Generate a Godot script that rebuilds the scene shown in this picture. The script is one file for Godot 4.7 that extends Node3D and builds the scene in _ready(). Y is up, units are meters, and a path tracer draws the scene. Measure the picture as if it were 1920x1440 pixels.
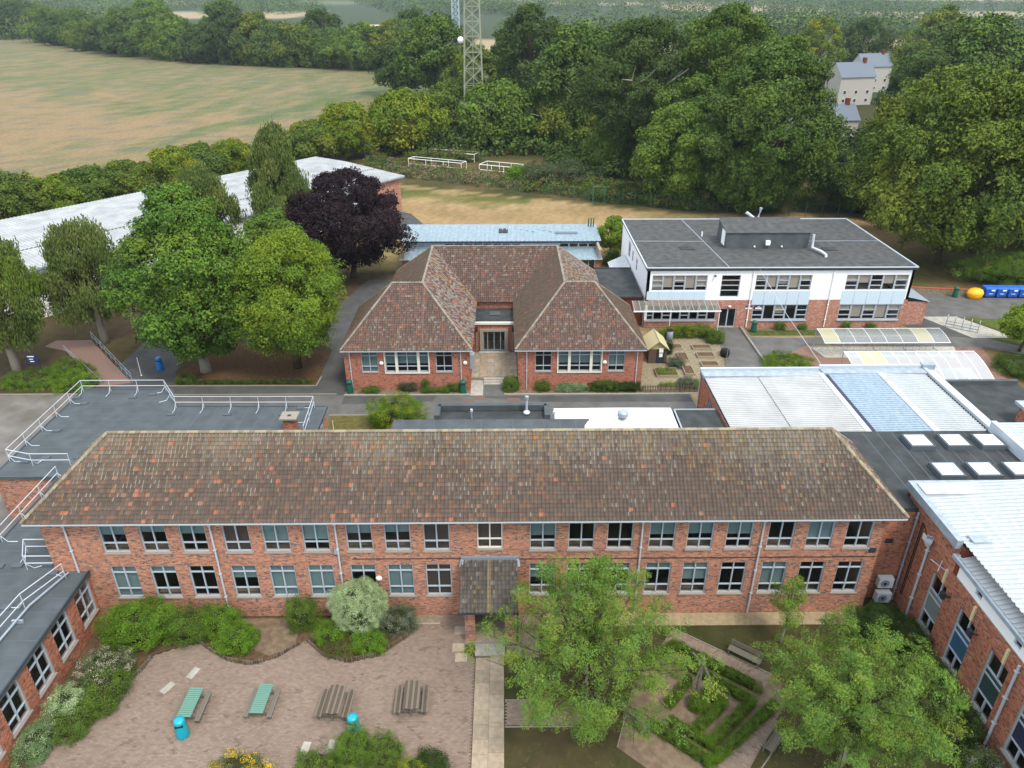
extends Node3D
# School grounds seen from the air. Metres, y up, the main facade runs along x and faces +z.

var rng := RandomNumberGenerator.new()
var M := {}
var used := {}
var noise_a := FastNoiseLite.new()
var noise_b := FastNoiseLite.new()

class Geo:
	var v := PackedVector3Array()
	var c := PackedColorArray()
	var colored := false
	var col := Color(1, 1, 1)

	func tri(a: Vector3, b: Vector3, d: Vector3) -> void:
		v.append(a); v.append(d); v.append(b)
		if colored:
			c.append(col); c.append(col); c.append(col)

	func quad(a: Vector3, b: Vector3, d: Vector3, e: Vector3) -> void:
		tri(a, b, d); tri(a, d, e)

	func face(p: Array) -> void:
		for k in range(1, p.size() - 1):
			tri(p[0], p[k], p[k + 1])

	func obox(t: Transform3D, s: Vector3) -> void:
		var h := s * 0.5
		var p: Array[Vector3] = []
		for k in 8:
			p.append(t * Vector3(h.x if k & 1 else -h.x, h.y if k & 2 else -h.y, h.z if k & 4 else -h.z))
		quad(p[5], p[1], p[3], p[7]); quad(p[0], p[4], p[6], p[2])
		quad(p[6], p[7], p[3], p[2]); quad(p[0], p[1], p[5], p[4])
		quad(p[4], p[5], p[7], p[6]); quad(p[1], p[0], p[2], p[3])

	func bx(x0: float, y0: float, z0: float, x1: float, y1: float, z1: float) -> Geo:
		obox(Transform3D(Basis(), Vector3(x0 + x1, y0 + y1, z0 + z1) * 0.5), Vector3(absf(x1 - x0), absf(y1 - y0), absf(z1 - z0)))
		return self

	func bar(a: Vector3, b: Vector3, w: float, h: float = -1.0) -> Geo:
		if h < 0.0: h = w
		var d := b - a
		var l := d.length()
		if l < 0.0001: return self
		var f := d / l
		var up := Vector3.UP if absf(f.y) < 0.95 else Vector3.RIGHT
		var s := f.cross(up).normalized()
		obox(Transform3D(Basis(s, s.cross(f), -f), (a + b) * 0.5), Vector3(w, h, l))
		return self

	func tube(p: Array, r: Array, n: int = 8) -> Geo:
		var rings := []
		for k in p.size():
			var f: Vector3 = (p[mini(k + 1, p.size() - 1)] - p[maxi(k - 1, 0)]).normalized()
			var s := f.cross(Vector3.UP if absf(f.y) < 0.9 else Vector3.RIGHT).normalized()
			var t := s.cross(f)
			var ring := PackedVector3Array()
			var rad: float = r[mini(k, r.size() - 1)]
			for j in n:
				ring.append(p[k] + (s * cos(TAU * j / n) + t * sin(TAU * j / n)) * rad)
			rings.append(ring)
		for k in rings.size() - 1:
			for j in n:
				var i := (j + 1) % n
				quad(rings[k][i], rings[k][j], rings[k + 1][j], rings[k + 1][i])
		var e := rings.size() - 1
		for j in range(1, n - 1):
			tri(rings[0][0], rings[0][j], rings[0][j + 1])
			tri(rings[e][0], rings[e][j + 1], rings[e][j])
		return self

	func lathe(prof: Array, n: int = 20, at := Vector3.ZERO, squash := Vector3.ONE) -> Geo:
		for k in prof.size() - 1:
			for j in n:
				var a := TAU * j / n
				var b := TAU * (j + 1) / n
				var p0: Vector2 = prof[k]
				var p1: Vector2 = prof[k + 1]
				var q := [Vector3(cos(a) * p0.x, p0.y, sin(a) * p0.x), Vector3(cos(b) * p0.x, p0.y, sin(b) * p0.x), Vector3(cos(b) * p1.x, p1.y, sin(b) * p1.x), Vector3(cos(a) * p1.x, p1.y, sin(a) * p1.x)]
				for i in 4: q[i] = q[i] * squash + at
				if p0.x < 0.0005: tri(q[0], q[3], q[2])
				elif p1.x < 0.0005: tri(q[1], q[0], q[2])
				else: quad(q[1], q[0], q[3], q[2])
		return self

	func poly(pts: Array, y: float, thick: float = 0.0) -> Geo:
		var p := PackedVector2Array(pts)
		if not Geometry2D.is_polygon_clockwise(p): p.reverse()
		var ix := Geometry2D.triangulate_polygon(p)
		for k in range(0, ix.size(), 3):
			var a := Vector3(p[ix[k]].x, y, p[ix[k]].y)
			var b := Vector3(p[ix[k + 1]].x, y, p[ix[k + 1]].y)
			var d := Vector3(p[ix[k + 2]].x, y, p[ix[k + 2]].y)
			if (b - a).cross(d - a).y < 0.0: tri(a, d, b)
			else: tri(a, b, d)
		if thick > 0.0:
			var dn := Vector3(0, -thick, 0)
			for k in p.size():
				var a := Vector3(p[k].x, y, p[k].y)
				var q := p[(k + 1) % p.size()]
				var b := Vector3(q.x, y, q.y)
				var out := (b - a).cross(Vector3.UP)
				var probe := Vector2(a.x + b.x, a.z + b.z) * 0.5 + Vector2(out.x, out.z).normalized() * 0.01
				if Geometry2D.is_point_in_polygon(probe, p): quad(b + dn, a + dn, a, b)
				else: quad(a + dn, b + dn, b, a)
		return self

	func mesh(smooth := false) -> ArrayMesh:
		var arr := []
		arr.resize(Mesh.ARRAY_MAX)
		arr[Mesh.ARRAY_VERTEX] = v
		if colored: arr[Mesh.ARRAY_COLOR] = c
		var m := ArrayMesh.new()
		if smooth:
			var st := SurfaceTool.new()
			st.begin(Mesh.PRIMITIVE_TRIANGLES)
			for k in v.size():
				if colored: st.set_color(c[k])
				st.add_vertex(v[k])
			st.generate_normals()
			st.commit(m)
		else:
			m.add_surface_from_arrays(Mesh.PRIMITIVE_TRIANGLES, arr)
		return m

func numbered(called: String) -> String:
	var n: int = used.get(called, 0)
	used[called] = n + 1
	return called if n == 0 else "%s_%03d" % [called, n]

func thing(called: String, label: String, category: String, at := Vector3.ZERO, group := "", turn := 0.0) -> Node3D:
	var o := Node3D.new()
	o.name = numbered(called)
	add_child(o)
	o.position = at
	o.rotation.y = turn
	o.set_meta("label", label)
	o.set_meta("category", category)
	if group: o.set_meta("group", group)
	return o

func copy_of(o: Node3D, called: String, label: String, at: Vector3, turn := 0.0) -> Node3D:
	var d: Node3D = o.duplicate()
	d.name = numbered(called)
	add_child(d)
	d.position = at
	d.rotation.y = turn
	d.set_meta("label", label)
	return d

# a part whose shape is given in its parent's own axes
func bit(parent: Node, called: String, mesh: Mesh, m: Material, at := Transform3D()) -> MeshInstance3D:
	var o := MeshInstance3D.new()
	o.name = called
	o.mesh = mesh
	o.material_override = m
	parent.add_child(o, true)
	o.transform = at
	return o

# a part whose shape is given in world metres
func part(parent: Node, called: String, g: Geo, m: Material, smooth := false) -> MeshInstance3D:
	var o := bit(parent, called, g.mesh(smooth), m)
	o.global_transform = Transform3D()
	return o

func struct(called: String, g: Geo, m: Material) -> MeshInstance3D:
	var o := MeshInstance3D.new()
	o.name = numbered(called)
	o.mesh = g.mesh()
	o.material_override = m
	add_child(o)
	o.set_meta("kind", "structure")
	return o

func many(parent: Node, called: String, mesh: Mesh, m: Material, where: Array, cols: PackedColorArray, local := false) -> MultiMeshInstance3D:
	var mm := MultiMesh.new()
	mm.transform_format = MultiMesh.TRANSFORM_3D
	mm.use_colors = true
	mm.mesh = mesh
	mm.instance_count = where.size()
	for k in where.size():
		mm.set_instance_transform(k, where[k])
		mm.set_instance_color(k, cols[k])
	var o := MultiMeshInstance3D.new()
	o.name = called
	o.multimesh = mm
	o.material_override = m
	parent.add_child(o, true)
	if not local: o.global_transform = Transform3D()
	o.set_meta("kind", "stuff")
	return o

func rr(a: float, b: float) -> float:
	return rng.randf_range(a, b)

func v2(a: Array) -> Array:
	var r := []
	for k in range(0, a.size(), 2): r.append(Vector2(a[k], a[k + 1]))
	return r

func lin(r: float, g: float, b: float) -> Color:   # 0-255 picture-like value -> linear vertex colour
	return Color(r / 255.0, g / 255.0, b / 255.0).srgb_to_linear()

# ---------------------------------------------------------------- materials
func noise_tex(freq: float, lo: Color, hi: Color, seed_: int, oct := 4, size := 512, mid := 0.0) -> NoiseTexture2D:
	var n := FastNoiseLite.new()
	n.noise_type = FastNoiseLite.TYPE_SIMPLEX_SMOOTH
	n.frequency = freq
	n.seed = seed_
	n.fractal_octaves = oct
	var t := NoiseTexture2D.new()
	t.width = size; t.height = size
	t.seamless = true
	t.noise = n
	var g := Gradient.new()
	g.set_color(0, lo); g.set_color(1, hi)
	if mid > 0.0:
		g.set_offset(0, mid - 0.12); g.set_offset(1, mid + 0.12)
	t.color_ramp = g
	return t

func mat(r: float, g: float, b: float, rough := 0.9, metal := 0.0, tex: Texture2D = null, scale := 1.0, tex2: Texture2D = null, scale2 := 0.1) -> StandardMaterial3D:
	var m := StandardMaterial3D.new()
	m.albedo_color = Color(r / 255.0, g / 255.0, b / 255.0)
	m.roughness = rough
	m.metallic = metal
	if rough > 0.6: m.metallic_specular = 0.2
	if tex:
		m.albedo_texture = tex
		m.uv1_triplanar = true
		m.uv1_world_triplanar = true
		m.uv1_scale = Vector3.ONE * scale
	if tex2:
		m.detail_enabled = true
		m.detail_blend_mode = BaseMaterial3D.BLEND_MODE_MUL
		m.detail_albedo = tex2
		m.detail_uv_layer = BaseMaterial3D.DETAIL_UV_2
		m.uv2_triplanar = true
		m.uv2_world_triplanar = true
		m.uv2_scale = Vector3.ONE * scale2
	return m

func tint(m: StandardMaterial3D) -> StandardMaterial3D:
	m.vertex_color_use_as_albedo = true
	return m

func leaf_mat(back: float) -> StandardMaterial3D:
	var m := tint(mat(255, 255, 255, 0.65))
	m.cull_mode = BaseMaterial3D.CULL_DISABLED
	m.metallic_specular = 0.12
	m.backlight_enabled = true
	m.backlight = Color(back, back, back)
	return m

func make_materials() -> void:
	var grain := noise_tex(0.11, Color(0.8, 0.8, 0.8), Color(1, 1, 1), 11, 4)
	var soft := noise_tex(0.014, Color(0.84, 0.835, 0.825), Color(1, 1, 1), 12, 5)
	var blot := noise_tex(0.012, Color(0.74, 0.735, 0.72), Color(1, 1, 1), 13, 5)
	var streak := noise_tex(0.02, Color(0.93, 0.945, 0.96), Color(1, 1, 1), 14, 3)
	M.tarmac = mat(112, 111, 109, 0.95, 0, grain, 0.9, soft, 0.07)
	M.tarmac_dark = mat(92, 92, 92, 0.95, 0, grain, 0.9, soft, 0.06)
	M.tarmac_pale = mat(134, 130, 125, 0.95, 0, grain, 0.8, blot, 0.05)
	M.concrete = mat(160, 155, 145, 0.92, 0, grain, 1.1, soft, 0.2)
	M.concrete_pale = mat(184, 180, 170, 0.9, 0, grain, 1.1, soft, 0.2)
	M.kerb = mat(146, 140, 128, 0.92, 0, grain, 1.3)
	M.slab = mat(176, 160, 138, 0.92, 0, grain, 1.2, soft, 0.3)
	M.slab_b = mat(166, 152, 132, 0.92, 0, grain, 1.2, soft, 0.3)
	M.slab_c = mat(182, 167, 146, 0.92, 0, grain, 1.2, soft, 0.3)
	M.sand_joint = mat(128, 112, 98, 0.98, 0, grain, 0.9, blot, 0.15)
	M.paver = tint(mat(255, 255, 255, 0.95))
	M.soil = mat(112, 90, 70, 1.0, 0, grain, 0.8, blot, 0.3)
	M.soil_dry = mat(140, 122, 102, 1.0, 0, grain, 0.8, blot, 0.25)
	M.gravel = mat(158, 146, 122, 1.0, 0, grain, 1.6, blot, 0.35)
	M.ground = tint(mat(255, 255, 255, 1.0, 0, grain, 0.45, soft, 0.09))
	M.mortar = mat(162, 146, 134, 0.95, 0, grain, 0.8)
	M.brick = tint(mat(255, 255, 255, 0.9))
	M.brick_plain = mat(139, 78, 58, 0.92, 0, noise_tex(0.12, Color(0.6, 0.6, 0.62), Color(1, 1, 1), 21, 3), 0.5, soft, 0.1)
	M.tile = tint(mat(255, 255, 255, 0.88))
	M.felt = mat(91, 98, 102, 0.82, 0, grain, 0.5, soft, 0.08)
	M.felt_dark = mat(77, 81, 83, 0.85, 0, grain, 0.5, blot, 0.09)
	M.felt_seam = mat(78, 86, 92, 0.85)
	M.felt_old = mat(94, 96, 97, 0.9, 0, grain, 0.5, blot, 0.13)
	M.dark_trim = mat(48, 52, 58, 0.7)
	M.navy_trim = mat(38, 38, 58, 0.6)
	M.white_metal = mat(184, 185, 185, 0.5, 0, streak, 0.11, soft, 0.04)
	M.blue_metal = mat(158, 170, 178, 0.45, 0, noise_tex(0.02, Color(0.76, 0.83, 0.89), Color(1, 1, 1), 31, 4), 0.22, streak, 0.07)
	M.pale_metal = mat(180, 181, 178, 0.45, 0, noise_tex(0.02, Color(0.84, 0.88, 0.92), Color(1, 1, 1), 33, 4), 0.22, streak, 0.06)
	M.old_metal = mat(170, 172, 173, 0.55, 0, streak, 0.2, blot, 0.05)
	M.flash = mat(150, 163, 174, 0.45, 0.1, soft, 0.2)
	M.white_fascia = mat(166, 175, 182, 0.5)
	M.zinc = mat(130, 150, 161, 0.5, 0.1, soft, 0.15)
	M.lead = mat(128, 138, 148, 0.6, 0.1, grain, 1.0)
	M.galv = mat(150, 160, 170, 0.42, 0.35)
	M.galv_pale = mat(180, 188, 196, 0.4, 0.2)
	M.alu = mat(156, 165, 174, 0.45)
	M.alu_white = mat(208, 211, 212, 0.5)
	M.stone_white = mat(205, 202, 192, 0.7)
	M.sill = mat(158, 152, 142, 0.85, 0, grain, 1.2)
	M.render_white = mat(222, 224, 225, 0.75)
	M.panel_blue = mat(176, 194, 206, 0.5)
	M.blind = mat(98, 121, 123, 0.8)
	M.blind_beige = mat(150, 144, 134, 0.85)
	M.pane_dark = mat(58, 54, 52, 0.85)  # dark sheet painting a brown reflection and dark panes, no real blind
	M.interior = mat(58, 55, 52, 0.9)
	M.interior_floor = mat(46, 42, 38, 0.9)
	M.desk = mat(120, 110, 96, 0.7)
	M.door_blue = mat(120, 138, 150, 0.45)
	M.black = mat(28, 29, 31, 0.6)
	M.rubber = mat(34, 34, 36, 0.8)
	M.white_plastic = mat(226, 226, 222, 0.4)
	M.cream = mat(196, 182, 140, 0.6)
	M.canvas = mat(190, 190, 189, 0.6)
	M.skylight = mat(208, 210, 210, 0.35)
	M.teal = mat(0, 142, 158, 0.4)
	M.bin_blue = mat(10, 104, 172, 0.4)
	M.bin_green = mat(10, 82, 66, 0.45)
	M.wheelie = mat(24, 78, 168, 0.45)
	M.wheelie_lid = mat(40, 96, 182, 0.45)
	M.yellow = mat(238, 164, 12, 0.45)
	M.table_green = mat(98, 140, 124, 0.6, 0, grain, 1.6)
	M.wood_grey = mat(116, 110, 100, 0.9, 0, grain, 2.0)
	M.wood_brown = mat(96, 82, 70, 0.9, 0, grain, 2.0)
	M.wood_log = mat(112, 98, 80, 0.95, 0, grain, 2.0)
	M.wood_pale = mat(158, 146, 126, 0.9, 0, grain, 1.6)
	M.fence_green = mat(20, 78, 56, 0.6)
	M.mast = mat(132, 134, 116, 0.55, 0.2)
	M.mast_blue = mat(150, 164, 176, 0.5, 0.2)
	M.bark = mat(92, 82, 68, 0.95, 0, noise_tex(0.06, Color(0.55, 0.53, 0.5), Color(1, 1, 1), 41, 4), 0.8)
	M.bark_pale = mat(150, 142, 128, 0.9, 0, noise_tex(0.05, Color(0.4, 0.38, 0.36), Color(1, 1, 1), 42, 4, 512, 0.38), 0.7)
	M.deadwood = mat(150, 142, 128, 0.9)
	M.leaf = leaf_mat(0.35)
	M.leaf_thin = leaf_mat(0.5)
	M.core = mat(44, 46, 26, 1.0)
	M.slate = mat(98, 106, 116, 0.7)
	M.house_wall = mat(158, 154, 146, 0.85)
	M.polycarb = mat(170, 176, 179, 0.25)
	M.polycarb.transparency = BaseMaterial3D.TRANSPARENCY_ALPHA
	M.polycarb.albedo_color.a = 0.55
	M.polycarb_yellow = mat(190, 184, 146, 0.25)
	M.polycarb_yellow.transparency = BaseMaterial3D.TRANSPARENCY_ALPHA
	M.polycarb_yellow.albedo_color.a = 0.62
	M.polycarb_clear = mat(150, 156, 158, 0.2)
	M.polycarb_clear.transparency = BaseMaterial3D.TRANSPARENCY_ALPHA
	M.polycarb_clear.albedo_color.a = 0.28
	M.polycarb_pale = mat(190, 186, 150, 0.25)
	M.polycarb_pale.transparency = BaseMaterial3D.TRANSPARENCY_ALPHA
	M.polycarb_pale.albedo_color.a = 0.45
	M.glass = mat(26, 34, 36, 0.04)
	M.glass.transparency = BaseMaterial3D.TRANSPARENCY_ALPHA
	M.glass.albedo_color.a = 0.1
	M.glass.metallic_specular = 0.6
	M.glass_roof = mat(130, 130, 118, 0.15)
	M.glass_roof.transparency = BaseMaterial3D.TRANSPARENCY_ALPHA
	M.glass_roof.albedo_color.a = 0.35
	M.shed_poly = mat(168, 160, 116, 0.5)
	M.sign_navy = mat(26, 34, 72, 0.5)
	M.drain = mat(104, 84, 76, 0.9)

# ---------------------------------------------------------------- walls, bricks, windows, tiled slopes
var brick_mesh: ArrayMesh
var tile_mesh: ArrayMesh
var ridge_mesh: ArrayMesh
var lichen_highlight_mesh: ArrayMesh
var mesh_cache := {}

func make_shared_meshes() -> void:
	var g := Geo.new()   # a brick without its hidden back: x, y -0.5..0.5, z 0..1
	var a := [Vector3(-0.5, -0.5, 0), Vector3(0.5, -0.5, 0), Vector3(0.5, 0.5, 0), Vector3(-0.5, 0.5, 0), Vector3(-0.5, -0.5, 1), Vector3(0.5, -0.5, 1), Vector3(0.5, 0.5, 1), Vector3(-0.5, 0.5, 1)]
	g.quad(a[4], a[5], a[6], a[7]); g.quad(a[1], a[2], a[6], a[5]); g.quad(a[3], a[0], a[4], a[7]); g.quad(a[2], a[3], a[7], a[6]); g.quad(a[0], a[1], a[5], a[4])
	brick_mesh = g.mesh()
	g = Geo.new()        # a pantile: x across, z up the slope, y off the roof
	var prof := [Vector2(-0.11, 0.05), Vector2(-0.075, 0.01), Vector2(0.0, 0.0), Vector2(0.035, 0.03), Vector2(0.075, 0.085), Vector2(0.112, 0.05)]
	for k in prof.size() - 1:
		var p: Vector2 = prof[k]
		var q: Vector2 = prof[k + 1]
		g.quad(Vector3(p.x, p.y + 0.045, 0), Vector3(q.x, q.y + 0.045, 0), Vector3(q.x, q.y - 0.008, -0.3), Vector3(p.x, p.y - 0.008, -0.3))
		g.quad(Vector3(p.x, p.y - 0.006, 0), Vector3(q.x, q.y - 0.006, 0), Vector3(q.x, q.y + 0.045, 0), Vector3(p.x, p.y + 0.045, 0))
	tile_mesh = g.mesh()
	g = Geo.new()        # a pale strip on a tile roll: lichen and painted highlight in one
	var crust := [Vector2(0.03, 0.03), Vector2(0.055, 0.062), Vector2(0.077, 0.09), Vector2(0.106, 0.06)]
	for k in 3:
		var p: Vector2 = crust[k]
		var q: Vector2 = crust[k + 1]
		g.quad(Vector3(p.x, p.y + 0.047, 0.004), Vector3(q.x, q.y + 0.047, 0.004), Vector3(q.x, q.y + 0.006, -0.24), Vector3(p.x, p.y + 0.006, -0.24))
	lichen_highlight_mesh = g.mesh()
	g = Geo.new()        # a half-round ridge tile along z
	for k in 6:
		var t0 := PI * k / 6
		var t1 := PI * (k + 1) / 6
		var p0 := Vector3(cos(t0) * 0.12, sin(t0) * 0.1 + 0.02, 0)
		var p1 := Vector3(cos(t1) * 0.12, sin(t1) * 0.1 + 0.02, 0)
		var b := Vector3(0, 0, 0.165)
		g.quad(p0 - b, p1 - b, p1 + b, p0 + b)
		g.tri(Vector3(0, -0.02, 0.165), p0 + b, p1 + b); g.tri(Vector3(0, -0.02, -0.165), p1 - b, p0 - b)
	ridge_mesh = g.mesh()

func brick_color(pal: int) -> Color:
	var r := rng.randf()
	var c: Color
	if pal == 1:     # rosier bricks of the pavilion
		if r < 0.12: c = Color(0.16, 0.075, 0.06)
		elif r < 0.5: c = Color(0.33, 0.12, 0.075)
		else: c = Color(0.38, 0.155, 0.1)
	elif pal == 2:   # deep red-brown hall bricks
		if r < 0.14: c = Color(0.13, 0.075, 0.06)
		elif r < 0.55: c = Color(0.29, 0.105, 0.062)
		else: c = Color(0.36, 0.15, 0.088)
	elif pal == 3:   # pale pinkish, bleached
		if r < 0.3: c = Color(0.4, 0.26, 0.2)
		else: c = Color(0.36, 0.15, 0.105)
	else:
		if r < 0.12: c = Color(0.12, 0.095, 0.092)
		elif r < 0.3: c = Color(0.24, 0.125, 0.098)
		elif r < 0.62: c = Color(0.335, 0.15, 0.093)
		else: c = Color(0.4, 0.195, 0.122)
	return c * rr(0.85, 1.14)

func lay_bricks(parent: Node, o: Vector3, u: Vector3, w: float, h: float, opens: Array, pal: int) -> void:
	var n := u.cross(Vector3.UP)
	var where := []
	var cols := PackedColorArray()
	var rows := int(h / 0.075)
	for row in rows:
		var y := (row + 0.5) * 0.075
		var free := [Vector2(0, w)]
		for r: Rect2 in opens:
			if y > r.position.y - 0.01 and y < r.end.y + 0.01:
				var next := []
				for f: Vector2 in free:
					if r.position.x > f.x: next.append(Vector2(f.x, minf(f.y, r.position.x)))
					if r.end.x < f.y: next.append(Vector2(maxf(f.x, r.end.x), f.y))
				free = next
		for f: Vector2 in free:
			if f.y - f.x < 0.03: continue
			var k := int(floor(f.x / 0.3375)) - 1
			var x := k * 0.3375 + (0.16875 if row % 2 else 0.0)
			var stretcher := true
			while x < f.y:
				var l := 0.225 if stretcher else 0.1125
				var a := maxf(x, f.x)
				var b := minf(x + l, f.y)
				if b - a > 0.03:
					where.append(Transform3D(Basis(u * (b - a - 0.011), Vector3(0, 0.064, 0), n * rr(0.004, 0.009)), o + u * (a + b) * 0.5 + Vector3(0, y, 0)))
					cols.append(brick_color(pal))
				x += l
				stretcher = not stretcher
	many(parent, "bricks", brick_mesh, M.brick, where, cols)

# a wall of real thickness with openings; o is its bottom corner, u runs to the right as seen from outside
func wall(parent: Node, o: Vector3, u: Vector3, w: float, h: float, opens := [], pal := 0, thick := 0.3, m: Material = null) -> MeshInstance3D:
	var n := u.cross(Vector3.UP)
	var xs := [0.0, w]
	var ys := [0.0, h]
	for r: Rect2 in opens:
		for x in [r.position.x, r.end.x]:
			if x > 0.001 and x < w - 0.001 and not xs.has(x): xs.append(x)
		for y in [r.position.y, r.end.y]:
			if y > 0.001 and y < h - 0.001 and not ys.has(y): ys.append(y)
	xs.sort(); ys.sort()
	var g := Geo.new()
	var P := func(x: float, y: float, d: float) -> Vector3: return o + u * x + Vector3(0, y, 0) - n * d
	for i in xs.size() - 1:
		for j in ys.size() - 1:
			var mid := Vector2((xs[i] + xs[i + 1]) * 0.5, (ys[j] + ys[j + 1]) * 0.5)
			var hole := false
			for r: Rect2 in opens:
				if r.has_point(mid): hole = true
			if hole: continue
			g.quad(P.call(xs[i], ys[j], 0), P.call(xs[i + 1], ys[j], 0), P.call(xs[i + 1], ys[j + 1], 0), P.call(xs[i], ys[j + 1], 0))
			g.quad(P.call(xs[i + 1], ys[j], thick), P.call(xs[i], ys[j], thick), P.call(xs[i], ys[j + 1], thick), P.call(xs[i + 1], ys[j + 1], thick))
	for r: Rect2 in opens:
		var a := r.position
		var b := r.end
		g.quad(P.call(a.x, a.y, 0), P.call(a.x, b.y, 0), P.call(a.x, b.y, thick), P.call(a.x, a.y, thick))
		g.quad(P.call(b.x, b.y, 0), P.call(b.x, a.y, 0), P.call(b.x, a.y, thick), P.call(b.x, b.y, thick))
		g.quad(P.call(b.x, a.y, 0), P.call(a.x, a.y, 0), P.call(a.x, a.y, thick), P.call(b.x, a.y, thick))
		g.quad(P.call(a.x, b.y, 0), P.call(b.x, b.y, 0), P.call(b.x, b.y, thick), P.call(a.x, b.y, thick))
	g.quad(P.call(0, 0, 0), P.call(0, h, 0), P.call(0, h, thick), P.call(0, 0, thick))
	g.quad(P.call(w, h, 0), P.call(w, 0, 0), P.call(w, 0, thick), P.call(w, h, thick))
	g.quad(P.call(0, h, 0), P.call(w, h, 0), P.call(w, h, thick), P.call(0, h, thick))
	var wm: Material = m if m else (M.mortar if pal >= 0 else M.brick_plain)
	var o2 := part(parent, "wall", g, wm)
	if pal >= 0: lay_bricks(o2, o, u, w, h, opens, pal)
	return o2

# rows: [from, to, [column splits], kind]; kind "g" glass, "p" panel, as fractions of the opening
const MAIN_ROWS := [[0.0, 0.27, [0.5], "g"], [0.27, 0.79, [0.5], "g"], [0.79, 1.0, [0.5], "g"]]

func window(parent: Node, o: Vector3, u: Vector3, w: float, h: float, rows: Array, opt := {}) -> Node3D:
	var n := u.cross(Vector3.UP)
	var win := Node3D.new()
	win.name = opt.get("called", "window")
	parent.add_child(win, true)
	win.global_transform = Transform3D(Basis(u, Vector3.UP, n), o)
	var fm: Material = opt.get("frame", M.alu)
	var bar: float = opt.get("bar", 0.055)
	var key := "%.2f %.2f %s %.3f" % [w, h, str(rows), bar]
	if not mesh_cache.has(key):
		var g := Geo.new()
		var cells := []
		g.bx(0, 0, -0.17, bar, h, -0.07); g.bx(w - bar, 0, -0.17, w, h, -0.07)
		g.bx(bar, 0, -0.168, w - bar, bar, -0.072); g.bx(bar, h - bar, -0.168, w - bar, h, -0.072)
		for k in rows.size():
			var r: Array = rows[k]
			var y0: float = r[0] * h + (bar * (1.0 if k == 0 else 0.5))
			var y1: float = r[1] * h - (bar * (1.0 if k == rows.size() - 1 else 0.5))
			if k > 0:
				var t: float = r[4] if r.size() > 4 else bar * 0.55
				g.bx(bar, r[0] * h - t, -0.16, w - bar, r[0] * h + t, -0.06)
			var edges := [0.0]
			edges.append_array(r[2]); edges.append(1.0)
			for j in edges.size() - 1:
				var x0: float = edges[j] * w
				var x1: float = edges[j + 1] * w
				if j > 0: g.bx(x0 - bar * 0.65, y0, -0.158, x0 + bar * 0.65, y1, -0.064)
				cells.append([x0 + bar * 0.5, y0 - 0.01, x1 - bar * 0.5, y1 + 0.01, r[3]])
		mesh_cache[key] = [g.mesh(), cells]
	bit(win, "frame", mesh_cache[key][0], fm)
	for c in mesh_cache[key][1]:
		var k2 := "pane %.3f %.3f" % [c[2] - c[0], c[3] - c[1]]
		if not mesh_cache.has(k2):
			var q := Geo.new()
			q.quad(Vector3.ZERO, Vector3(c[2] - c[0], 0, 0), Vector3(c[2] - c[0], c[3] - c[1], 0), Vector3(0, c[3] - c[1], 0))
			mesh_cache[k2] = q.mesh()
		var panel: bool = c[4] == "p"
		bit(win, "panel" if panel else "pane", mesh_cache[k2], opt.get("panel", M.panel_blue) if panel else M.glass, Transform3D(Basis(), Vector3(c[0], c[1], -0.115)))
	var bl: float = opt.get("blind", 0.0)
	if bl > 0.0:
		bit(win, "blind", Geo.new().bx(0.03, h * (1.0 - bl), -0.24, w - 0.03, h - 0.02, -0.225).mesh(), opt.get("blind_mat", M.blind))
	if opt.get("sill", true):
		var ks := "sill %.2f" % w
		if not mesh_cache.has(ks):
			mesh_cache[ks] = Geo.new().bx(-0.06, -0.1, -0.16, w + 0.06, -0.002, 0.07).mesh()
		bit(win, "sill", mesh_cache[ks], M.sill)
	return win

func tile_color(pal: int, u: float, f: float) -> Color:
	var r := rng.randf()
	var c: Color
	if pal == 0:      # old mottled roof, lichen in streaks from the ridge, odd orange replacements
		var s := noise_a.get_noise_2d(u * 60.0, f * 9.0) * 0.3 + noise_b.get_noise_2d(u * 5.0, 3.0) * 0.3 + rr(-0.16, 0.16)
		c = lin(112, 100, 91).lerp(lin(103, 90, 81), rng.randf())
		var cover := clampf((s + f * 1.0 - 0.5) * 0.9, 0.0, 0.6)
		c = c.lerp(lin(160, 152, 138).lerp(lin(150, 130, 96), clampf(0.12 + noise_b.get_noise_2d(u * 9.0, 40.0) * 1.6 + rr(-0.3, 0.3), 0.0, 1.0)), cover)
		if u < 24.0 and r < 0.035 or r < 0.01: c = lin(176, 118, 94) if rng.randf() < 0.6 else lin(158, 122, 104)
		elif r > (0.8 if u < 30.0 else 0.93): c = c.lerp(lin(140, 106, 88), 0.6)
	elif pal == 1:    # pavilion roof: browner and more orange
		var s := noise_a.get_noise_2d(u * 5.0, f * 22.0)
		c = lin(124, 104, 95).lerp(lin(106, 90, 82), rng.randf())
		if r < 0.06 + maxf(s, 0.0) * 0.22: c = lin(168, 112, 88).lerp(lin(140, 94, 78), rng.randf())
		elif r > 0.86: c = lin(132, 108, 98)
		if rng.randf() < 0.05: c = lin(146, 138, 128)
	elif pal == 2:    # duller slopes of the pavilion
		c = lin(112, 98, 86).lerp(lin(98, 84, 74), rng.randf())
		if r < 0.015: c = lin(168, 104, 80)
	elif pal == 4:    # slope whitened by lichen
		c = lin(118, 98, 94).lerp(lin(102, 84, 80), rng.randf())
		if r < 0.28: c = lin(150, 140, 136)
		elif r < 0.4: c = lin(160, 104, 86)
	else:             # porch: dark tiles, a bleached streak below the lamp
		c = lin(108, 102, 96).lerp(lin(92, 86, 80), rng.randf())
		if absf(u - 1.58) < 0.12: c = lin(140, 124, 98)
		if rng.randf() < 0.05: c = lin(124, 119, 112)
	return c * 0.62 * rr(0.93, 1.07)

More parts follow.
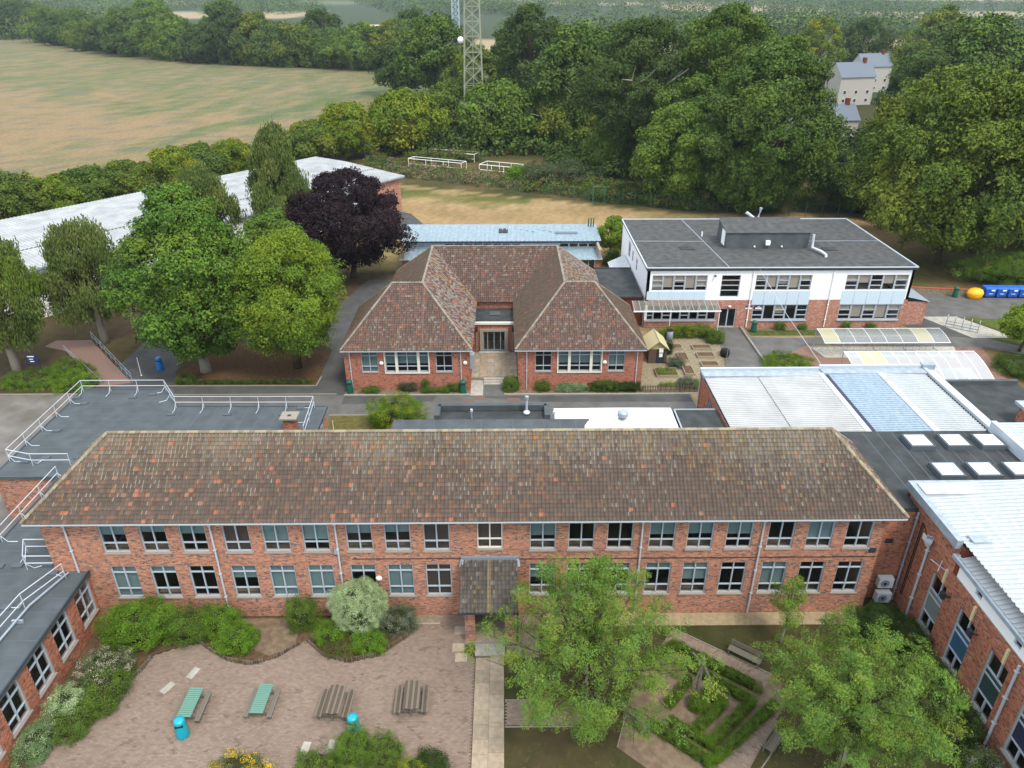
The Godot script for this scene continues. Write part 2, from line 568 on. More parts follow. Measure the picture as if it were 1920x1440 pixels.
# pts: corners of a slope seen from outside, counter-clockwise, the first two along the eave
func tiles(parent: Node, pts: Array, pal: int) -> void:
	var u: Vector3 = (pts[1] - pts[0]).normalized()
	var n: Vector3 = (pts[1] - pts[0]).cross(pts[2] - pts[0]).normalized()
	var w: Vector3 = n.cross(u)
	var p2 := PackedVector2Array()
	var top := 0.0
	var lo := 1e9
	var hi := -1e9
	for p: Vector3 in pts:
		var q := Vector2((p - pts[0]).dot(u), (p - pts[0]).dot(w))
		p2.append(q)
		top = maxf(top, q.y); lo = minf(lo, q.x); hi = maxf(hi, q.x)
	var where := []
	var cols := PackedColorArray()
	var crust := []
	var crust_cols := PackedColorArray()
	var rows := int(top / 0.25)
	var gauge := top / rows
	for row in rows:
		var x := floorf(lo / 0.22) * 0.22
		while x < hi + 0.2:
			if Geometry2D.is_point_in_polygon(Vector2(x, (row + 0.45) * gauge), p2):
				var tilt := Basis(u, n, -w) * Basis(Vector3(1, 0, 0), rr(-0.012, 0.02))
				where.append(Transform3D(tilt, pts[0] + u * (x + rr(-0.006, 0.006)) + w * (row * gauge - 0.03) + n * (0.012 + rr(0, 0.006))))
				cols.append(tile_color(pal, x, float(row) / rows))
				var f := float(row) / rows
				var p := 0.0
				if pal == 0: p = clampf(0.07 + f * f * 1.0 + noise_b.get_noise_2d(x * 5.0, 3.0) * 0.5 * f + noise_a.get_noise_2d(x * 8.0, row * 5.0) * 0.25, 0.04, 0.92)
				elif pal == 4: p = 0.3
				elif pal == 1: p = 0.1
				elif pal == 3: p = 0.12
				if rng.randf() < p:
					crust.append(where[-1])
					crust_cols.append((lin(150, 143, 130) if rng.randf() < 0.72 + noise_b.get_noise_2d(x * 9.0, 40.0) else lin(150, 128, 84)) * 0.62 * rr(0.7, 1.25))  # lichen tones that also paint bright highlights along the roll tops
			x += 0.22
	many(parent, "tiles", tile_mesh, M.tile, where, cols)
	if crust.size(): many(parent, "lichen_highlight", lichen_highlight_mesh, M.tile, crust, crust_cols)

func ridge_line(parent: Node, a: Vector3, b: Vector3, single: bool, shade := Color(0, 0, 0)) -> void:
	var d := (b - a)
	var k := maxi(1, int(d.length() / 0.33))
	var f := d.normalized()
	var s := Vector3.UP.cross(f).normalized()
	var bs := Basis(s, f.cross(s), f)
	var where := []
	var cols := PackedColorArray()
	for i in k:
		var t := Transform3D(bs * Basis(Vector3(1, 0, 0), -0.05), a + d * ((i + 0.5) / k) + Vector3(0, 0.03 + rr(0, 0.01), 0))
		if single:
			var o := bit(parent, "ridge_tile", ridge_mesh, M["ridge%d" % rng.randi_range(0, 3)])
			o.global_transform = t
		else:
			where.append(t)
			cols.append(lin(150, 142, 128) * rr(0.5, 0.78))
	if not single: many(parent, "ridge_tiles", ridge_mesh, M.tile, where, cols)

# trapezoid-ribbed metal sheet over the four corners a b c d (counter-clockwise from above); ribs run a -> d
func ribbed(g: Geo, a: Vector3, b: Vector3, c: Vector3, d: Vector3, pitch: float, rise: float) -> void:
	var n := maxi(1, int((b - a).length() / pitch))
	var up := (b - a).cross(d - a).normalized() * rise
	for k in n:
		var t0 := float(k) / n
		var t1 := (k + 0.62) / n
		var t2 := (k + 0.7) / n
		var t3 := (k + 0.92) / n
		var t4 := float(k + 1) / n
		var lo := [a.lerp(b, t0), a.lerp(b, t1), a.lerp(b, t2) + up, a.lerp(b, t3) + up, a.lerp(b, t4)]
		var hi := [d.lerp(c, t0), d.lerp(c, t1), d.lerp(c, t2) + up, d.lerp(c, t3) + up, d.lerp(c, t4)]
		for i in 4: g.quad(lo[i], lo[i + 1], hi[i + 1], hi[i])

func downpipe(parent: Node, top: Vector3, foot: float, m: Material, r := 0.05, n := Vector3(0, 0, 1)) -> void:
	var g := Geo.new()
	g.tube([top, Vector3(top.x, foot, top.z)], [r, r], 8)
	var y := top.y - 0.4
	while y > foot + 0.3:
		g.bx(top.x - r * 1.5, y - 0.03, top.z - r * 1.5, top.x + r * 1.5, y + 0.03, top.z + r * 1.3)
		y -= 1.8
	part(parent, "downpipe", g, m)

func gutter(parent: Node, a: Vector3, b: Vector3, m: Material) -> void:
	part(parent, "gutter", Geo.new().bar(a, b, 0.1, 0.07), m)

# ---------------------------------------------------------------- the two-storey front building
const X := Vector3(1, 0, 0)
const Z := Vector3(0, 0, 1)

func front_building() -> void:
	var b := thing("school_building", "long two-storey red brick building with hipped lichen-streaked tile roof facing the courtyard", "building", Vector3(-2.3, 0, -37.5))
	var x0 := -26.5
	var xs := [-23.28, -20.98, -18.71, -16.24, -13.98, -11.7, -9.2, -7.0, -4.75, 1.39, 3.62, 5.86, 8.3, 10.51, 12.78, 15.2, 17.47, 19.73]
	var ub := [0.52, 0.45, 0.5, 0.0, 0.72, 0.7, 0.52, 0.5, 0.0, 0.62, 0.0, 0.0, 0.62, 0.6, 0.62, 0.0, 0.78, 0.0]
	var lb := [1.0, 0.22, 0.0, 0.45, 1.0, 1.0, 0.3, 0.97, 0.0, 0.5, 0.0, 0.2, 0.3, 0.6, 0.0, 0.8, 0.0, 0.0]
	var opens := []
	for x in xs:
		opens.append(Rect2(x - x0, 1.62, 1.5, 2.4)); opens.append(Rect2(x - x0, 5.08, 1.5, 2.4))
	opens.append(Rect2(-1.65 - x0, 5.2, 1.45, 2.2))
	opens.append(Rect2(-1.95 - x0, 0.16, 1.95, 2.15))
	wall(b, Vector3(x0, 0, -34), X, 48.4, 7.6, opens)
	wall(b, Vector3(21.9, 0, -34), Vector3(0, 0, -1), 7.0, 7.6)
	wall(b, Vector3(x0, 0, -41), Z, 7.0, 7.6)
	wall(b, Vector3(21.9, 0, -41), -X, 48.4, 7.6, [], -1)
	var inside := Geo.new()
	inside.bx(x0 + 0.3, 0.0, -40.7, 21.6, 0.1, -34.3).bx(x0 + 0.3, 3.9, -40.7, 21.6, 4.2, -34.35).bx(x0 + 0.3, 7.42, -40.7, 21.6, 7.55, -34.3)
	part(b, "floor", inside, M.interior_floor)
	var cross := Geo.new()
	cross.bx(x0 + 0.3, 0.1, -39.2, 21.6, 3.9, -39.0).bx(x0 + 0.3, 4.2, -39.2, 21.6, 7.42, -39.0)
	for x in [-17.0, -10.0, -3.0, 0.9, 7.6, 14.5]: cross.bx(x, 0.1, -39, x + 0.15, 3.9, -34.31).bx(x, 4.2, -39, x + 0.15, 7.42, -34.31)
	part(b, "partition", cross, M.interior)
	for k in xs.size():
		var dark: bool = k == 3 or k == 8  # these windows get a full dark sheet for reflection and darkness in the panes
		window(b, Vector3(xs[k], 1.62, -34), X, 1.5, 2.4, MAIN_ROWS, {"blind": lb[k] if k != 8 else 1.0, "blind_mat": M.pane_dark if k == 8 else M.blind})
		window(b, Vector3(xs[k], 5.08, -34), X, 1.5, 2.4, MAIN_ROWS, {"blind": 1.0 if dark else ub[k], "blind_mat": M.pane_dark if dark else M.blind})
		if k % 3 != 2:   # a sill-height shelf with books and paper behind the glass
			var s := Geo.new().bx(xs[k] - 0.2, 4.25, -35.0, xs[k] + 1.7, 5.05, -34.5)
			part(b, "shelf", s, M.desk)
			part(b, "shelf", Geo.new().bx(xs[k] - 0.2, 0.15, -35.1, xs[k] + 1.7, 1.45, -34.6), M.desk)
	window(b, Vector3(-1.65, 5.2, -34), X, 1.45, 2.2, [[0.0, 0.3, [0.5], "g"], [0.3, 0.92, [0.5], "g"], [0.92, 1.0, [0.5], "g"]], {"frame": M.stone_white, "blind": 1.0, "blind_mat": M.pane_dark})
	# roof
	var ey := 7.62
	var ry := 11.1
	var e := [Vector3(-27.05, ey, -33.46), Vector3(22.7, ey, -33.46), Vector3(22.7, ey, -41.36), Vector3(-27.05, ey, -41.36)]
	var r := [Vector3(-23.2, ry, -37.4), Vector3(19.15, ry, -37.4)]
	var deck := Geo.new()
	deck.face([e[0], e[1], r[1], r[0]]); deck.face([e[1], e[2], r[1]]); deck.face([e[2], e[3], r[0], r[1]]); deck.face([e[3], e[0], r[0]])
	deck.face([e[0], e[3], e[2], e[1]])
	var roof := part(b, "roof", deck, M.dark_trim)
	tiles(roof, [e[0], e[1], r[1], r[0]], 0)
	tiles(roof, [e[1], e[2], r[1]], 0)
	tiles(roof, [e[3], e[0], r[0]], 0)
	tiles(roof, [e[2], e[3], r[0], r[1]], 0)
	ridge_line(roof, r[0], r[1], true)
	ridge_line(roof, e[0], r[0], true); ridge_line(roof, e[1], r[1], true)
	ridge_line(roof, e[3], r[0], false); ridge_line(roof, e[2], r[1], false)
	part(b, "soffit", Geo.new().bx(-26.95, 7.5, -34.0, 22.6, 7.58, -33.52), M.alu_white)
	gutter(b, Vector3(-27.0, 7.56, -33.42), Vector3(22.65, 7.56, -33.42), M.white_fascia)
	for x in [-25.1, -16.85, -9.75, 7.85, 14.82]: downpipe(b, Vector3(x, 7.5, -33.9), 0.1, M.galv_pale, 0.055)
	# cable along the wall, lamps, small boxes
	part(b, "cable", Geo.new().bar(Vector3(-9.0, 4.5, -33.97), Vector3(-2.6, 4.5, -33.97), 0.03).bar(Vector3(0.6, 4.42, -33.97), Vector3(21.8, 4.42, -33.97), 0.03), M.black)
	wall_lamp(b, Vector3(-7.55, 3.05, -33.94), Z)
	part(b, "junction_box", Geo.new().bx(-9.98, 4.95, -34, -9.72, 5.2, -33.86), M.galv)
	part(b, "wall_vent", Geo.new().bx(21.3, 4.7, -34.01, 21.72, 5.05, -33.97), M.dark_trim)
	# porch
	var po := Node3D.new()
	po.name = "porch"
	b.add_child(po)
	for px in [[-2.4, -1.8], [-0.08, 0.55]]:
		var pw: float = px[1] - px[0]
		var core := Geo.new().bx(px[0] + 0.01, 0, -34.0, px[1] - 0.01, 2.95, -31.76)
		var pil := part(po, "pillar", core, M.mortar)
		lay_bricks(pil, Vector3(px[0] + 0.01, 0, -31.76), X, pw - 0.02, 2.9, [], 0)
		lay_bricks(pil, Vector3(px[1] - 0.01, 0, -31.76), Vector3(0, 0, -1), 2.2, 2.9, [], 0)
		lay_bricks(pil, Vector3(px[0] + 0.01, 0, -33.96), Z, 2.2, 2.9, [], 0)
	part(po, "step", Geo.new().bx(-2.45, 0, -33.98, 0.6, 0.14, -31.6), M.concrete)
	part(po, "step", Geo.new().bx(-1.82, 0, -31.6, -0.08, 0.07, -30.75), M.concrete_pale)
	for k in 3:
		part(po, "slab", Geo.new().bx(-1.8 + k * 0.573, 0.14, -33.9, -1.81 + (k + 1) * 0.573, 0.15, -31.7), M.slab_c)
		part(po, "slab", Geo.new().bx(-1.81 + k * 0.575, 0.07, -31.6, -1.82 + (k + 1) * 0.575, 0.08, -30.77), M.concrete_pale)
	var t := [Vector3(-2.52, 2.95, -31.2), Vector3(0.64, 2.95, -31.2), Vector3(0.64, 4.5, -33.98), Vector3(-2.52, 4.5, -33.98)]
	var pd := Geo.new()
	pd.face(t); pd.face([t[3], t[2], t[1], t[0]])
	pd.face([t[1], Vector3(0.64, 2.95, -33.98), t[2]]); pd.face([t[0], t[3], Vector3(-2.52, 2.95, -33.98)])
	pd.face([t[0], Vector3(-2.52, 2.95, -33.98), Vector3(0.64, 2.95, -33.98), t[1]])
	part(po, "roof_deck", pd, M.dark_trim)
	tiles(po, t, 3)
	var fl := Geo.new().bx(-2.62, 4.46, -34.0, 0.74, 4.66, -33.82)
	fl.bar(Vector3(-2.55, 4.5, -33.85), Vector3(-2.62, 4.2, -33.55), 0.2, 0.1).bar(Vector3(0.67, 4.5, -33.85), Vector3(0.74, 4.2, -33.55), 0.2, 0.1)
	part(po, "lead_flashing", fl, M.lead)
	part(po, "gutter", Geo.new().bar(Vector3(-2.5, 2.92, -31.14), Vector3(0.62, 2.92, -31.14), 0.09), M.dark_trim)
	window(b, Vector3(-1.95, 0.16, -34), X, 1.95, 2.15, [[0.0, 0.12, [0.3, 0.7], "p"], [0.12, 1.0, [0.3, 0.7], "g"]], {"called": "door", "frame": M.door_blue, "panel": M.door_blue, "bar": 0.09, "sill": false})
	wall_lamp(b, Vector3(-2.2, 2.6, -31.7), Z)
	downpipe(b, Vector3(0.66, 2.9, -31.5), 0.05, M.rubber, 0.04)
	part(b, "floodlight", Geo.new().bx(0.66, 3.2, -32.6, 0.9, 3.5, -32.4), M.alu_white)

func wall_lamp(parent: Node, at: Vector3, n: Vector3) -> void:
	var g := Geo.new().lathe([Vector2(0.0, 0.0), Vector2(0.19, 0.0), Vector2(0.19, 0.05), Vector2(0.13, 0.1), Vector2(0.0, 0.12)], 16)
	var s := n.cross(Vector3.UP).normalized()
	var o := bit(parent, "wall_lamp", g.mesh(true), M.white_plastic)
	o.global_transform = Transform3D(Basis(s, n, s.cross(n)), at)

# ---------------------------------------------------------------- flat-roofed wings
func felt_roof(b: Node, pts: Array, y: float, m: Material, called := "roof") -> MeshInstance3D:
	return part(b, called, Geo.new().poly(v2(pts), y, 0.18), m)

func upstand(b: Node, pts: Array, y: float, h: float, w: float, m: Material, closed := false) -> void:
	var p := v2(pts)
	for k in p.size() - (0 if closed else 1):
		var a: Vector2 = p[k]
		var q: Vector2 = p[(k + 1) % p.size()]
		part(b, "edge_trim", Geo.new().bar(Vector3(a.x, y + h * 0.5, a.y), Vector3(q.x, y + h * 0.5, q.y), w, h), m)

func low_wing() -> void:
	var b := thing("classroom_wing", "single-storey brick wing with dark felt roof along the planted courtyard side", "building", Vector3(-28.5, 0, -36))
	var zs := [-33.75, -31.3, -28.98, -26.58, -24.2, -21.8]
	var opens := []
	for z in zs: opens.append(Rect2(-16.0 - z - 1.55, 0.95, 1.55, 2.38))
	wall(b, Vector3(-24.65, 0, -16), Vector3(0, 0, -1), 18.0, 3.55, opens, 2)
	for z in zs: window(b, Vector3(-24.65, 0.95, z + 1.55), Vector3(0, 0, -1), 1.55, 2.38, [[0.0, 0.3, [0.5], "g"], [0.3, 0.76, [0.5], "g"], [0.76, 1.0, [0.5], "g"]], {"bar": 0.06})
	wall(b, Vector3(-36.0, 0, -43.8), X, 5.0, 3.55)
	wall(b, Vector3(-14.8, 0, -41.3), Vector3(0, 0, -1), 12.2, 3.55, [Rect2(2.0, 1.0, 1.6, 2.1), Rect2(9.6, 0.9, 1.6, 2.2)])
	window(b, Vector3(-14.8, 0.9, -50.9), Vector3(0, 0, -1), 1.6, 2.2, MAIN_ROWS, {})
	window(b, Vector3(-14.8, 1.0, -43.3), Vector3(0, 0, -1), 1.6, 2.1, MAIN_ROWS, {})
	wall(b, Vector3(-14.8, 0, -53.5), -X, 12.0, 3.55, [], -1)
	wall(b, Vector3(-28.7, 0, -56.6), -X, 7.5, 3.55, [], -1)
	wall(b, Vector3(-26.8, 0, -53.5), Vector3(-1.9, 0, -3.1).normalized(), 3.63, 3.55, [], -1)
	wall(b, Vector3(-36.0, 0, -56.6), Z, 12.8, 3.55, [], -1)
	wall(b, Vector3(-31.4, 0, -43.8), Z, 27.8, 3.55, [], -1)
	wall(b, Vector3(-31.4, 0, -16), X, 6.75, 3.55, [], -1)
	part(b, "partition", Geo.new().bx(-30.0, 0.05, -33.9, -29.8, 3.5, -16.2).bx(-31.2, 0.02, -34, -24.96, 0.08, -16.2), M.interior)
	var out := [-24.5, -15.8, -24.5, -34.06, -26.56, -34.06, -26.56, -41.25, -14.6, -41.25, -14.6, -53.6, -26.9, -53.75, -28.6, -56.75, -36.15, -56.75, -36.15, -43.65, -31.5, -43.65, -31.5, -15.8]
	felt_roof(b, out, 3.7, M.felt)
	upstand(b, [-24.54, -15.8, -24.54, -34.0], 3.7, 0.07, 0.1, M.dark_trim)
	upstand(b, [-14.65, -41.5, -14.65, -53.55, -26.9, -53.7, -28.62, -56.7, -36.1, -56.7, -36.1, -43.7, -31.4, -43.7, -31.4, -16], 3.7, 0.06, 0.1, M.felt_seam)
	# welded seams of the felt rolls
	for k in 9:
		var x := -26.0 + k * 1.25
		part(b, "felt_seam", Geo.new().bx(x, 3.7, -53.6, x + 0.08, 3.706, -41.3), M.felt_seam)
	for k in 12:
		var z := -55.6 + k * 1.0
		part(b, "felt_seam", Geo.new().bx(-36.1, 3.7, z, -27.2, 3.706, z + 0.07), M.felt_seam)
	for k in 26:
		var z := -43.0 + k * 1.02
		part(b, "felt_seam", Geo.new().bx(-31.35, 3.7, z, -26.6 if z < -34.1 else -24.6, 3.706, z + 0.07), M.felt_seam)
	# chimney
	var ch := Node3D.new()
	ch.name = "chimney"
	b.add_child(ch)
	var st := part(ch, "stack", Geo.new().bx(-16.95, 3.7, -49.9, -16.05, 5.1, -49.1), M.mortar)
	lay_bricks(st, Vector3(-16.95, 3.72, -49.1), X, 0.9, 1.35, [], 2)
	lay_bricks(st, Vector3(-16.05, 3.72, -49.1), Vector3(0, 0, -1), 0.8, 1.35, [], 2)
	part(ch, "cap", Geo.new().bx(-17.15, 5.1, -50.1, -15.85, 5.22, -48.9), M.kerb)
	part(ch, "flue_opening", Geo.new().bx(-16.62, 5.22, -49.6, -16.38, 5.25, -49.36), M.black)
	downpipe(b, Vector3(-24.55, 3.6, -34.6), 0.1, M.galv, 0.04)

func guard_rail(pts: Array, label: String) -> void:
	var p := v2(pts)
	var y := 3.7
	var t := thing("roof_guardrail", label, "guardrail", Vector3(p[0].x, y, p[0].y), "free-standing galvanised roof guardrails")
	for h in [0.55, 1.08]:
		var g := Geo.new()
		for k in p.size() - 1:
			g.tube([Vector3(p[k].x, y + h, p[k].y), Vector3(p[k + 1].x, y + h, p[k + 1].y)], [0.028, 0.028], 6)
		part(t, "rail", g, M.galv_pale)
	for k in p.size() - 1:
		var d: Vector2 = p[k + 1] - p[k]
		var n := maxi(1, roundi(d.length() / 2.3))
		var inn := Vector3(-d.y, 0, d.x).normalized()
		for i in n + (1 if k == p.size() - 2 else 0):
			var q: Vector2 = p[k] + d * (float(i) / n)
			var a := Vector3(q.x, y, q.y)
			var g := Geo.new()
			g.tube([a + Vector3(0, 0.03, 0), a + Vector3(0, 1.1, 0)], [0.025, 0.025], 6)
			g.tube([a + Vector3(0, 0.5, 0) , a + inn * 0.35 + Vector3(0, 0.04, 0), a + inn * 0.95 + Vector3(0, 0.04, 0)], [0.025, 0.025, 0.03], 6)
			part(t, "post", g, M.galv_pale)
			if i % 2 == 0:
				var c := a + inn * 1.1
				part(t, "counterweight", Geo.new().bx(c.x - 0.3, y + 0.002, c.z - 0.2, c.x + 0.3, y + 0.09, c.z + 0.2), M.felt_seam)

func rails() -> void:
	guard_rail([-31.2, -45.0, -33.9, -45.0, -35.9, -45.6, -35.9, -56.3, -28.9, -56.3, -26.9, -53.4, -15.6, -53.3, -15.3, -48.6], "galvanised guardrail around the back of the dark felt wing roof")
	guard_rail([-31.2, -16.5, -31.2, -43.4], "galvanised guardrail down the outer edge of the narrow felt roof")
	guard_rail([-25.4, -35.0 + 0.9, -28.2, -34.1, -29.0, -35.6, -27.0, -35.6], "short zigzag guardrail beside the corner of the tiled roof")
	guard_rail([-25.6, -33.4, -26.6, -31.0, -27.6, -16.5], "long double guardrail running towards the viewer on the courtyard wing roof")
	var t := thing("cable_tray", "galvanised cable pipe lying along the courtyard wing roof", "pipe", Vector3(-26.4, 3.7, -25))
	part(t, "pipe", Geo.new().tube([Vector3(-25.5, 3.95, -33.6), Vector3(-26.3, 3.95, -31.0), Vector3(-27.2, 3.95, -16.5)], [0.06, 0.06, 0.06], 8), M.galv)
	for k in 6: part(t, "bracket", Geo.new().bx(-26.7 - k * 0.15, 3.7, -30 + k * 2.6, -26.1 - k * 0.15, 3.9, -29.9 + k * 2.6), M.galv)

func back_flat_roofs() -> void:
	var b := thing("kitchen_block", "low brick block with dark felt roof and raised parapet behind the long tiled roof", "building", Vector3(-1, 0, -46))
	wall(b, Vector3(-8.8, 0, -41.2), -Z, 10.4, 3.3, [], -1)
	wall(b, Vector3(6.6, 0, -51.6), -X, 15.4, 3.3, [], -1)
	wall(b, Vector3(6.6, 0, -41.2), Vector3(0, 0, -1), 10.4, 3.3, [], -1)
	felt_roof(b, [-8.95, -41.1, -8.95, -51.75, 6.75, -51.75, 6.75, -41.1], 3.45, M.felt)
	for k in 12: part(b, "felt_seam", Geo.new().bx(-8.2 + k * 1.25, 3.45, -51.7, -8.13 + k * 1.25, 3.456, -41.2), M.felt_seam)
	wall(b, Vector3(3.5, 0, -53.6), -X, 9.1, 3.3, [], -1)
	felt_roof(b, [-5.6, -51.7, -5.6, -53.7, 3.5, -53.7, 3.5, -51.7], 3.3, M.felt_dark)
	upstand(b, [-5.5, -51.8, -5.5, -53.6, 3.4, -53.6, 3.4, -51.8], 3.3, 0.5, 0.45, M.felt)
	# flues
	for p in [[-2.7, -51.9, 0.7], [3.9, -51.7, 0.6]]:
		var f := Node3D.new(); f.name = "flue"; b.add_child(f, true)
		part(f, "pipe", Geo.new().tube([Vector3(p[0], 3.4, p[1]), Vector3(p[0], 3.4 + p[2], p[1])], [0.06, 0.06], 8), M.galv)
		part(f, "cowl", Geo.new().lathe([Vector2(0, 3.4 + p[2]), Vector2(0.12, 3.4 + p[2]), Vector2(0.1, 3.6 + p[2]), Vector2(0, 3.65 + p[2])], 10, Vector3(p[0], 0, p[1])), M.galv_pale)
	var f2 := Node3D.new(); f2.name = "flue"; b.add_child(f2, true)
	part(f2, "pipe", Geo.new().tube([Vector3(1.75, 3.35, -52.8), Vector3(1.75, 4.9, -52.8)], [0.09, 0.09], 10), M.galv_pale)
	part(f2, "cowl", Geo.new().lathe([Vector2(0.28, 3.4), Vector2(0.28, 3.5), Vector2(0.1, 3.7)], 12, Vector3(1.75, 0, -52.8)), M.galv_pale)
	part(f2, "cap", Geo.new().lathe([Vector2(0.16, 4.7), Vector2(0.16, 4.95), Vector2(0, 5.02)], 10, Vector3(1.75, 0, -52.8)), M.galv)
	# white stretched canopy
	var c := thing("canopy_tent", "white stretched fabric canopy with a grey peak cap between the felt roofs", "canopy", Vector3(9.1, 0, -49))
	var peak := Vector3(9.15, 5.0, -50.2)
	var g := Geo.new()
	var cx := [4.0, 13.7]
	var cz := [-53.6, -45.5]
	var K := 14
	for i in K:
		for j in K:
			var q := []
			for d in [[0, 1], [1, 1], [1, 0], [0, 0]]:
				var x := lerpf(cx[0], cx[1], float(i + d[0]) / K)
				var z := lerpf(cz[0], cz[1], float(j + d[1]) / K)
				var r := Vector2(x - peak.x, (z - peak.z) * 1.2).length()
				q.append(Vector3(x, 3.35 + 1.55 * exp(-r * 1.5) + 0.25 * exp(-r * 0.4), z))
			g.quad(q[0], q[1], q[2], q[3])
	part(c, "fabric", g, M.canvas, true)
	part(c, "peak_cap", Geo.new().lathe([Vector2(0.42, 4.62), Vector2(0.42, 4.95), Vector2(0.3, 5.08), Vector2(0, 5.1)], 16, Vector3(peak.x, 0, peak.z)), M.galv)
	for p in [[4.1, -53.4], [13.6, -53.4], [4.1, -45.7], [13.6, -45.7]]:
		part(c, "post", Geo.new().tube([Vector3(p[0], 0, p[1]), Vector3(p[0], 3.36, p[1])], [0.06, 0.06], 8), M.galv)
	var l := thing("link_roof", "small flat dark felt roof between white canopy and white-roofed hall", "building", Vector3(15.8, 0, -48))
	wall(l, Vector3(17.4, 0, -53.6), -X, 3.4, 3.0, [], -1)
	wall(l, Vector3(14.0, 0, -53.6), Z, 11.5, 3.0, [], -1)
	felt_roof(l, [13.95, -53.7, 17.5, -53.7, 17.5, -42.0, 13.95, -42.0], 3.15, M.felt_dark)
	upstand(l, [14.0, -42, 14.0, -53.6, 17.4, -53.6], 3.15, 0.08, 0.12, M.galv)

# ---------------------------------------------------------------- white-roofed hall, link roof with skylights, hall wing
func hall() -> void:
	var b := thing("hall_building", "brick hall with ribbed white and blue-grey metal roofs split by a dark gutter", "building", Vector3(27, 0, -52))
	wall(b, Vector3(17.6, 0, -59.6), Z, 16.0, 3.4, [Rect2(3.2, 1.6, 1.2, 1.2), Rect2(6.6, 1.6, 1.6, 1.3), Rect2(10.2, 1.6, 1.6, 1.3)], 2)
	for q in [[3.2, 1.2, 1.2], [6.6, 1.6, 1.3], [10.2, 1.6, 1.3]]:
		window(b, Vector3(17.6, 1.6, -59.6 + q[0]), Z, q[1], q[2], [[0, 1, [0.5], "g"]], {})
	wall(b, Vector3(38.3, 0, -59.6), -X, 20.7, 3.4, [], -1)
	wall(b, Vector3(38.3, 0, -43.6), Vector3(0, 0, -1), 16.0, 3.4, [], -1)
	part(b, "partition", Geo.new().bx(18.2, 0.02, -59.2, 37.9, 0.08, -44).bx(20, 0.08, -59.2, 20.15, 3.3, -44), M.interior)
	var y := 3.72
	var g := Geo.new()
	ribbed(g, Vector3(22.3, y, -43.9), Vector3(22.3, y, -58.35), Vector3(17.62, y - 0.12, -58.35), Vector3(17.62, y - 0.12, -43.9), 0.3, 0.075)
	part(b, "roof_sheet", g, M.white_metal)
	g = Geo.new()
	ribbed(g, Vector3(27.9, y + 0.16, -43.9), Vector3(27.9, y + 0.16, -58.5), Vector3(22.3, y + 0.02, -58.5), Vector3(22.3, y + 0.02, -43.9), 0.3, 0.075)
	part(b, "roof_sheet", g, M.white_metal)
	part(b, "ridge_flashing", Geo.new().bx(27.75, y + 0.17, -58.7, 28.2, y + 0.23, -43.9), M.white_fascia)
	part(b, "valley_gutter", Geo.new().bx(28.2, y + 0.06, -58.8, 28.62, y + 0.12, -43.9), M.navy_trim)
	g = Geo.new()
	ribbed(g, Vector3(33.0, y + 0.22, -43.9), Vector3(33.0, y + 0.22, -58.6), Vector3(28.62, y + 0.1, -58.6), Vector3(28.62, y + 0.1, -43.9), 0.33, 0.075)
	part(b, "roof_sheet", g, M.blue_metal)
	part(b, "ridge_flashing", Geo.new().bx(32.9, y + 0.25, -58.7, 33.45, y + 0.3, -43.9), M.white_metal)
	g = Geo.new()
	ribbed(g, Vector3(37.3, y + 0.05, -43.9), Vector3(37.3, y + 0.05, -58.6), Vector3(33.4, y + 0.2, -58.6), Vector3(33.4, y + 0.2, -43.9), 0.33, 0.075)
	part(b, "roof_sheet", g, M.pale_metal)
	# eaves closers: dark blocks put in as the dashed shadow under the sheets
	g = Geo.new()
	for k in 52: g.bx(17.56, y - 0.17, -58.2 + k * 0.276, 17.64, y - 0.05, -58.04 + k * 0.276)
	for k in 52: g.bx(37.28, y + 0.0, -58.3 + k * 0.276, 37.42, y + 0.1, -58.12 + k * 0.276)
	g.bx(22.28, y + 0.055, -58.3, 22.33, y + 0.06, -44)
	part(b, "eaves_shadow_filler", g, M.dark_trim)
	part(b, "parapet", Geo.new().bx(17.5, 3.3, -59.75, 28.2, 4.02, -59.5).bx(28.2, 3.3, -59.85, 38.4, 4.2, -59.6), M.white_fascia)
	part(b, "parapet_apron", Geo.new().bx(17.52, 3.6, -59.5, 28.2, 3.86, -58.3).bx(28.2, 3.7, -59.6, 37.4, 3.99, -58.5), M.flash)
	part(b, "parapet", Geo.new().bx(37.45, 3.2, -59.6, 37.75, 4.05, -43.9).bx(37.75, 3.2, -59.6, 38.4, 3.85, -43.9), M.white_fascia)
	part(b, "corner_cap", Geo.new().bx(37.4, 3.2, -60.0, 38.5, 4.3, -59.4), M.flash)
	downpipe(b, Vector3(17.5, 3.3, -59.2), 0.1, M.galv_pale, 0.05)

	var l := thing("link_building", "dark flat felt roof with two rows of square skylights beside the tiled roof", "building", Vector3(28, 0, -39.5))
	felt_roof(l, [21.95, -35.15, 24.3, -35.15, 24.3, -36.6, 33.6, -36.6, 33.6, -43.9, 21.95, -43.9], 6.95, M.felt_dark)
	wall(l, Vector3(21.95, 0, -35.2), X, 2.5, 6.9, [Rect2(0.95, 4.35, 0.5, 0.4)], 2)
	part(l, "vent_grille", Geo.new().bx(22.9, 4.35, -35.3, 23.4, 4.75, -35.22), M.dark_trim)
	wall(l, Vector3(33.5, 0, -43.85), -X, 11.5, 6.9, [], -1)
	upstand(l, [21.95, -35.2, 24.3, -35.2], 6.95, 0.06, 0.1, M.dark_trim)
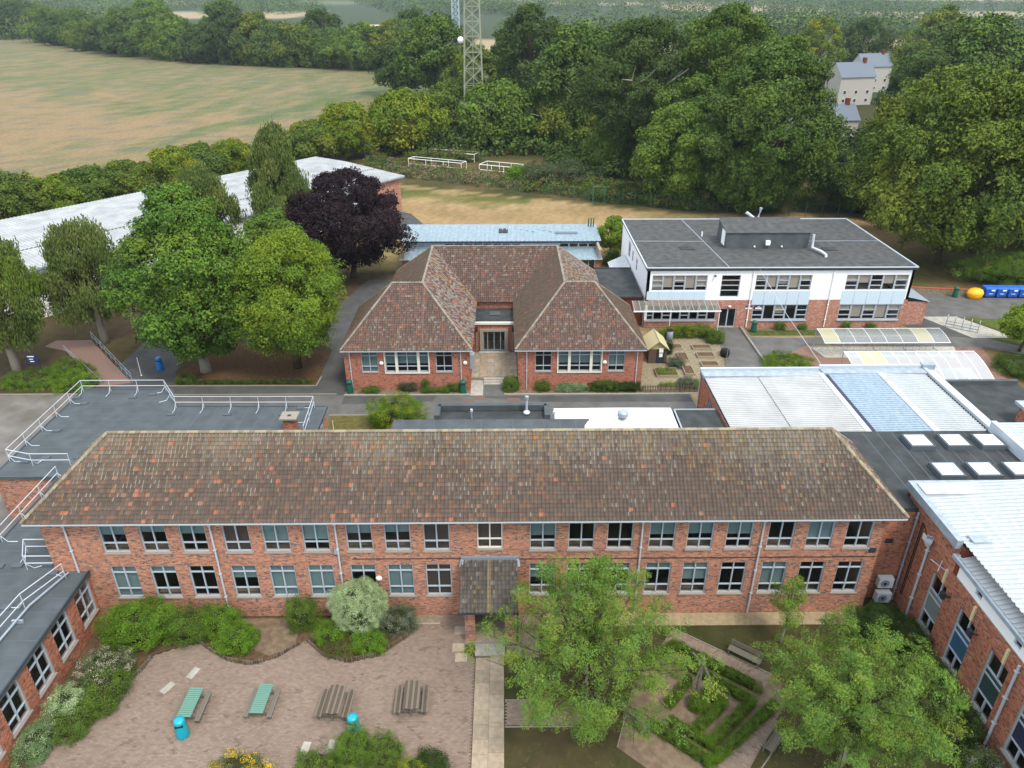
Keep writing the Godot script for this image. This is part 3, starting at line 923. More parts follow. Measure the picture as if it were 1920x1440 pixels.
	for row in [[-42.3, [27.0, 29.45, 31.75]], [-38.9, [27.2, 29.5, 31.8]]]:
		for x in row[1]:
			var s := Node3D.new(); s.name = "skylight"; l.add_child(s, true)
			part(s, "kerb", Geo.new().bx(x - 0.12, 6.95, row[0] - 0.72, x + 1.5, 7.27, row[0] + 0.85), M.felt_seam)
			var d := Geo.new()
			var q := [Vector3(x + 0.02, 7.28, row[0] + 0.7), Vector3(x + 1.36, 7.28, row[0] + 0.7), Vector3(x + 1.36, 7.28, row[0] - 0.6), Vector3(x + 0.02, 7.28, row[0] - 0.6)]
			var c0 := Vector3(x + 0.69, 7.4, row[0] + 0.05)
			var top := []
			for p in q: top.append(p.lerp(c0, 0.3) * Vector3(1, 0, 1) + Vector3(0, 7.37, 0))
			for k in 4: d.quad(q[k], q[(k + 1) % 4], top[(k + 1) % 4], top[k])
			d.quad(top[0], top[1], top[2], top[3])
			part(s, "glazing", d, M.skylight)
	g = Geo.new()
	for k in 9: g.bx(24.6 + k * 1.0, 6.951, -43.7, 24.66 + k * 1.0, 6.956, -36.7)
	part(l, "felt_seam", g, M.felt_seam)

	var a := thing("gym_wing", "tall brick wing with white metal roof and full-height windows at the courtyard end", "building", Vector3(31, 0, -29))
	var wz := [-32.4, -29.6, -26.75, -23.9, -21.1]
	var opens := []
	for z in wz: opens.append(Rect2(z + 36.4, 0.9, 1.45, 3.75))
	wall(a, Vector3(24.4, 0, -36.4), Z, 5.4, 7.5, opens.slice(0, 1), 2)
	var rest := []
	for r: Rect2 in opens.slice(1): rest.append(Rect2(r.position - Vector2(5.4, 0), r.size))
	wall(a, Vector3(24.4, 0, -31.0), Z, 16, 5.85, rest, 2)
	wall(a, Vector3(24.4, 0, -36.4), X, 10.5, 7.5, [], -1)
	wall(a, Vector3(34.9, 0, -36.4), -X, 10.5, 7.5, [], -1)
	part(a, "partition", Geo.new().bx(29, 0.05, -36, 29.2, 7.0, -15.2).bx(24.8, 0.02, -36, 34, 0.08, -15.2), M.interior)
	var pm := [M.blind_beige, mat(40, 78, 104, 0.5), mat(34, 58, 56, 0.5), mat(38, 40, 62, 0.5), M.blind_beige]
	pm[0] = mat(108, 118, 118, 0.6)
	for k in 5:
		window(a, Vector3(24.4, 0.9, wz[k]), Z, 1.45, 3.75, [[0.0, 0.27, [0.55], "g"], [0.27, 0.6, [], "p"], [0.6, 0.7, [], "p"], [0.7, 1.0, [0.62], "g"]], {"panel": pm[k], "bar": 0.07, "blind": 0.0})
		part(a, "vent_post", Geo.new().bx(24.3, 4.75, wz[k] + 0.95, 24.4, 5.7, wz[k] + 1.1), M.cream)
	# clerestory band under the projecting eave
	wall(a, Vector3(24.46, 5.85, -31.0), Z, 16, 1.1, [Rect2(1.9, 0.25, 0.55, 0.75), Rect2(5.2, 0.25, 0.55, 0.75), Rect2(8.4, 0.25, 0.55, 0.75)], -2, 0.2, M.render_white)
	for z in [-29.1, -25.8, -22.6]: window(a, Vector3(24.46, 6.1, z), Z, 0.55, 0.75, [[0, 1, [], "g"]], {"sill": false})
	wall(a, Vector3(25.8, 5.8, -31.0), -X, 1.4, 1.8, [], -1)
	var f := Geo.new().bx(24.15, 7.4, -36.65, 24.5, 7.95, -31.1)
	f.bx(24.5, 7.4, -36.65, 35, 7.95, -36.35)
	part(a, "fascia", f, M.flash)
	part(a, "fascia", Geo.new().bx(24.12, 6.85, -31.1, 24.3, 7.08, -15).bx(24.3, 6.85, -31.12, 25.5, 7.08, -30.92), M.flash)
	g = Geo.new()
	ribbed(g, Vector3(25.7, 7.42, -15), Vector3(25.7, 7.42, -30.95), Vector3(24.3, 7.06, -30.95), Vector3(24.3, 7.06, -15), 0.3, 0.075)
	part(a, "roof_sheet", g, M.white_metal)
	part(a, "step_flashing", Geo.new().bx(25.7, 7.45, -31.1, 25.85, 7.82, -15), M.dark_trim)
	part(a, "corner_cap", Geo.new().bx(24.9, 7.3, -31.5, 25.9, 8.0, -30.9), M.flash)
	g = Geo.new()
	ribbed(g, Vector3(34.9, 8.35, -15), Vector3(34.9, 8.35, -36.35), Vector3(24.5, 7.82, -36.35), Vector3(24.5, 7.82, -15), 0.33, 0.075)
	part(a, "roof_sheet", g, M.pale_metal)
	part(a, "lap_strip", Geo.new().bx(24.5, 7.96, -36.3, 34.9, 8.02, -35.2), M.white_metal)
	wall(a, Vector3(24.4, 0, -15), X, 10.5, 7.2, [], -1)
	wall(a, Vector3(34.9, 0, -15), Vector3(0, 0, -1), 21.4, 7.8, [], -1)
	# hopper and pipes
	part(a, "rainwater_hopper", Geo.new().lathe([Vector2(0.12, 5.75), Vector2(0.28, 6.1), Vector2(0.28, 6.35), Vector2(0.22, 6.35)], 4, Vector3(24.2, 0, -33.3)), M.galv_pale)
	downpipe(a, Vector3(24.28, 5.8, -33.3), 0.1, M.galv_pale, 0.07)
	downpipe(a, Vector3(24.28, 5.7, -24.75), 0.1, M.galv_pale, 0.07)
	downpipe(a, Vector3(24.2, 6.9, -34.9), 0.1, M.galv, 0.06)
	part(a, "cable", Geo.new().bar(Vector3(24.34, 6.5, -34.5), Vector3(24.34, 1.0, -34.5), 0.04).bar(Vector3(24.34, 6.5, -34.35), Vector3(24.34, 1.0, -34.35), 0.03).bar(Vector3(24.34, 6.5, -34.5), Vector3(24.34, 6.2, -33.9), 0.03), M.rubber)
	part(a, "wall_plate", Geo.new().bx(24.36, 5.6, -34.2, 24.385, 6.0, -33.9), M.white_plastic)
	for z in [-30.6, -27.9]:
		part(a, "floodlight", Geo.new().bx(23.95, 4.3, z - 0.25, 24.15, 4.65, z + 0.05).bar(Vector3(24.15, 4.45, z), Vector3(24.42, 4.5, z + 0.1), 0.06), M.dark_trim)
	part(a, "bird_deterrent", Geo.new().bar(Vector3(23.6, 6.0, -31.9), Vector3(24.38, 5.6, -31.2), 0.03).bar(Vector3(23.7, 5.75, -31.2), Vector3(24.3, 5.9, -31.9), 0.03), M.galv_pale)
	# eastern block behind the link roof
	var e := thing("east_block", "white metal roofed block with a tall white upstand beyond the skylights", "building", Vector3(39, 0, -40))
	wall(e, Vector3(33.6, 0, -43.8), Z, 7.3, 7.0, [], -1)
	wall(e, Vector3(46, 0, -43.8), -X, 12.4, 7.0, [], -1)
	part(e, "upstand", Geo.new().bx(33.45, 6.8, -43.9, 33.8, 7.75, -36.5).bx(33.8, 6.8, -43.9, 46, 7.6, -43.7), M.white_fascia)
	g = Geo.new()
	ribbed(g, Vector3(46, 7.5, -36.5), Vector3(46, 7.5, -43.7), Vector3(33.8, 7.6, -43.7), Vector3(33.8, 7.6, -36.5), 0.33, 0.075)
	part(e, "roof_sheet", g, M.pale_metal)
	var k2 := thing("store_block", "dark flat roofed block beside the white hall parapet with kerb edge", "building", Vector3(43, 0, -52))
	felt_roof(k2, [38.45, -58.0, 45.3, -58.0, 45.3, -44.0, 38.45, -44.0], 3.2, M.felt_dark)
	upstand(k2, [38.5, -57.9, 45.2, -57.9], 3.2, 0.35, 0.35, M.felt)
	wall(k2, Vector3(45.2, 0, -57.9), -X, 6.8, 3.1, [], -1)
	wall(k2, Vector3(45.2, 0, -44), Vector3(0, 0, -1), 13.9, 3.1, [], -1)
	var k3 := thing("roof_room", "small brick room with white metal roof standing on the dark flat roof", "building", Vector3(43, 3, -49))
	wall(k3, Vector3(41.2, 3.2, -51.6), Z, 6.5, 1.5, [], 2)
	wall(k3, Vector3(46, 3.2, -51.6), -X, 4.8, 1.5, [], -1)
	part(k3, "fascia", Geo.new().bx(40.9, 4.6, -51.9, 41.1, 4.85, -45.1).bx(41.1, 4.6, -51.9, 46.3, 4.85, -51.7), M.flash)
	g = Geo.new()
	ribbed(g, Vector3(46.3, 4.95, -45.1), Vector3(46.3, 4.95, -51.7), Vector3(41.1, 4.82, -51.7), Vector3(41.1, 4.82, -45.1), 0.3, 0.04)
	part(k3, "roof_sheet", g, M.white_metal)

# ---------------------------------------------------------------- tiled pavilion
func pavilion() -> void:
	var b := thing("pavilion_building", "single-storey brick pavilion with steep mottled orange-brown tile roofs around a recessed entrance", "building", Vector3(-1.05, 0, -72))
	var cx := -1.05
	var E := 4.4
	var R := 9.0
	for s in [-1.0, 1.0]:
		var wx := [-13.5, -11.25, -6.5] if s < 0 else [2.85, 5.02, 9.75]
		var o := -15.1 if s < 0 else 1.25
		var w := 11.75
		var opens := []
		for k in 3: opens.append(Rect2(wx[k] - o, 1.95, 4.05 if k == 1 else 1.55, 2.1))
		wall(b, Vector3(o, 0, -63.2), X, w, 4.3, opens, 1)
		for k in 3:
			var at := Vector3(wx[k], 1.95, -63.2)
			if k == 1:
				window(b, at, X, 4.05, 2.1, [[0.0, 0.27, [0.24, 0.5, 0.76], "g"], [0.27, 0.8, [0.24, 0.5, 0.76], "g"], [0.8, 1.0, [0.24, 0.5, 0.76], "g"]], {"blind": 0.62, "bar": 0.07})
				for x in [0.92, 2.98]: part(b, "mullion", Geo.new().bx(wx[k] + x, 1.95, -63.26, wx[k] + x + 0.26, 4.05, -63.12), M.stone_white)
				part(b, "window_surround", Geo.new().bx(wx[k] - 0.1, 1.8, -63.22, wx[k] + 4.15, 1.94, -63.1).bx(wx[k] - 0.1, 1.94, -63.22, wx[k] + 0.0, 4.1, -63.1).bx(wx[k] + 4.05, 1.94, -63.22, wx[k] + 4.15, 4.1, -63.1), M.stone_white)
			else:
				var bl: float = ([0.95, 0.0, 0.1] if s < 0 else [0.0, 0.0, 0.8])[k]
				window(b, at, X, 1.55, 2.1, MAIN_ROWS, {"blind": bl})
		# flank walls
		if s < 0:
			wall(b, Vector3(-15.1, 0, -73.2), Z, 10.0, 4.3, [], 1)
			wall(b, Vector3(-3.35, 0, -63.2), Vector3(0, 0, -1), 11.6, 4.3, [], 1)
			wall(b, Vector3(-12.5, 0, -84.2), Z, 11.2, 4.3, [], 1)
		else:
			wall(b, Vector3(13.0, 0, -63.2), Vector3(0, 0, -1), 10.0, 4.3, [], 1)
			wall(b, Vector3(1.25, 0, -74.8), Z, 11.6, 4.3, [], 1)
			wall(b, Vector3(10.4, 0, -73.0), Vector3(0, 0, -1), 11.2, 4.3, [], 1)
		part(b, "partition", Geo.new().bx(o + 0.4, 0.02, -72.5, o + w - 0.4, 0.07, -63.6).bx(o + 0.4, 0.07, -69, o + w - 0.4, 4.2, -68.8).bx(o + 0.4, 4.2, -72.5, o + w - 0.4, 4.28, -63.6), M.interior)
		gutter(b, Vector3(cx + s * 1.95, 4.3, -62.72), Vector3(cx + s * 14.25, 4.3, -62.72), M.white_fascia)
		for x in [cx + s * 13.5, cx + s * 3.1]: downpipe(b, Vector3(x, 4.25, -63.1), 0.05, M.galv_pale, 0.05)
		for x in ([-11.62, -3.75] if s < 0 else [9.42]): wall_lamp(b, Vector3(x, 2.9, -63.15), Z)
	# recessed entrance
	wall(b, Vector3(-3.3, 0, -71.0), X, 4.5, 3.45, [Rect2(1.05, 0.32, 2.25, 2.35)], 2)
	window(b, Vector3(-2.25, 0.32, -71.0), X, 2.25, 2.35, [[0.0, 0.08, [0.2, 0.5, 0.8], "p"], [0.08, 1.0, [0.2, 0.5, 0.8], "g"]], {"called": "door", "frame": M.door_blue, "panel": M.door_blue, "bar": 0.07, "sill": false})
	part(b, "door_surround", Geo.new().bx(-2.6, 0.3, -71.0, -2.25, 2.95, -70.82).bx(0.0, 0.3, -71.0, 0.35, 2.95, -70.82).bx(-2.25, 2.67, -71.0, 0.0, 2.95, -70.84), M.sill)
	part(b, "partition", Geo.new().bx(-3.2, 0.25, -74.2, 1.1, 3.3, -74.0), M.interior)
	felt_roof(b, [-3.35, -70.9, 1.25, -70.9, 1.25, -75.2, -3.35, -75.2], 3.55, M.felt_dark, "porch_roof")
	part(b, "parapet", Geo.new().bx(-3.35, 3.45, -71.05, 1.25, 3.72, -70.85), M.stone_white)
	part(b, "roof_hatch", Geo.new().bx(-1.6, 3.55, -73.9, -0.5, 3.7, -72.9), M.felt)
	wall(b, Vector3(-3.35, 3.4, -75.1), X, 4.6, 0.95, [], 2)
	part(b, "step", Geo.new().bx(-2.7, 0.3, -70.9, 0.45, 0.45, -70.4), M.concrete_pale)
	for x in [-2.95, 0.85]:
		part(b, "lantern", Geo.new().bx(x - 0.14, 2.75, -70.95, x + 0.14, 3.15, -70.65), M.dark_trim)
		downpipe(b, Vector3(x, 2.75, -70.85), 0.3, M.galv, 0.04)
	part(b, "meter_cabinet", Geo.new().bx(-3.32, 2.2, -64.1, -2.9, 3.6, -63.3), M.galv)
	# roof
	var P := func(uu: float, y: float, z: float, s: float) -> Vector3: return Vector3(cx + uu * s, y, z)
	var deck := Geo.new()
	var slopes := []
	for s in [-1.0, 1.0]:
		var f := [P.call(2.03, E, -62.75, s), P.call(14.2, E, -62.75, s), P.call(9.75, R, -68.15, s), P.call(6.85, R, -68.15, s)]
		var inner := [P.call(2.03, E, -74.85, s), P.call(2.03, E, -62.75, s), P.call(6.85, R, -68.15, s), P.call(6.85, R, -79.7, s)]
		var outer := [P.call(14.2, E, -62.75, s), P.call(14.2, E, -73.5, s), P.call(9.75, R, -68.15, s)]
		var back := [P.call(14.2, E, -73.5, s), P.call(11.7, E, -73.5, s), P.call(6.85, R, -68.15, s), P.call(9.75, R, -68.15, s)]
		var wing := [P.call(11.7, E, -73.5, s), P.call(11.7, E, -84.6, s), P.call(6.85, R, -79.7, s), P.call(6.85, R, -68.15, s)]
		var pal := [1, 4 if s < 0 else 2, 2, 2, 2 if s < 0 else 4]
		var k := 0
		for q in [f, inner, outer, back, wing]:
			var qq: Array = q
			if s < 0:   # mirrored: keep the corners counter-clockwise and the eave first
				if qq.size() == 4: qq = [q[1], q[0], q[3], q[2]]
				else: qq = [q[1], q[0], q[2]]
			slopes.append([qq, pal[k]])
			k += 1
	slopes.append([[P.call(-2.03, E, -74.85, 1.0), P.call(2.03, E, -74.85, 1.0), P.call(6.85, R, -79.7, 1.0), P.call(-6.85, R, -79.7, 1.0)], 1])
	slopes.append([[P.call(11.7, E, -84.6, 1.0), P.call(-11.7, E, -84.6, 1.0), P.call(-6.85, R, -79.7, 1.0), P.call(6.85, R, -79.7, 1.0)], 1])
	for q in slopes: deck.face(q[0])
	var roof := part(b, "roof", deck, M.dark_trim)
	for q in slopes: tiles(roof, q[0], q[1])
	for s in [-1.0, 1.0]:
		for l in [[6.85, R, -68.15, 9.75, R, -68.15], [6.85, R, -68.15, 6.85, R, -79.7], [2.03, E, -62.75, 6.85, R, -68.15], [14.2, E, -62.75, 9.75, R, -68.15], [14.2, E, -73.5, 9.75, R, -68.15], [11.7, E, -84.6, 6.85, R, -79.7]]:
			ridge_line(roof, P.call(l[0], l[1], l[2], s), P.call(l[3], l[4], l[5], s), false)
		part(roof, "valley_lining", Geo.new().bar(P.call(2.03, E + 0.06, -74.85, s), P.call(6.85, R + 0.06, -79.7, s), 0.1, 0.03), M.lead)
	ridge_line(roof, P.call(-6.85, R, -79.7, 1.0), P.call(6.85, R, -79.7, 1.0), false)
	# lightning strips on the front slopes
	for a in [[-7.7, E + 0.1, -62.7, -7.7, 8.9, -68.0], [9.1, E + 0.1, -62.8, 9.1, 5.4, -63.9]]:
		part(roof, "lightning_strip", Geo.new().bar(Vector3(a[0], a[1], a[2]), Vector3(a[3], a[4] + 0.12, a[5]), 0.03), mat(150, 100, 80, 0.6))
	part(b, "soffit", Geo.new().bx(-15.2, 4.25, -73.3, -3.1, 4.33, -62.9).bx(1.0, 4.25, -73.3, 13.1, 4.33, -62.9), M.alu_white)

# ---------------------------------------------------------------- white rendered two-storey block
func science_window(b: Node, x: float, y: float, w: float, h: float, kinds: Array, blinds: Array) -> void:
	var n := kinds.size()
	for k in n:
		var rows := [[0.0, 1.0, [], "g"]] if kinds[k] == 0 else [[0.0, 0.3, [], "g"], [0.3, 0.64, [], "g"], [0.64, 1.0, [], "g"]]
		window(b, Vector3(x + w * k / n, y, -77.8), X, w / n - 0.02, h, rows, {"sill": false, "bar": 0.08, "blind": blinds[k], "blind_mat": M.blind_beige})

func white_block() -> void:
	var b := thing("science_block", "two-storey white rendered block with brick base, grey flat roof and rooftop plant room", "building", Vector3(30.4, 0, -87))
	var x0 := 15.7
	var up := [Rect2(0.55, 1.1, 6.1, 1.8), Rect2(8.2, 0.35, 2.1, 2.55), Rect2(12.0, 1.1, 6.2, 1.8), Rect2(22.0, 1.1, 6.9, 1.8)]
	var lo := [Rect2(0.0, 0.95, 8.1, 1.8), Rect2(8.45, 0.05, 1.9, 2.3), Rect2(12.15, 0.95, 6.2, 1.8), Rect2(21.9, 0.95, 6.9, 1.8)]
	wall(b, Vector3(x0, 0, -77.8), X, 29.4, 3.35, lo, 3)
	wall(b, Vector3(x0, 3.35, -77.8), X, 29.4, 3.65, up, -2, 0.3, M.render_white)
	wall(b, Vector3(x0, 0, -97.0), Z, 19.2, 7.0, [Rect2(5.6, 4.1, 1.6, 2.0), Rect2(8.6, 4.4, 0.9, 1.4), Rect2(11.6, 4.3, 0.9, 1.5)], -2, 0.3, M.render_white)
	window(b, Vector3(x0, 4.1, -91.4), Z, 1.6, 2.0, MAIN_ROWS, {"sill": false})
	window(b, Vector3(x0, 4.4, -88.4), Z, 0.9, 1.4, [[0, 0.5, [], "g"], [0.5, 1, [], "g"]], {"sill": false})
	window(b, Vector3(x0, 4.3, -85.4), Z, 0.9, 1.5, [[0, 0.5, [], "g"], [0.5, 1, [], "g"]], {"sill": false})
	wall(b, Vector3(45.1, 0, -77.8), Vector3(0, 0, -1), 19.2, 7.0, [], -2, 0.3, M.render_white)
	wall(b, Vector3(45.1, 0, -97.0), -X, 29.4, 7.0, [], -2, 0.3, M.render_white)
	part(b, "floor", Geo.new().bx(16.1, 0.0, -96.6, 44.7, 0.05, -78.2).bx(16.1, 3.2, -96.6, 44.7, 3.5, -78.2).bx(16.1, 0.05, -83.0, 44.7, 3.2, -82.8).bx(16.1, 3.5, -83.0, 44.7, 6.8, -82.8), M.interior)
	part(b, "partition", Geo.new().bx(24.0, 0.05, -82.8, 24.15, 6.8, -78.2).bx(35.8, 0.05, -82.8, 35.95, 6.8, -78.2), M.interior)
	# spandrel panels
	for p in [[15.75, 6.6, 3.42, 4.4], [27.6, 6.4, 2.78, 4.42], [37.5, 7.2, 2.78, 4.42]]:
		for k in 5: part(b, "spandrel_panel", Geo.new().bx(p[0] + p[1] * k / 5 + 0.02, p[2], -77.84, p[0] + p[1] * (k + 1) / 5 - 0.02, p[3], -77.76), M.panel_blue)
	science_window(b, x0 + 0.55, 4.45, 6.1, 1.8, [1, 0, 1, 0, 1], [0.9, 0.8, 0.5, 0.85, 0.75])
	window(b, Vector3(x0 + 8.2, 3.7, -77.8), X, 2.1, 2.55, [[0, 0.3, [], "g"], [0.3, 0.53, [], "g"], [0.53, 0.76, [], "g"], [0.76, 1, [], "g"]], {"sill": false, "bar": 0.07})
	science_window(b, x0 + 12.0, 4.45, 6.2, 1.8, [1, 0, 1, 0, 1], [0.3, 0.8, 0.6, 0.85, 0.4])
	science_window(b, x0 + 22.0, 4.45, 6.9, 1.8, [1, 0, 1, 0, 1], [0.5, 0.55, 0.0, 0.6, 0.35])
	science_window(b, x0, 0.95, 8.1, 1.8, [1, 0, 1, 0, 1, 0, 1, 0], [0, 0, 0, 0.0, 0, 0, 0, 0])
	science_window(b, x0 + 12.15, 0.95, 6.2, 1.8, [1, 0, 1, 0, 1], [0.2, 0, 0.6, 0, 0])
	science_window(b, x0 + 21.9, 0.95, 6.9, 1.8, [1, 0, 1, 0, 1], [0.4, 0.85, 0.5, 0.9, 0.45])
	window(b, Vector3(x0 + 8.45, 0.05, -77.8), X, 1.9, 2.3, [[0, 1, [0.5], "g"]], {"called": "door", "sill": false, "bar": 0.1})
	for k in 3: part(b, "window_ledge", Geo.new().bx([15.7, 27.8, 37.55][k], 0.82, -77.8, [23.8, 34.1, 44.55][k], 0.94, -77.66), M.alu)
	# small signs by the door: white lettering on navy over white
	for x in [27.0, 28.1]:
		var s := Node3D.new(); s.name = "sign"; b.add_child(s, true)
		part(s, "board", Geo.new().bx(x, 2.45, -77.79, x + 0.75, 2.65, -77.74), M.sign_navy)
		part(s, "lower_board", Geo.new().bx(x, 2.28, -77.79, x + 0.75, 2.45, -77.75), M.white_plastic)
		part(s, "lettering", Geo.new().bx(x + 0.2, 2.52, -77.74, x + 0.55, 2.58, -77.735), M.white_plastic)
	part(b, "bulkhead_lamp", Geo.new().lathe([Vector2(0.16, 0), Vector2(0.16, 0.1), Vector2(0, 0.2)], 12, Vector3(25.2, 2.55, -77.7)), M.white_plastic)
	for x in [27.35, 36.2]: downpipe(b, Vector3(x - (0.0), 6.8, -77.68), 0.1, M.white_plastic, 0.06)
	part(b, "cctv_camera", Geo.new().bx(23.0, 6.2, -77.75, 23.2, 6.3, -77.4), M.dark_trim)
	# flat roof, kerb, plant room
	felt_roof(b, [15.5, -77.6, 45.3, -77.6, 45.3, -97.2, 15.5, -97.2], 7.12, M.felt_old)
	upstand(b, [15.55, -77.65, 45.25, -77.65, 45.25, -97.15, 15.55, -97.15], 7.12, 0.09, 0.14, M.white_fascia, true)
	part(b, "fascia", Geo.new().bx(15.48, 6.85, -77.6, 45.32, 7.05, -77.55), M.dark_trim)
	part(b, "roof_joint", Geo.new().bar(Vector3(24.6, 7.13, -77.8), Vector3(23.4, 7.13, -97), 0.08, 0.03).bar(Vector3(15.7, 7.13, -87.6), Vector3(23.9, 7.13, -87.4), 0.08, 0.03).bar(Vector3(35.6, 7.13, -87.4), Vector3(45.2, 7.13, -87.4), 0.08, 0.03), M.flash)
	var pr := Node3D.new(); pr.name = "plant_room"; b.add_child(pr)
	var g := Geo.new()
	var c := [Vector3(25.9, 7.1, -84.6), Vector3(35.6, 7.1, -84.6), Vector3(35.6, 7.1, -88.6), Vector3(25.9, 7.1, -88.6)]
	var t := [Vector3(25.9, 9.0, -84.6), Vector3(35.6, 9.0, -84.6), Vector3(35.3, 9.75, -88.4), Vector3(25.9, 9.75, -88.4)]
	for k in 4: g.quad(c[k], c[(k + 1) % 4], t[(k + 1) % 4], t[k])
	part(pr, "cladding", g, M.felt)
	var rg := Geo.new()
	rg.quad(t[0] + Vector3(-0.15, 0.02, 0.15), t[1] + Vector3(0.15, 0.02, 0.15), t[2] + Vector3(0.15, 0.02, -0.1), t[3] + Vector3(-0.15, 0.02, -0.1))
	part(pr, "lid", rg, M.felt_old)
	part(pr, "door", Geo.new().bx(25.84, 7.3, -86.5, 25.9, 9.0, -85.2), M.white_plastic)
	part(pr, "vent_box", Geo.new().bx(30.5, 7.6, -84.6, 31.0, 8.1, -84.25), M.white_plastic)
	for x in [29.2, 32.4]: part(pr, "lamp", Geo.new().bx(x, 7.3, -84.6, x + 0.16, 7.45, -84.45), M.white_plastic)
	var d := Node3D.new(); d.name = "duct"; b.add_child(d, true)
	part(d, "pipe", Geo.new().tube([Vector3(35.75, 9.0, -83.9), Vector3(35.75, 7.5, -83.7), Vector3(36.3, 7.45, -82.3), Vector3(36.5, 7.35, -81.4), Vector3(36.5, 7.1, -81.3)], [0.16, 0.16, 0.16, 0.16, 0.16], 8), M.galv_pale)
	var d2 := Node3D.new(); d2.name = "duct"; b.add_child(d2, true)
	part(d2, "pipe", Geo.new().tube([Vector3(31.2, 8.6, -95.0), Vector3(32.3, 7.8, -95.0), Vector3(32.8, 7.7, -95.0), Vector3(33.0, 9.2, -95.0)], [0.2, 0.2, 0.2, 0.2], 8), M.galv_pale)
	part(d2, "base_box", Geo.new().bx(32.2, 7.12, -95.4, 33.3, 7.6, -94.6), M.galv)
	for h in [[20.6, -85.3], [37.2, -84.8]]: part(b, "roof_hatch", Geo.new().bx(h[0], 7.12, h[1], h[0] + 1.6, 7.19, h[1] + 1.2), M.felt_dark)
	part(b, "roof_vent", Geo.new().tube([Vector3(24.3, 7.12, -89.5), Vector3(24.3, 7.7, -89.5)], [0.08, 0.08], 8), M.white_plastic)
	# glazed lean-to canopy
	var cn := Node3D.new(); cn.name = "glazed_canopy"; b.add_child(cn)
	g = Geo.new()
	for k in 14:
		var x := 14.2 + k * 0.73
		part(cn, "glazing_bar", Geo.new().bar(Vector3(x, 3.3, -77.8), Vector3(x, 2.85, -75.9), 0.035, 0.05), M.alu)
		if k < 13:
			var q := Geo.new()
			q.quad(Vector3(x + 0.02, 2.86, -75.9), Vector3(x + 0.71, 2.86, -75.9), Vector3(x + 0.71, 3.31, -77.8), Vector3(x + 0.02, 3.31, -77.8))
			part(cn, "glass_sheet", q, M.glass_roof)
	part(cn, "gutter", Geo.new().bar(Vector3(14.1, 2.8, -75.85), Vector3(23.75, 2.8, -75.85), 0.12), M.alu_white)
	for x in [18.2, 23.6]: part(cn, "post", Geo.new().tube([Vector3(x, 0, -75.9), Vector3(x, 2.8, -75.9)], [0.05, 0.05], 6), M.alu_white)
	# brick annex at the far end, flat link to the pavilion, low lean-to
	wall(b, Vector3(45.4, 0, -78.4), X, 2.4, 2.8, [], 3)
	wall(b, Vector3(47.8, 0, -78.4), Vector3(0, 0, -1), 5, 2.8, [], 3)
	var ar := Geo.new()
	ar.quad(Vector3(45.1, 3.5, -78.2), Vector3(47.95, 2.85, -78.2), Vector3(47.95, 2.85, -83.5), Vector3(45.1, 3.5, -83.5))
	part(b, "annex_roof", ar, M.flash)
	var l := thing("corridor_link", "low dark flat roofed corridor between the tiled pavilion and white block", "building", Vector3(13.5, 0, -83))
	felt_roof(l, [11.0, -88.0, 15.5, -88.0, 15.5, -78.3, 12.6, -78.3, 11.0, -80], 3.6, M.felt_dark)
	wall(l, Vector3(11.0, 0, -87.9), Vector3(0, 0, 1), 8, 3.45, [], -1)
	wall(l, Vector3(15.5, 0, -87.9), -X, 4.5, 3.45, [], -1)
	wall(l, Vector3(12.6, 0, -78.5), X, 2.9, 3.45, [], -1)
	upstand(l, [11.0, -87.9, 15.4, -87.9], 3.6, 0.1, 0.15, M.dark_trim)
	var ln := thing("lean_to", "ribbed pale metal lean-to roof against the white block's side wall", "lean-to", Vector3(14.5, 0, -90.5))
	g = Geo.new()
	ribbed(g, Vector3(13.4, 2.6, -88.3), Vector3(15.6, 3.6, -88.3), Vector3(15.6, 3.6, -93.2), Vector3(13.4, 2.6, -93.2), 0.3, 0.04)
	part(ln, "roof_sheet", g, M.pale_metal)
	wall(ln, Vector3(13.5, 0, -93.2), Z, 4.9, 2.6, [], -1)

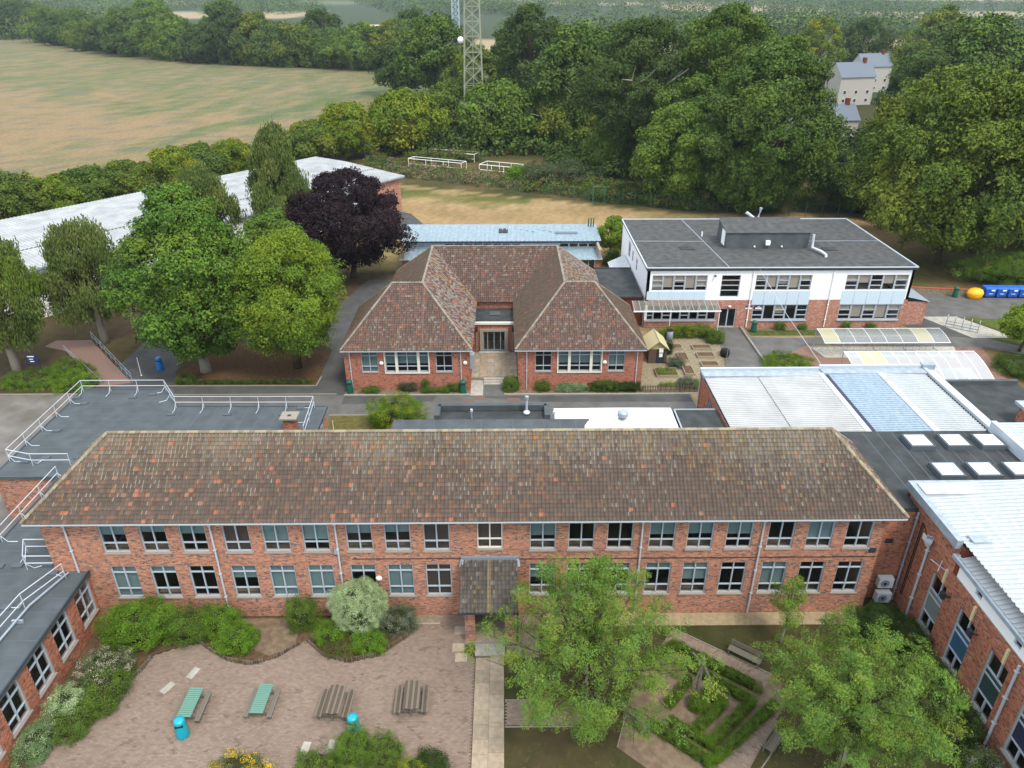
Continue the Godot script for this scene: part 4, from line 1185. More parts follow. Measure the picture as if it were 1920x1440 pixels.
# ---------------------------------------------------------------- low block with pale blue roofs behind the pavilion
func blue_block() -> void:
	var b := thing("clerestory_block", "low classroom block with pale blue standing-seam roofs and clerestory windows", "building", Vector3(0, 0, -99))
	wall(b, Vector3(-13.6, 0, -95.3), X, 26.4, 2.35, [Rect2(18.6, 0.8, 3.2, 1.4), Rect2(23.2, 0.8, 2.4, 1.4)], 1)
	window(b, Vector3(5.0, 0.8, -95.3), X, 3.2, 1.4, [[0, 1, [0.33, 0.66], "g"]], {"frame": M.alu_white})
	window(b, Vector3(9.6, 0.8, -95.3), X, 2.4, 1.4, [[0, 1, [0.33, 0.66], "g"]], {"frame": M.alu_white})
	wall(b, Vector3(12.8, 0, -95.3), Vector3(0, 0, -1), 10, 3.6, [], 1)
	wall(b, Vector3(-13.6, 0, -105.3), Z, 10, 3.6, [], 1)
	wall(b, Vector3(12.8, 0, -105.3), -X, 26.4, 3.6, [], -1)
	var x := -13.4
	var opens := []
	while x < 12.4:
		opens.append(Rect2(x + 13.6, 2.72, 1.25, 0.85))
		x += 1.31
	wall(b, Vector3(-13.6, 0, -99.2), X, 26.4, 3.7, opens, -2, 0.2, M.panel_blue)
	for k in opens.size():
		var r: Rect2 = opens[k]
		var dark: bool = (k >= 4 and k <= 11) or k >= 16
		window(b, Vector3(-13.6 + r.position.x, 2.72, -99.2), X, 1.25, 0.85, [[0, 0.66, [], "g"], [0.66, 1, [], "g"]], {"frame": M.alu_white, "sill": false, "bar": 0.06, "blind": 0.0 if dark else 1.0, "blind_mat": M.panel_blue})
	part(b, "partition", Geo.new().bx(-13.2, 0.05, -102.4, 12.4, 3.5, -102.2), M.interior)
	var g := Geo.new()
	ribbed(g, Vector3(-14.1, 3.75, -98.7), Vector3(13.2, 3.75, -98.7), Vector3(13.2, 4.15, -105.6), Vector3(-14.1, 4.15, -105.6), 0.6, 0.04)
	part(b, "roof_sheet", g, M.zinc)
	part(b, "fascia", Geo.new().bx(-14.1, 3.55, -98.75, 13.2, 3.72, -98.6), M.navy_trim)
	g = Geo.new()
	ribbed(g, Vector3(-13.9, 2.35, -94.9), Vector3(13.0, 2.35, -94.9), Vector3(13.0, 2.68, -99.1), Vector3(-13.9, 2.68, -99.1), 0.6, 0.04)
	part(b, "roof_sheet", g, M.zinc)
	part(b, "roof_patch", Geo.new().bx(-0.8, 3.98, -103.9, 0.5, 4.05, -101.9), M.felt_dark)
	part(b, "roof_patch", Geo.new().bx(7.0, 3.94, -102.4, 10.2, 4.0, -101.4), M.slate)
	for k in 6: part(b, "loose_slate", Geo.new().bx(2.2 + k * 0.8, 3.97 , -103.4 + (k % 3) * 0.5, 2.6 + k * 0.8, 4.03, -103.2 + (k % 3) * 0.5), M.slate)
	for k in 3: part(b, "flue", Geo.new().tube([Vector3(12.0 + k * 0.35, 3.5, -104.6), Vector3(12.0 + k * 0.35, 5.3, -104.6)], [0.09, 0.09], 6), M.bin_green)

# ---------------------------------------------------------------- long angled building with white roof
func long_building() -> void:
	var a := Vector3(-17.7, 0, -128.6)
	var d := Vector3(-38.1, 0, 49.5).normalized()        # along the near eave, towards the viewer
	var q := Vector3(-0.79, 0, -0.61).normalized()       # across, away from the viewer
	var L := 84.0
	var b := thing("sports_hall", "long white-roofed building running diagonally behind the birches with brick gable", "building", a)
	var W := 21.9
	var y0 := 6.0
	var n := -q
	var near_o := a + d * L
	var opens := []
	for k in 14: opens.append(Rect2(3.0 + k * 5.6, 3.2, 3.2, 1.9)); 
	for k in 14: opens.append(Rect2(3.0 + k * 5.6, 0.5, 3.2, 1.5))
	wall(b, near_o, -d, L - 7.0, 5.7, opens.filter(func(r): return r.position.x < 72.0), -2, 0.3, M.render_white)
	wall(b, a + d * 7.0, -d, 7.0, 5.7, [], 3)
	for r: Rect2 in opens.filter(func(r): return r.position.x < 72.0): window(b, near_o - d * r.position.x + Vector3(0, r.position.y, 0), -d, r.size.x, r.size.y, [[0, 0.36, [], "g"], [0.36, 0.7, [], "g"], [0.7, 1, [], "g"]], {"sill": false, "bar": 0.12, "frame": M.alu_white})
	wall(b, a, q, W, 5.7, [], -1)
	wall(b, a + q * W, d, L, 5.7, [], -1)
	part(b, "partition", Geo.new().bar(a + q * 6 + Vector3(0, 2.8, 0), near_o + q * 6 + Vector3(0, 2.8, 0), 0.2, 5.4), M.interior)
	var up := Vector3(0, 1, 0)
	var e0 := a - q * 0.5 - d * 0.6 + up * y0
	var e1 := near_o - q * 0.5 + up * y0
	var g := Geo.new()
	ribbed(g, e1, e0, e0 + q * (W * 0.32) + up * 0.3, e1 + q * (W * 0.32) + up * 0.3, 0.5, 0.06)
	part(b, "roof_sheet", g, M.old_metal)
	g = Geo.new()
	ribbed(g, e1 + q * (W * 0.33) + up * 0.32, e0 + q * (W * 0.33) + up * 0.32, e0 + q * (W * 0.66) + up * 0.6, e1 + q * (W * 0.66) + up * 0.6, 0.5, 0.06)
	part(b, "roof_sheet", g, M.old_metal)
	g = Geo.new()
	ribbed(g, e1 + q * (W * 0.66) + up * 0.61, e0 + q * (W * 0.66) + up * 0.61, e0 + q * (W + 1.0) + up * 0.5, e1 + q * (W + 1.0) + up * 0.5, 0.5, 0.06)
	part(b, "roof_sheet", g, M.old_metal)
	part(b, "lap_flashing", Geo.new().bar(e0 + q * (W * 0.325) + up * 0.31, e1 + q * (W * 0.325) + up * 0.31, 0.12, 0.04), M.dark_trim)
	part(b, "fascia", Geo.new().bar(e0 - q * 0.02 - up * 0.12, e1 - q * 0.02 - up * 0.12, 0.12, 0.24), M.flash)
	part(b, "fascia", Geo.new().bar(e0 - d * 0.05 - up * 0.1, e0 - d * 0.05 + q * (W + 1.0) + up * 0.35, 0.12, 0.3), M.flash)
	# entrance canopy near the ramp
	var c := near_o - d * 26.0
	part(b, "entrance_canopy", Geo.new().bar(c + n * 1.5 + up * 2.6, c - d * 7 + n * 1.5 + up * 2.6, 3.0, 0.3), M.felt_dark)
	part(b, "entrance_fascia", Geo.new().bar(c + n * 3.05 + up * 2.6, c - d * 7 + n * 3.05 + up * 2.6, 0.1, 0.34), M.render_white)

# ---------------------------------------------------------------- plants
var clumps := {}

func make_clumps() -> void:
	for kind in ["broad", "fine", "hang", "tight", "far"]:
		var set_ := []
		for variant in 3:
			var g := Geo.new()
			var n: int = {"broad": 30, "fine": 40, "hang": 30, "tight": 34, "far": 24}[kind]
			for k in n:
				var p := Vector3(rr(-1, 1), rr(-1, 1), rr(-1, 1))
				while p.length() > 1.0 or p.length() < 0.25: p = Vector3(rr(-1, 1), rr(-1, 1), rr(-1, 1))
				var s := rr(0.3, 0.52)
				var nrm := (Vector3(0, 0.8, 0) + p * 0.8 + Vector3(rr(-1, 1), rr(-1, 1), rr(-1, 1)) * 0.75).normalized()
				var dir := Vector3(rr(-1, 1), rr(-0.5, 0.2), rr(-1, 1))
				var wid := 0.62
				if kind == "broad": p.y *= 0.6
				elif kind == "fine":
					s *= 0.72; p.y *= 0.7
				elif kind == "tight":
					s *= 0.62; p.y *= 0.8
				elif kind == "far":
					s *= 1.2; p.y *= 0.7
				elif kind == "hang":
					p = Vector3(p.x * 0.55, p.y * 1.5, p.z * 0.55)
					nrm = (Vector3(p.x, 0.15, p.z) + Vector3(rr(-1, 1), rr(-0.3, 0.3), rr(-1, 1)) * 0.6).normalized()
					dir = Vector3(rr(-0.25, 0.25), -1, rr(-0.25, 0.25))
					s *= 1.25; wid = 0.3
				var f := (dir - nrm * dir.dot(nrm)).normalized()
				var e := f.cross(nrm)
				var a := p - f * s * 0.5
				var b := p + f * s * 0.5 - nrm * s * 0.12
				var l := p + e * s * wid * 0.5 + nrm * s * 0.06
				var r := p - e * s * wid * 0.5 + nrm * s * 0.06
				g.tri(a, l, b); g.tri(a, b, r)
			set_.append(g.mesh())
		clumps[kind] = set_

func pick(pal: Array, jitter := 0.38) -> Color:
	var c: Color = pal[rng.randi() % pal.size()]
	return c * rr(1.0 - jitter, 1.0 + jitter)

func random_basis(out: Vector3, s: float) -> Basis:
	var up := (out * 0.8 + Vector3(0, 0.5, 0) + Vector3(rr(-1, 1), rr(-1, 1), rr(-1, 1)) * 0.5).normalized()
	var x := up.cross(Vector3(rr(-1, 1), rr(-1, 1), rr(-1, 1))).normalized()
	return Basis(x, up, x.cross(up)).scaled(Vector3.ONE * s)

# three multimeshes of leaf sprays spread over the given places
func leaves(parent: Node, called: String, kind: String, places: Array, cols: PackedColorArray, m: Material) -> void:
	for k in 3:
		var w := []
		var c := PackedColorArray()
		for i in range(k, places.size(), 3):
			w.append(places[i]); c.append(cols[i])
		if w.size(): many(parent, called, clumps[kind][k], m, w, c, true)

# opt: base, lobes, per (sprays per lobe), spray, kind, pal, bark, lean, flat
func tree(called: String, label: String, group: String, x: float, z: float, h: float, r: float, opt := {}) -> Node3D:
	var t := thing(called, label, "tree", Vector3(x, opt.get("y", 0.0), z), group)
	var base: float = opt.get("base", h * 0.22)
	var nl := int(opt.get("lobes", 18) * (1.0 if opt.get("plume", false) else 1.45))
	var per: int = opt.get("per", 34)
	var sp: float = opt.get("spray", 0.9)
	var pal: Array = opt.get("pal")
	var top: float = opt.get("top", 0.5)      # 0 round, towards 1 conical
	var cy := (base + h) * 0.5
	var hy := (h - base) * 0.5
	var lobes := []
	for k in nl:
		var f := (k + 0.5) / nl
		var yy := 1.0 - 2.0 * f
		var ang := k * 2.399963 + rr(-0.5, 0.5)
		var rad := sqrt(maxf(0.0, 1.0 - yy * yy))
		var narrow := maxf(0.15, 1.0 - top * 0.55 * maxf(yy + 0.25, 0.0))
		var lr: float = r * rr(0.2, 0.5) * opt.get("small", 1.0) * (1.0 - 0.25 * maxf(yy, 0.0))
		var q := rr(0.5, 0.94) + (0.12 if opt.has("small") else 0.0)
		lobes.append([Vector3(cos(ang) * rad * r * q * narrow, cy + yy * (hy - lr * 0.75), sin(ang) * rad * r * q * narrow), lr])
	lobes.append([Vector3(rr(-0.1, 0.1) * r, cy, rr(-0.1, 0.1) * r), r * 0.5])
	# trunk and limbs
	var g := Geo.new()
	var tr: float = opt.get("trunk", 0.028 * h)
	var lean := Vector3(rr(-0.3, 0.3), 0, rr(-0.3, 0.3))
	g.tube([Vector3(0, -0.2, 0), lean * 0.2 + Vector3(0, base * 0.5, 0), lean + Vector3(0, base * 1.1, 0), lean * 1.5 + Vector3(0, cy + hy * 0.35, 0)], [tr * 1.25, tr, tr * 0.85, tr * 0.3], 8)
	bit(t, "trunk", g.mesh(true), opt.get("bark", M.bark))
	g = Geo.new()
	for l in lobes:
		var from := lean + Vector3(0, lerpf(base * 0.9, minf(l[0].y, cy + hy * 0.3), 0.55), 0)
		var mid: Vector3 = from.lerp(l[0], 0.5) + Vector3(rr(-0.3, 0.3), rr(0.0, 0.5), rr(-0.3, 0.3)) * r * 0.15
		g.tube([from, mid, l[0], l[0] + (l[0] - mid) * 0.5], [tr * 0.36, tr * 0.2, tr * 0.1, tr * 0.03], 5)
		for j in 2:
			var tip: Vector3 = l[0] + Vector3(rr(-1, 1), rr(-0.4, 1), rr(-1, 1)).normalized() * l[1] * 0.95
			g.tube([l[0], l[0].lerp(tip, 0.5) + Vector3(0, 0.1, 0), tip], [tr * 0.13, tr * 0.08, tr * 0.03], 4)
	bit(t, "limbs", g.mesh(), M.bark)
	var places := []
	var cols := PackedColorArray()
	var mid_c := Vector3(0, cy, 0)
	var hang: bool = opt.get("kind", "broad") == "hang"
	if opt.get("plume", false):     # feathery sprays strung along each limb
		for l in lobes:
			var own := pick(pal, 0.2)
			var from := lean + Vector3(0, lerpf(base * 0.9, minf(l[0].y, cy + hy * 0.3), 0.55), 0)
			var end: Vector3 = l[0] + (l[0] - from).normalized() * l[1] * 0.9 + Vector3(0, l[1] * 0.3, 0)
			for k in per:
				var tt := 1.0 - pow(rng.randf(), 1.5) * 0.62
				var wide: float = l[1] * 0.62 * (1.15 - tt)  + 0.12
				var off := Vector3(rr(-1, 1), rr(-0.7, 0.7), rr(-1, 1)) * wide * 1.5
				places.append(Transform3D(random_basis((end - from).normalized(), sp * rr(0.6, 1.25)), from.lerp(end, tt) + off))
				cols.append(own.lerp(pick(pal), 0.5))
		leaves(t, "crown", opt.get("kind", "broad"), places, cols, opt.get("mat", M.leaf))
		return t
	for l in lobes:
		var own := pick(pal, 0.16)
		for k in per:
			var d := Vector3(rr(-1, 1), rr(-1, 1), rr(-1, 1)).normalized()
			var outw: Vector3 = (l[0] - mid_c).normalized()
			if d.dot(outw) < -0.45: d = -d
			if d.y < -0.5 and rng.randf() < 0.5: d.y = -d.y
			var reach := rr(0.55, 1.05) if rng.randf() > 0.07 else rr(1.05, 1.4)
			var p: Vector3 = l[0] + d * l[1] * reach * Vector3(1, 0.62, 1)
			if hang:
				var b := Basis(Vector3.UP, rr(0, TAU)).scaled(Vector3.ONE * sp * rr(0.75, 1.3))
				places.append(Transform3D(b, p - Vector3(0, rr(0, 0.8) * sp, 0)))
			else:
				places.append(Transform3D(random_basis(d, sp * rr(0.7, 1.25)), p))
			cols.append(own.lerp(pick(pal), 0.45))
	leaves(t, "crown", opt.get("kind", "broad"), places, cols, opt.get("mat", M.leaf))
	return t

# a shrub or mound of foliage over an ellipsoid (or a rounded block when square > 0)
func bush(called: String, label: String, cat: String, at: Vector3, rad: Vector3, n: int, sp: float, pal: Array, opt := {}) -> Node3D:
	var t := thing(called, label, cat, at, opt.get("group", ""), opt.get("turn", 0.0))
	var sq: float = opt.get("square", 0.0)
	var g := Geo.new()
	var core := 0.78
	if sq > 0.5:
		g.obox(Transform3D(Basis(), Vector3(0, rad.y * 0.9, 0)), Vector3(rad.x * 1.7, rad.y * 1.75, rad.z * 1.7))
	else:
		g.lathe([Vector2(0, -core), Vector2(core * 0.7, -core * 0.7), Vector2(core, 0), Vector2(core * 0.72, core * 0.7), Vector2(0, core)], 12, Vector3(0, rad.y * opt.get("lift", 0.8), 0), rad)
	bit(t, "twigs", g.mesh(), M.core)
	if opt.has("stem"): bit(t, "stem", Geo.new().tube([Vector3(0, -0.1, 0), Vector3(0, rad.y * opt.get("lift", 0.8), 0)], [opt.stem, opt.stem * 0.7], 7).mesh(), M.bark)
	var places := []
	var cols := PackedColorArray()
	for k in n:
		var d := Vector3(rr(-1, 1), rr(-0.75, 1), rr(-1, 1))
		var p: Vector3
		if sq > 0.5:
			var side := rng.randi() % 3
			var s := 1.0 if rng.randf() < 0.5 else -1.0
			if side == 0 and rad.x > rad.z * 3 and rng.randf() < 0.8: side = 2
			if side == 0: d.x = s
			elif side == 1: d.y = 1.0
			else: d.z = s
			p = Vector3(d.x * rad.x, rad.y * (1.0 + d.y) - 0.02, d.z * rad.z) + Vector3(rr(-1, 1), rr(-1, 1), rr(-1, 1)) * 0.04
		else:
			d = d.normalized()
			var lump: float = 1.0 + opt.get("lump", 0.16) * noise_b.get_noise_3d(at.x * 9 + d.x * 60, d.y * 60, at.z * 9 + d.z * 60) * 2.0
			p = d * rad * lump * rr(0.86, 1.03) + Vector3(0, rad.y * opt.get("lift", 0.8), 0)
		if p.y < 0.02: p.y = rr(0.02, 0.12)
		places.append(Transform3D(random_basis(d.normalized(), sp * rr(0.75, 1.25)), p))
		cols.append(pick(pal))
	leaves(t, "foliage", opt.get("kind", "tight"), places, cols, opt.get("mat", M.leaf))
	return t

func G(r: float, g: float, b: float) -> Color:
	return Color(r, g, b)

# leaf colours (linear)
var P_OAK := [Color(0.066, 0.114, 0.022), Color(0.051, 0.094, 0.018), Color(0.088, 0.134, 0.022), Color(0.073, 0.114, 0.028)]
var P_OAKY := [Color(0.096, 0.134, 0.020), Color(0.077, 0.122, 0.021), Color(0.130, 0.153, 0.021), Color(0.065, 0.103, 0.021)]
var P_DARK := [Color(0.050, 0.081, 0.022), Color(0.062, 0.091, 0.026), Color(0.045, 0.074, 0.018)]
var P_MID := [Color(0.088, 0.142, 0.023), Color(0.073, 0.130, 0.023), Color(0.104, 0.155, 0.023)]
var P_ASH := [Color(0.090, 0.162, 0.023), Color(0.073, 0.145, 0.023), Color(0.122, 0.179, 0.023), Color(0.060, 0.121, 0.023)]
var P_LIME := [Color(0.114, 0.178, 0.019), Color(0.149, 0.200, 0.019), Color(0.085, 0.153, 0.020)]
var P_YEL := [Color(0.14, 0.18, 0.014), Color(0.095, 0.145, 0.016), Color(0.19, 0.2, 0.016), Color(0.08, 0.13, 0.016)]
var P_BIRCH := [Color(0.102, 0.144, 0.038), Color(0.125, 0.165, 0.042), Color(0.080, 0.124, 0.029), Color(0.146, 0.173, 0.047)]
var P_PURPLE := [Color(0.022, 0.014, 0.017), Color(0.03, 0.018, 0.021), Color(0.018, 0.012, 0.014)]
var P_COURT := [Color(0.100, 0.178, 0.031), Color(0.118, 0.191, 0.029), Color(0.082, 0.155, 0.031), Color(0.165, 0.202, 0.031)]
var P_LAUREL := [Color(0.084, 0.170, 0.016), Color(0.113, 0.201, 0.017), Color(0.070, 0.138, 0.016)]
var P_SHRUB := [Color(0.073, 0.126, 0.019), Color(0.095, 0.149, 0.022), Color(0.066, 0.103, 0.019)]
var P_PALE := [Color(0.27, 0.35, 0.17), Color(0.32, 0.4, 0.22), Color(0.22, 0.3, 0.13)]
var P_HEDGE := [Color(0.067, 0.126, 0.011), Color(0.087, 0.152, 0.012), Color(0.054, 0.100, 0.011)]
var P_YEW := [Color(0.027, 0.053, 0.012), Color(0.037, 0.066, 0.013), Color(0.022, 0.042, 0.010)]
var P_BRAMBLE := [Color(0.073, 0.106, 0.022), Color(0.091, 0.111, 0.025), Color(0.055, 0.085, 0.018), Color(0.122, 0.106, 0.036)]
var P_STRAW := [Color(0.22, 0.16, 0.09), Color(0.17, 0.13, 0.07), Color(0.1, 0.11, 0.045)]

const ORD := ["first", "second", "third", "fourth", "fifth", "sixth", "seventh", "eighth", "ninth", "tenth", "eleventh", "twelfth", "thirteenth", "fourteenth", "fifteenth", "sixteenth", "seventeenth", "eighteenth", "nineteenth", "twentieth", "twenty-first", "twenty-second", "twenty-third", "twenty-fourth"]

func background_trees() -> void:
	var oak := "oaks and hedgerow trees of the wood behind the fence"
	# x, z, height, radius, palette, kind label, base fraction, lobes, per
	var rows := [
		[60.5, -100.5, 26.5, 11.8, P_OAKY, "tallest yellow-green oak, nearest the blue bins at the wood edge", 0.06, 34, 60],
		[43.6, -127.5, 27.8, 10.6, P_OAK, "broad oak standing behind the white block's flat roof", 0.08, 32, 52],
		[40.5, -148.0, 32.3, 10.8, P_OAK, "very tall dark oak rising above the white block", 0.15, 28, 46],
		[27.0, -156.0, 29.8, 11.0, P_DARK, "tall dark oak with bare limbs in the middle of the wood", 0.2, 26, 44],
		[17.5, -190.0, 27.4, 11.6, P_OAK, "oak with dead white branches right of the lattice mast", 0.2, 26, 40],
		[6.8, -216.0, 31.0, 8.8, P_DARK, "tall narrow tree behind the mast against the far hills", 0.2, 22, 36],
		[-36.4, -288.0, 19.0, 11.4, P_DARK, "round dark tree at the field corner beyond the mast", 0.05, 24, 36],
		[-21.0, -260.0, 27.8, 12.0, P_OAK, "big spreading tree left of the lattice mast", 0.15, 26, 38],
		[-1.3, -189.0, 15.2, 10.2, P_MID, "rounded mid-green tree in front of the mast base", 0.03, 26, 48],
		[15.0, -187.5, 13.0, 9.0, P_OAKY, "lighter green bushy tree beside the rounded mid-green one", 0.03, 24, 44],
		[22.0, -161.0, 8.2, 5.6, P_MID, "small round bluish-green tree behind the green fence gate", 0.03, 18, 38],
		[30.0, -133.0, 17.6, 6.6, P_MID, "upright leafy tree at the fence left of the white block", 0.05, 24, 44],
		[93.0, -173.5, 22.0, 8.6, P_DARK, "dark tree covering the slate-roofed houses", 0.1, 24, 40],
		[116.0, -198.0, 29.0, 13.6, P_OAK, "wide oak beyond the houses near the top edge", 0.12, 26, 40],
		[129.8, -190.0, 26.0, 12.2, P_DARK, "dark oak at the far upper corner of the wood", 0.1, 26, 40],
		[61.0, -127.0, 11.5, 7.4, P_DARK, "low dark tree filling the gap between the two big oaks", 0.02, 20, 40],
		[80.0, -103.0, 21.0, 9.5, P_OAK, "oak at the frame edge behind the blue bins", 0.04, 26, 50],
		[98.0, -128.0, 24.0, 10.0, P_OAK, "oak above the blue bins in the second row", 0.08, 24, 42],
		[80.0, -131.0, 19.0, 6.5, P_OAK, "slim oak between the yellow-green oak and the houses", 0.08, 20, 36],
		[42.0, -128.5, 12.0, 6.4, P_OAK, "leafy undergrowth tree at the fence behind the roof duct", 0.02, 20, 44],
		[34.0, -141.0, 21.0, 8.0, P_OAK, "oak with yellowing leaves left of the tall dark oak", 0.1, 22, 42],
		[-35.4, -176.5, 12.0, 7.2, P_YEL, "golden-yellow hedgerow tree at the end of the long white roof", 0.02, 24, 46],
		[-23.9, -182.0, 14.1, 9.2, P_YEL, "broad yellow-green hedgerow tree left of the mast", 0.02, 26, 48],
		[-14.2, -208.0, 13.4, 9.0, P_OAKY, "green hedgerow tree just left of the mast foot", 0.02, 22, 40],
		[-43.3, -173.0, 8.4, 6.2, P_OAKY, "low green hedgerow tree next to the golden-yellow one", 0.0, 20, 40],
		[-8.0, -236.0, 20.0, 8.0, P_OAKY, "yellowish-green tree behind the mast", 0.1, 20, 34],
		[56.0, -190.0, 26.0, 9.0, P_OAK, "oak behind the tallest dark oak", 0.2, 20, 32],
		[5.0, -250.0, 24.0, 11.0, P_DARK, "dark tree far behind the mast on the right", 0.2, 20, 30],
		[35.0, -230.0, 27.0, 12.0, P_OAK, "distant oak crown between two dead-branched oaks", 0.2, 20, 30],
		[72.0, -240.0, 27.0, 11.0, P_DARK, "distant dark crown left of the slate roofs", 0.2, 20, 30],
		[128.0, -330.0, 25.0, 9.0, P_YEL, "conical yellow-green tree far beyond the houses", 0.05, 18, 30],
		[152.0, -345.0, 24.0, 12.0, P_DARK, "dark rounded tree far beyond the houses", 0.05, 18, 30],
		[176.0, -330.0, 29.0, 13.0, P_OAKY, "pale green tall tree beyond the houses", 0.05, 18, 30],
		[152.0, -300.0, 18.0, 9.0, P_OAKY, "garden tree behind the slate-roofed houses", 0.02, 16, 30],
	]
	for k in rows.size():
		var a: Array = rows[k]
		var far: bool = a[1] < -180.0
		var t := tree("wood_tree", a[5], oak, a[0], a[1], a[2], a[3], {"pal": a[4], "base": a[2] * a[6], "lobes": a[7], "per": int(a[8] * (0.8 if far else 1.45)), "spray": a[3] * 0.11 + 0.3 if far else 1.02, "kind": "far" if far else "broad", "top": 0.35})
		if k in [3, 4, 8, 20]:   # bare dead branches sticking out of the crown
			for j in 4:
				var g := Geo.new()
				var ang := rr(0.2, 2.9)
				var p: Vector3 = Vector3(cos(ang) * a[3] * 0.5, a[2] * rr(0.45, 0.8), sin(ang) * a[3] * 0.55)
				var d := Vector3(cos(ang), rr(0.0, 0.5), sin(ang)).normalized()
				var q: Vector3 = p + d * a[3] * 0.32
				var r: Vector3 = q + (d + Vector3(rr(-0.6, 0.6), rr(-0.5, 0.6), 0.2)) * a[3] * 0.28
				g.tube([p, q, r], [0.22, 0.15, 0.05], 5)
				g.tube([q, q + (d + Vector3(rr(-1, 1), rr(0.2, 1), 0)) * a[3] * 0.18], [0.1, 0.03], 4)
				bit(t, "dead_branch", g.mesh(), M.deadwood)
	# hedge between the long white building and the field
	var hr := [[-54.7, -154.2, 7.8, 4.6], [-59.0, -149.5, 7.9, 4.2], [-61.5, -141.0, 8.8, 4.8], [-66.0, -133.0, 8.0, 5.2], [-70.1, -127.8, 8.2, 4.8], [-73.9, -122.8, 7.6, 5.3], [-78.3, -118.2, 9.0, 5.2], [-83.0, -110.0, 8.5, 5.2], [-88.0, -103.0, 8.5, 5.2], [-49.5, -162.0, 6.8, 4.6], [-57.0, -146.0, 7.0, 4.2], [-92.0, -95.0, 8.5, 5.0]]
	hr.sort_custom(func(p, q): return p[1] < q[1])
	for k in hr.size():
		var a: Array = hr[k]
		tree("hedgerow_bush", "%s hedgerow bush behind the long white roof, counted from the golden tree" % ORD[k], "bushes of the hedgerow behind the long white roof", a[0], a[1], a[2], a[3], {"pal": [P_OAK, P_YEL, P_OAKY][k % 3], "base": 0.3, "lobes": 18, "per": 44, "spray": 0.75, "kind": "broad", "top": 0.2})
	# tree line beyond the field
	var fr := [[-301.8, -566, 19.7, 12.7], [-255.5, -515, 18, 13.3], [-234, -493, 20, 12], [-213.5, -472, 26, 13.8], [-187.6, -453, 26.4, 13.3], [-172, -440, 21, 10], [-157, -427, 18.5, 9], [-138.5, -419, 28, 12.3], [-123, -413, 24.7, 10.8], [-112, -408, 20, 10], [-101.9, -404, 20.3, 11.9], [-84.8, -398, 18.2, 10.4], [-67.7, -390, 20.8, 11.5], [-52, -384, 22, 11], [-280, -545, 24, 12], [-330, -600, 25, 15], [-380, -660, 28, 18], [-409, -703, 30, 22], [-150, -445, 30, 13], [-205, -490, 30, 14], [-95, -425, 26, 12], [-40, -350, 20, 11], [-44, -405, 26, 13]]
	fr.sort_custom(func(p, q): return p[0] / p[1] > q[0] / q[1])
	for k in fr.size():
		var a: Array = fr[k]
		tree("field_edge_tree", "%s tree from the left in the line beyond the stubble field" % ORD[k], "tree line beyond the field", a[0], a[1], a[2], a[3] * 1.15, {"pal": [P_DARK, P_OAKY, P_OAK, P_MID][k % 4], "base": -2.0, "lobes": 20, "per": 34, "spray": 1.7, "kind": "far", "top": 0.3})

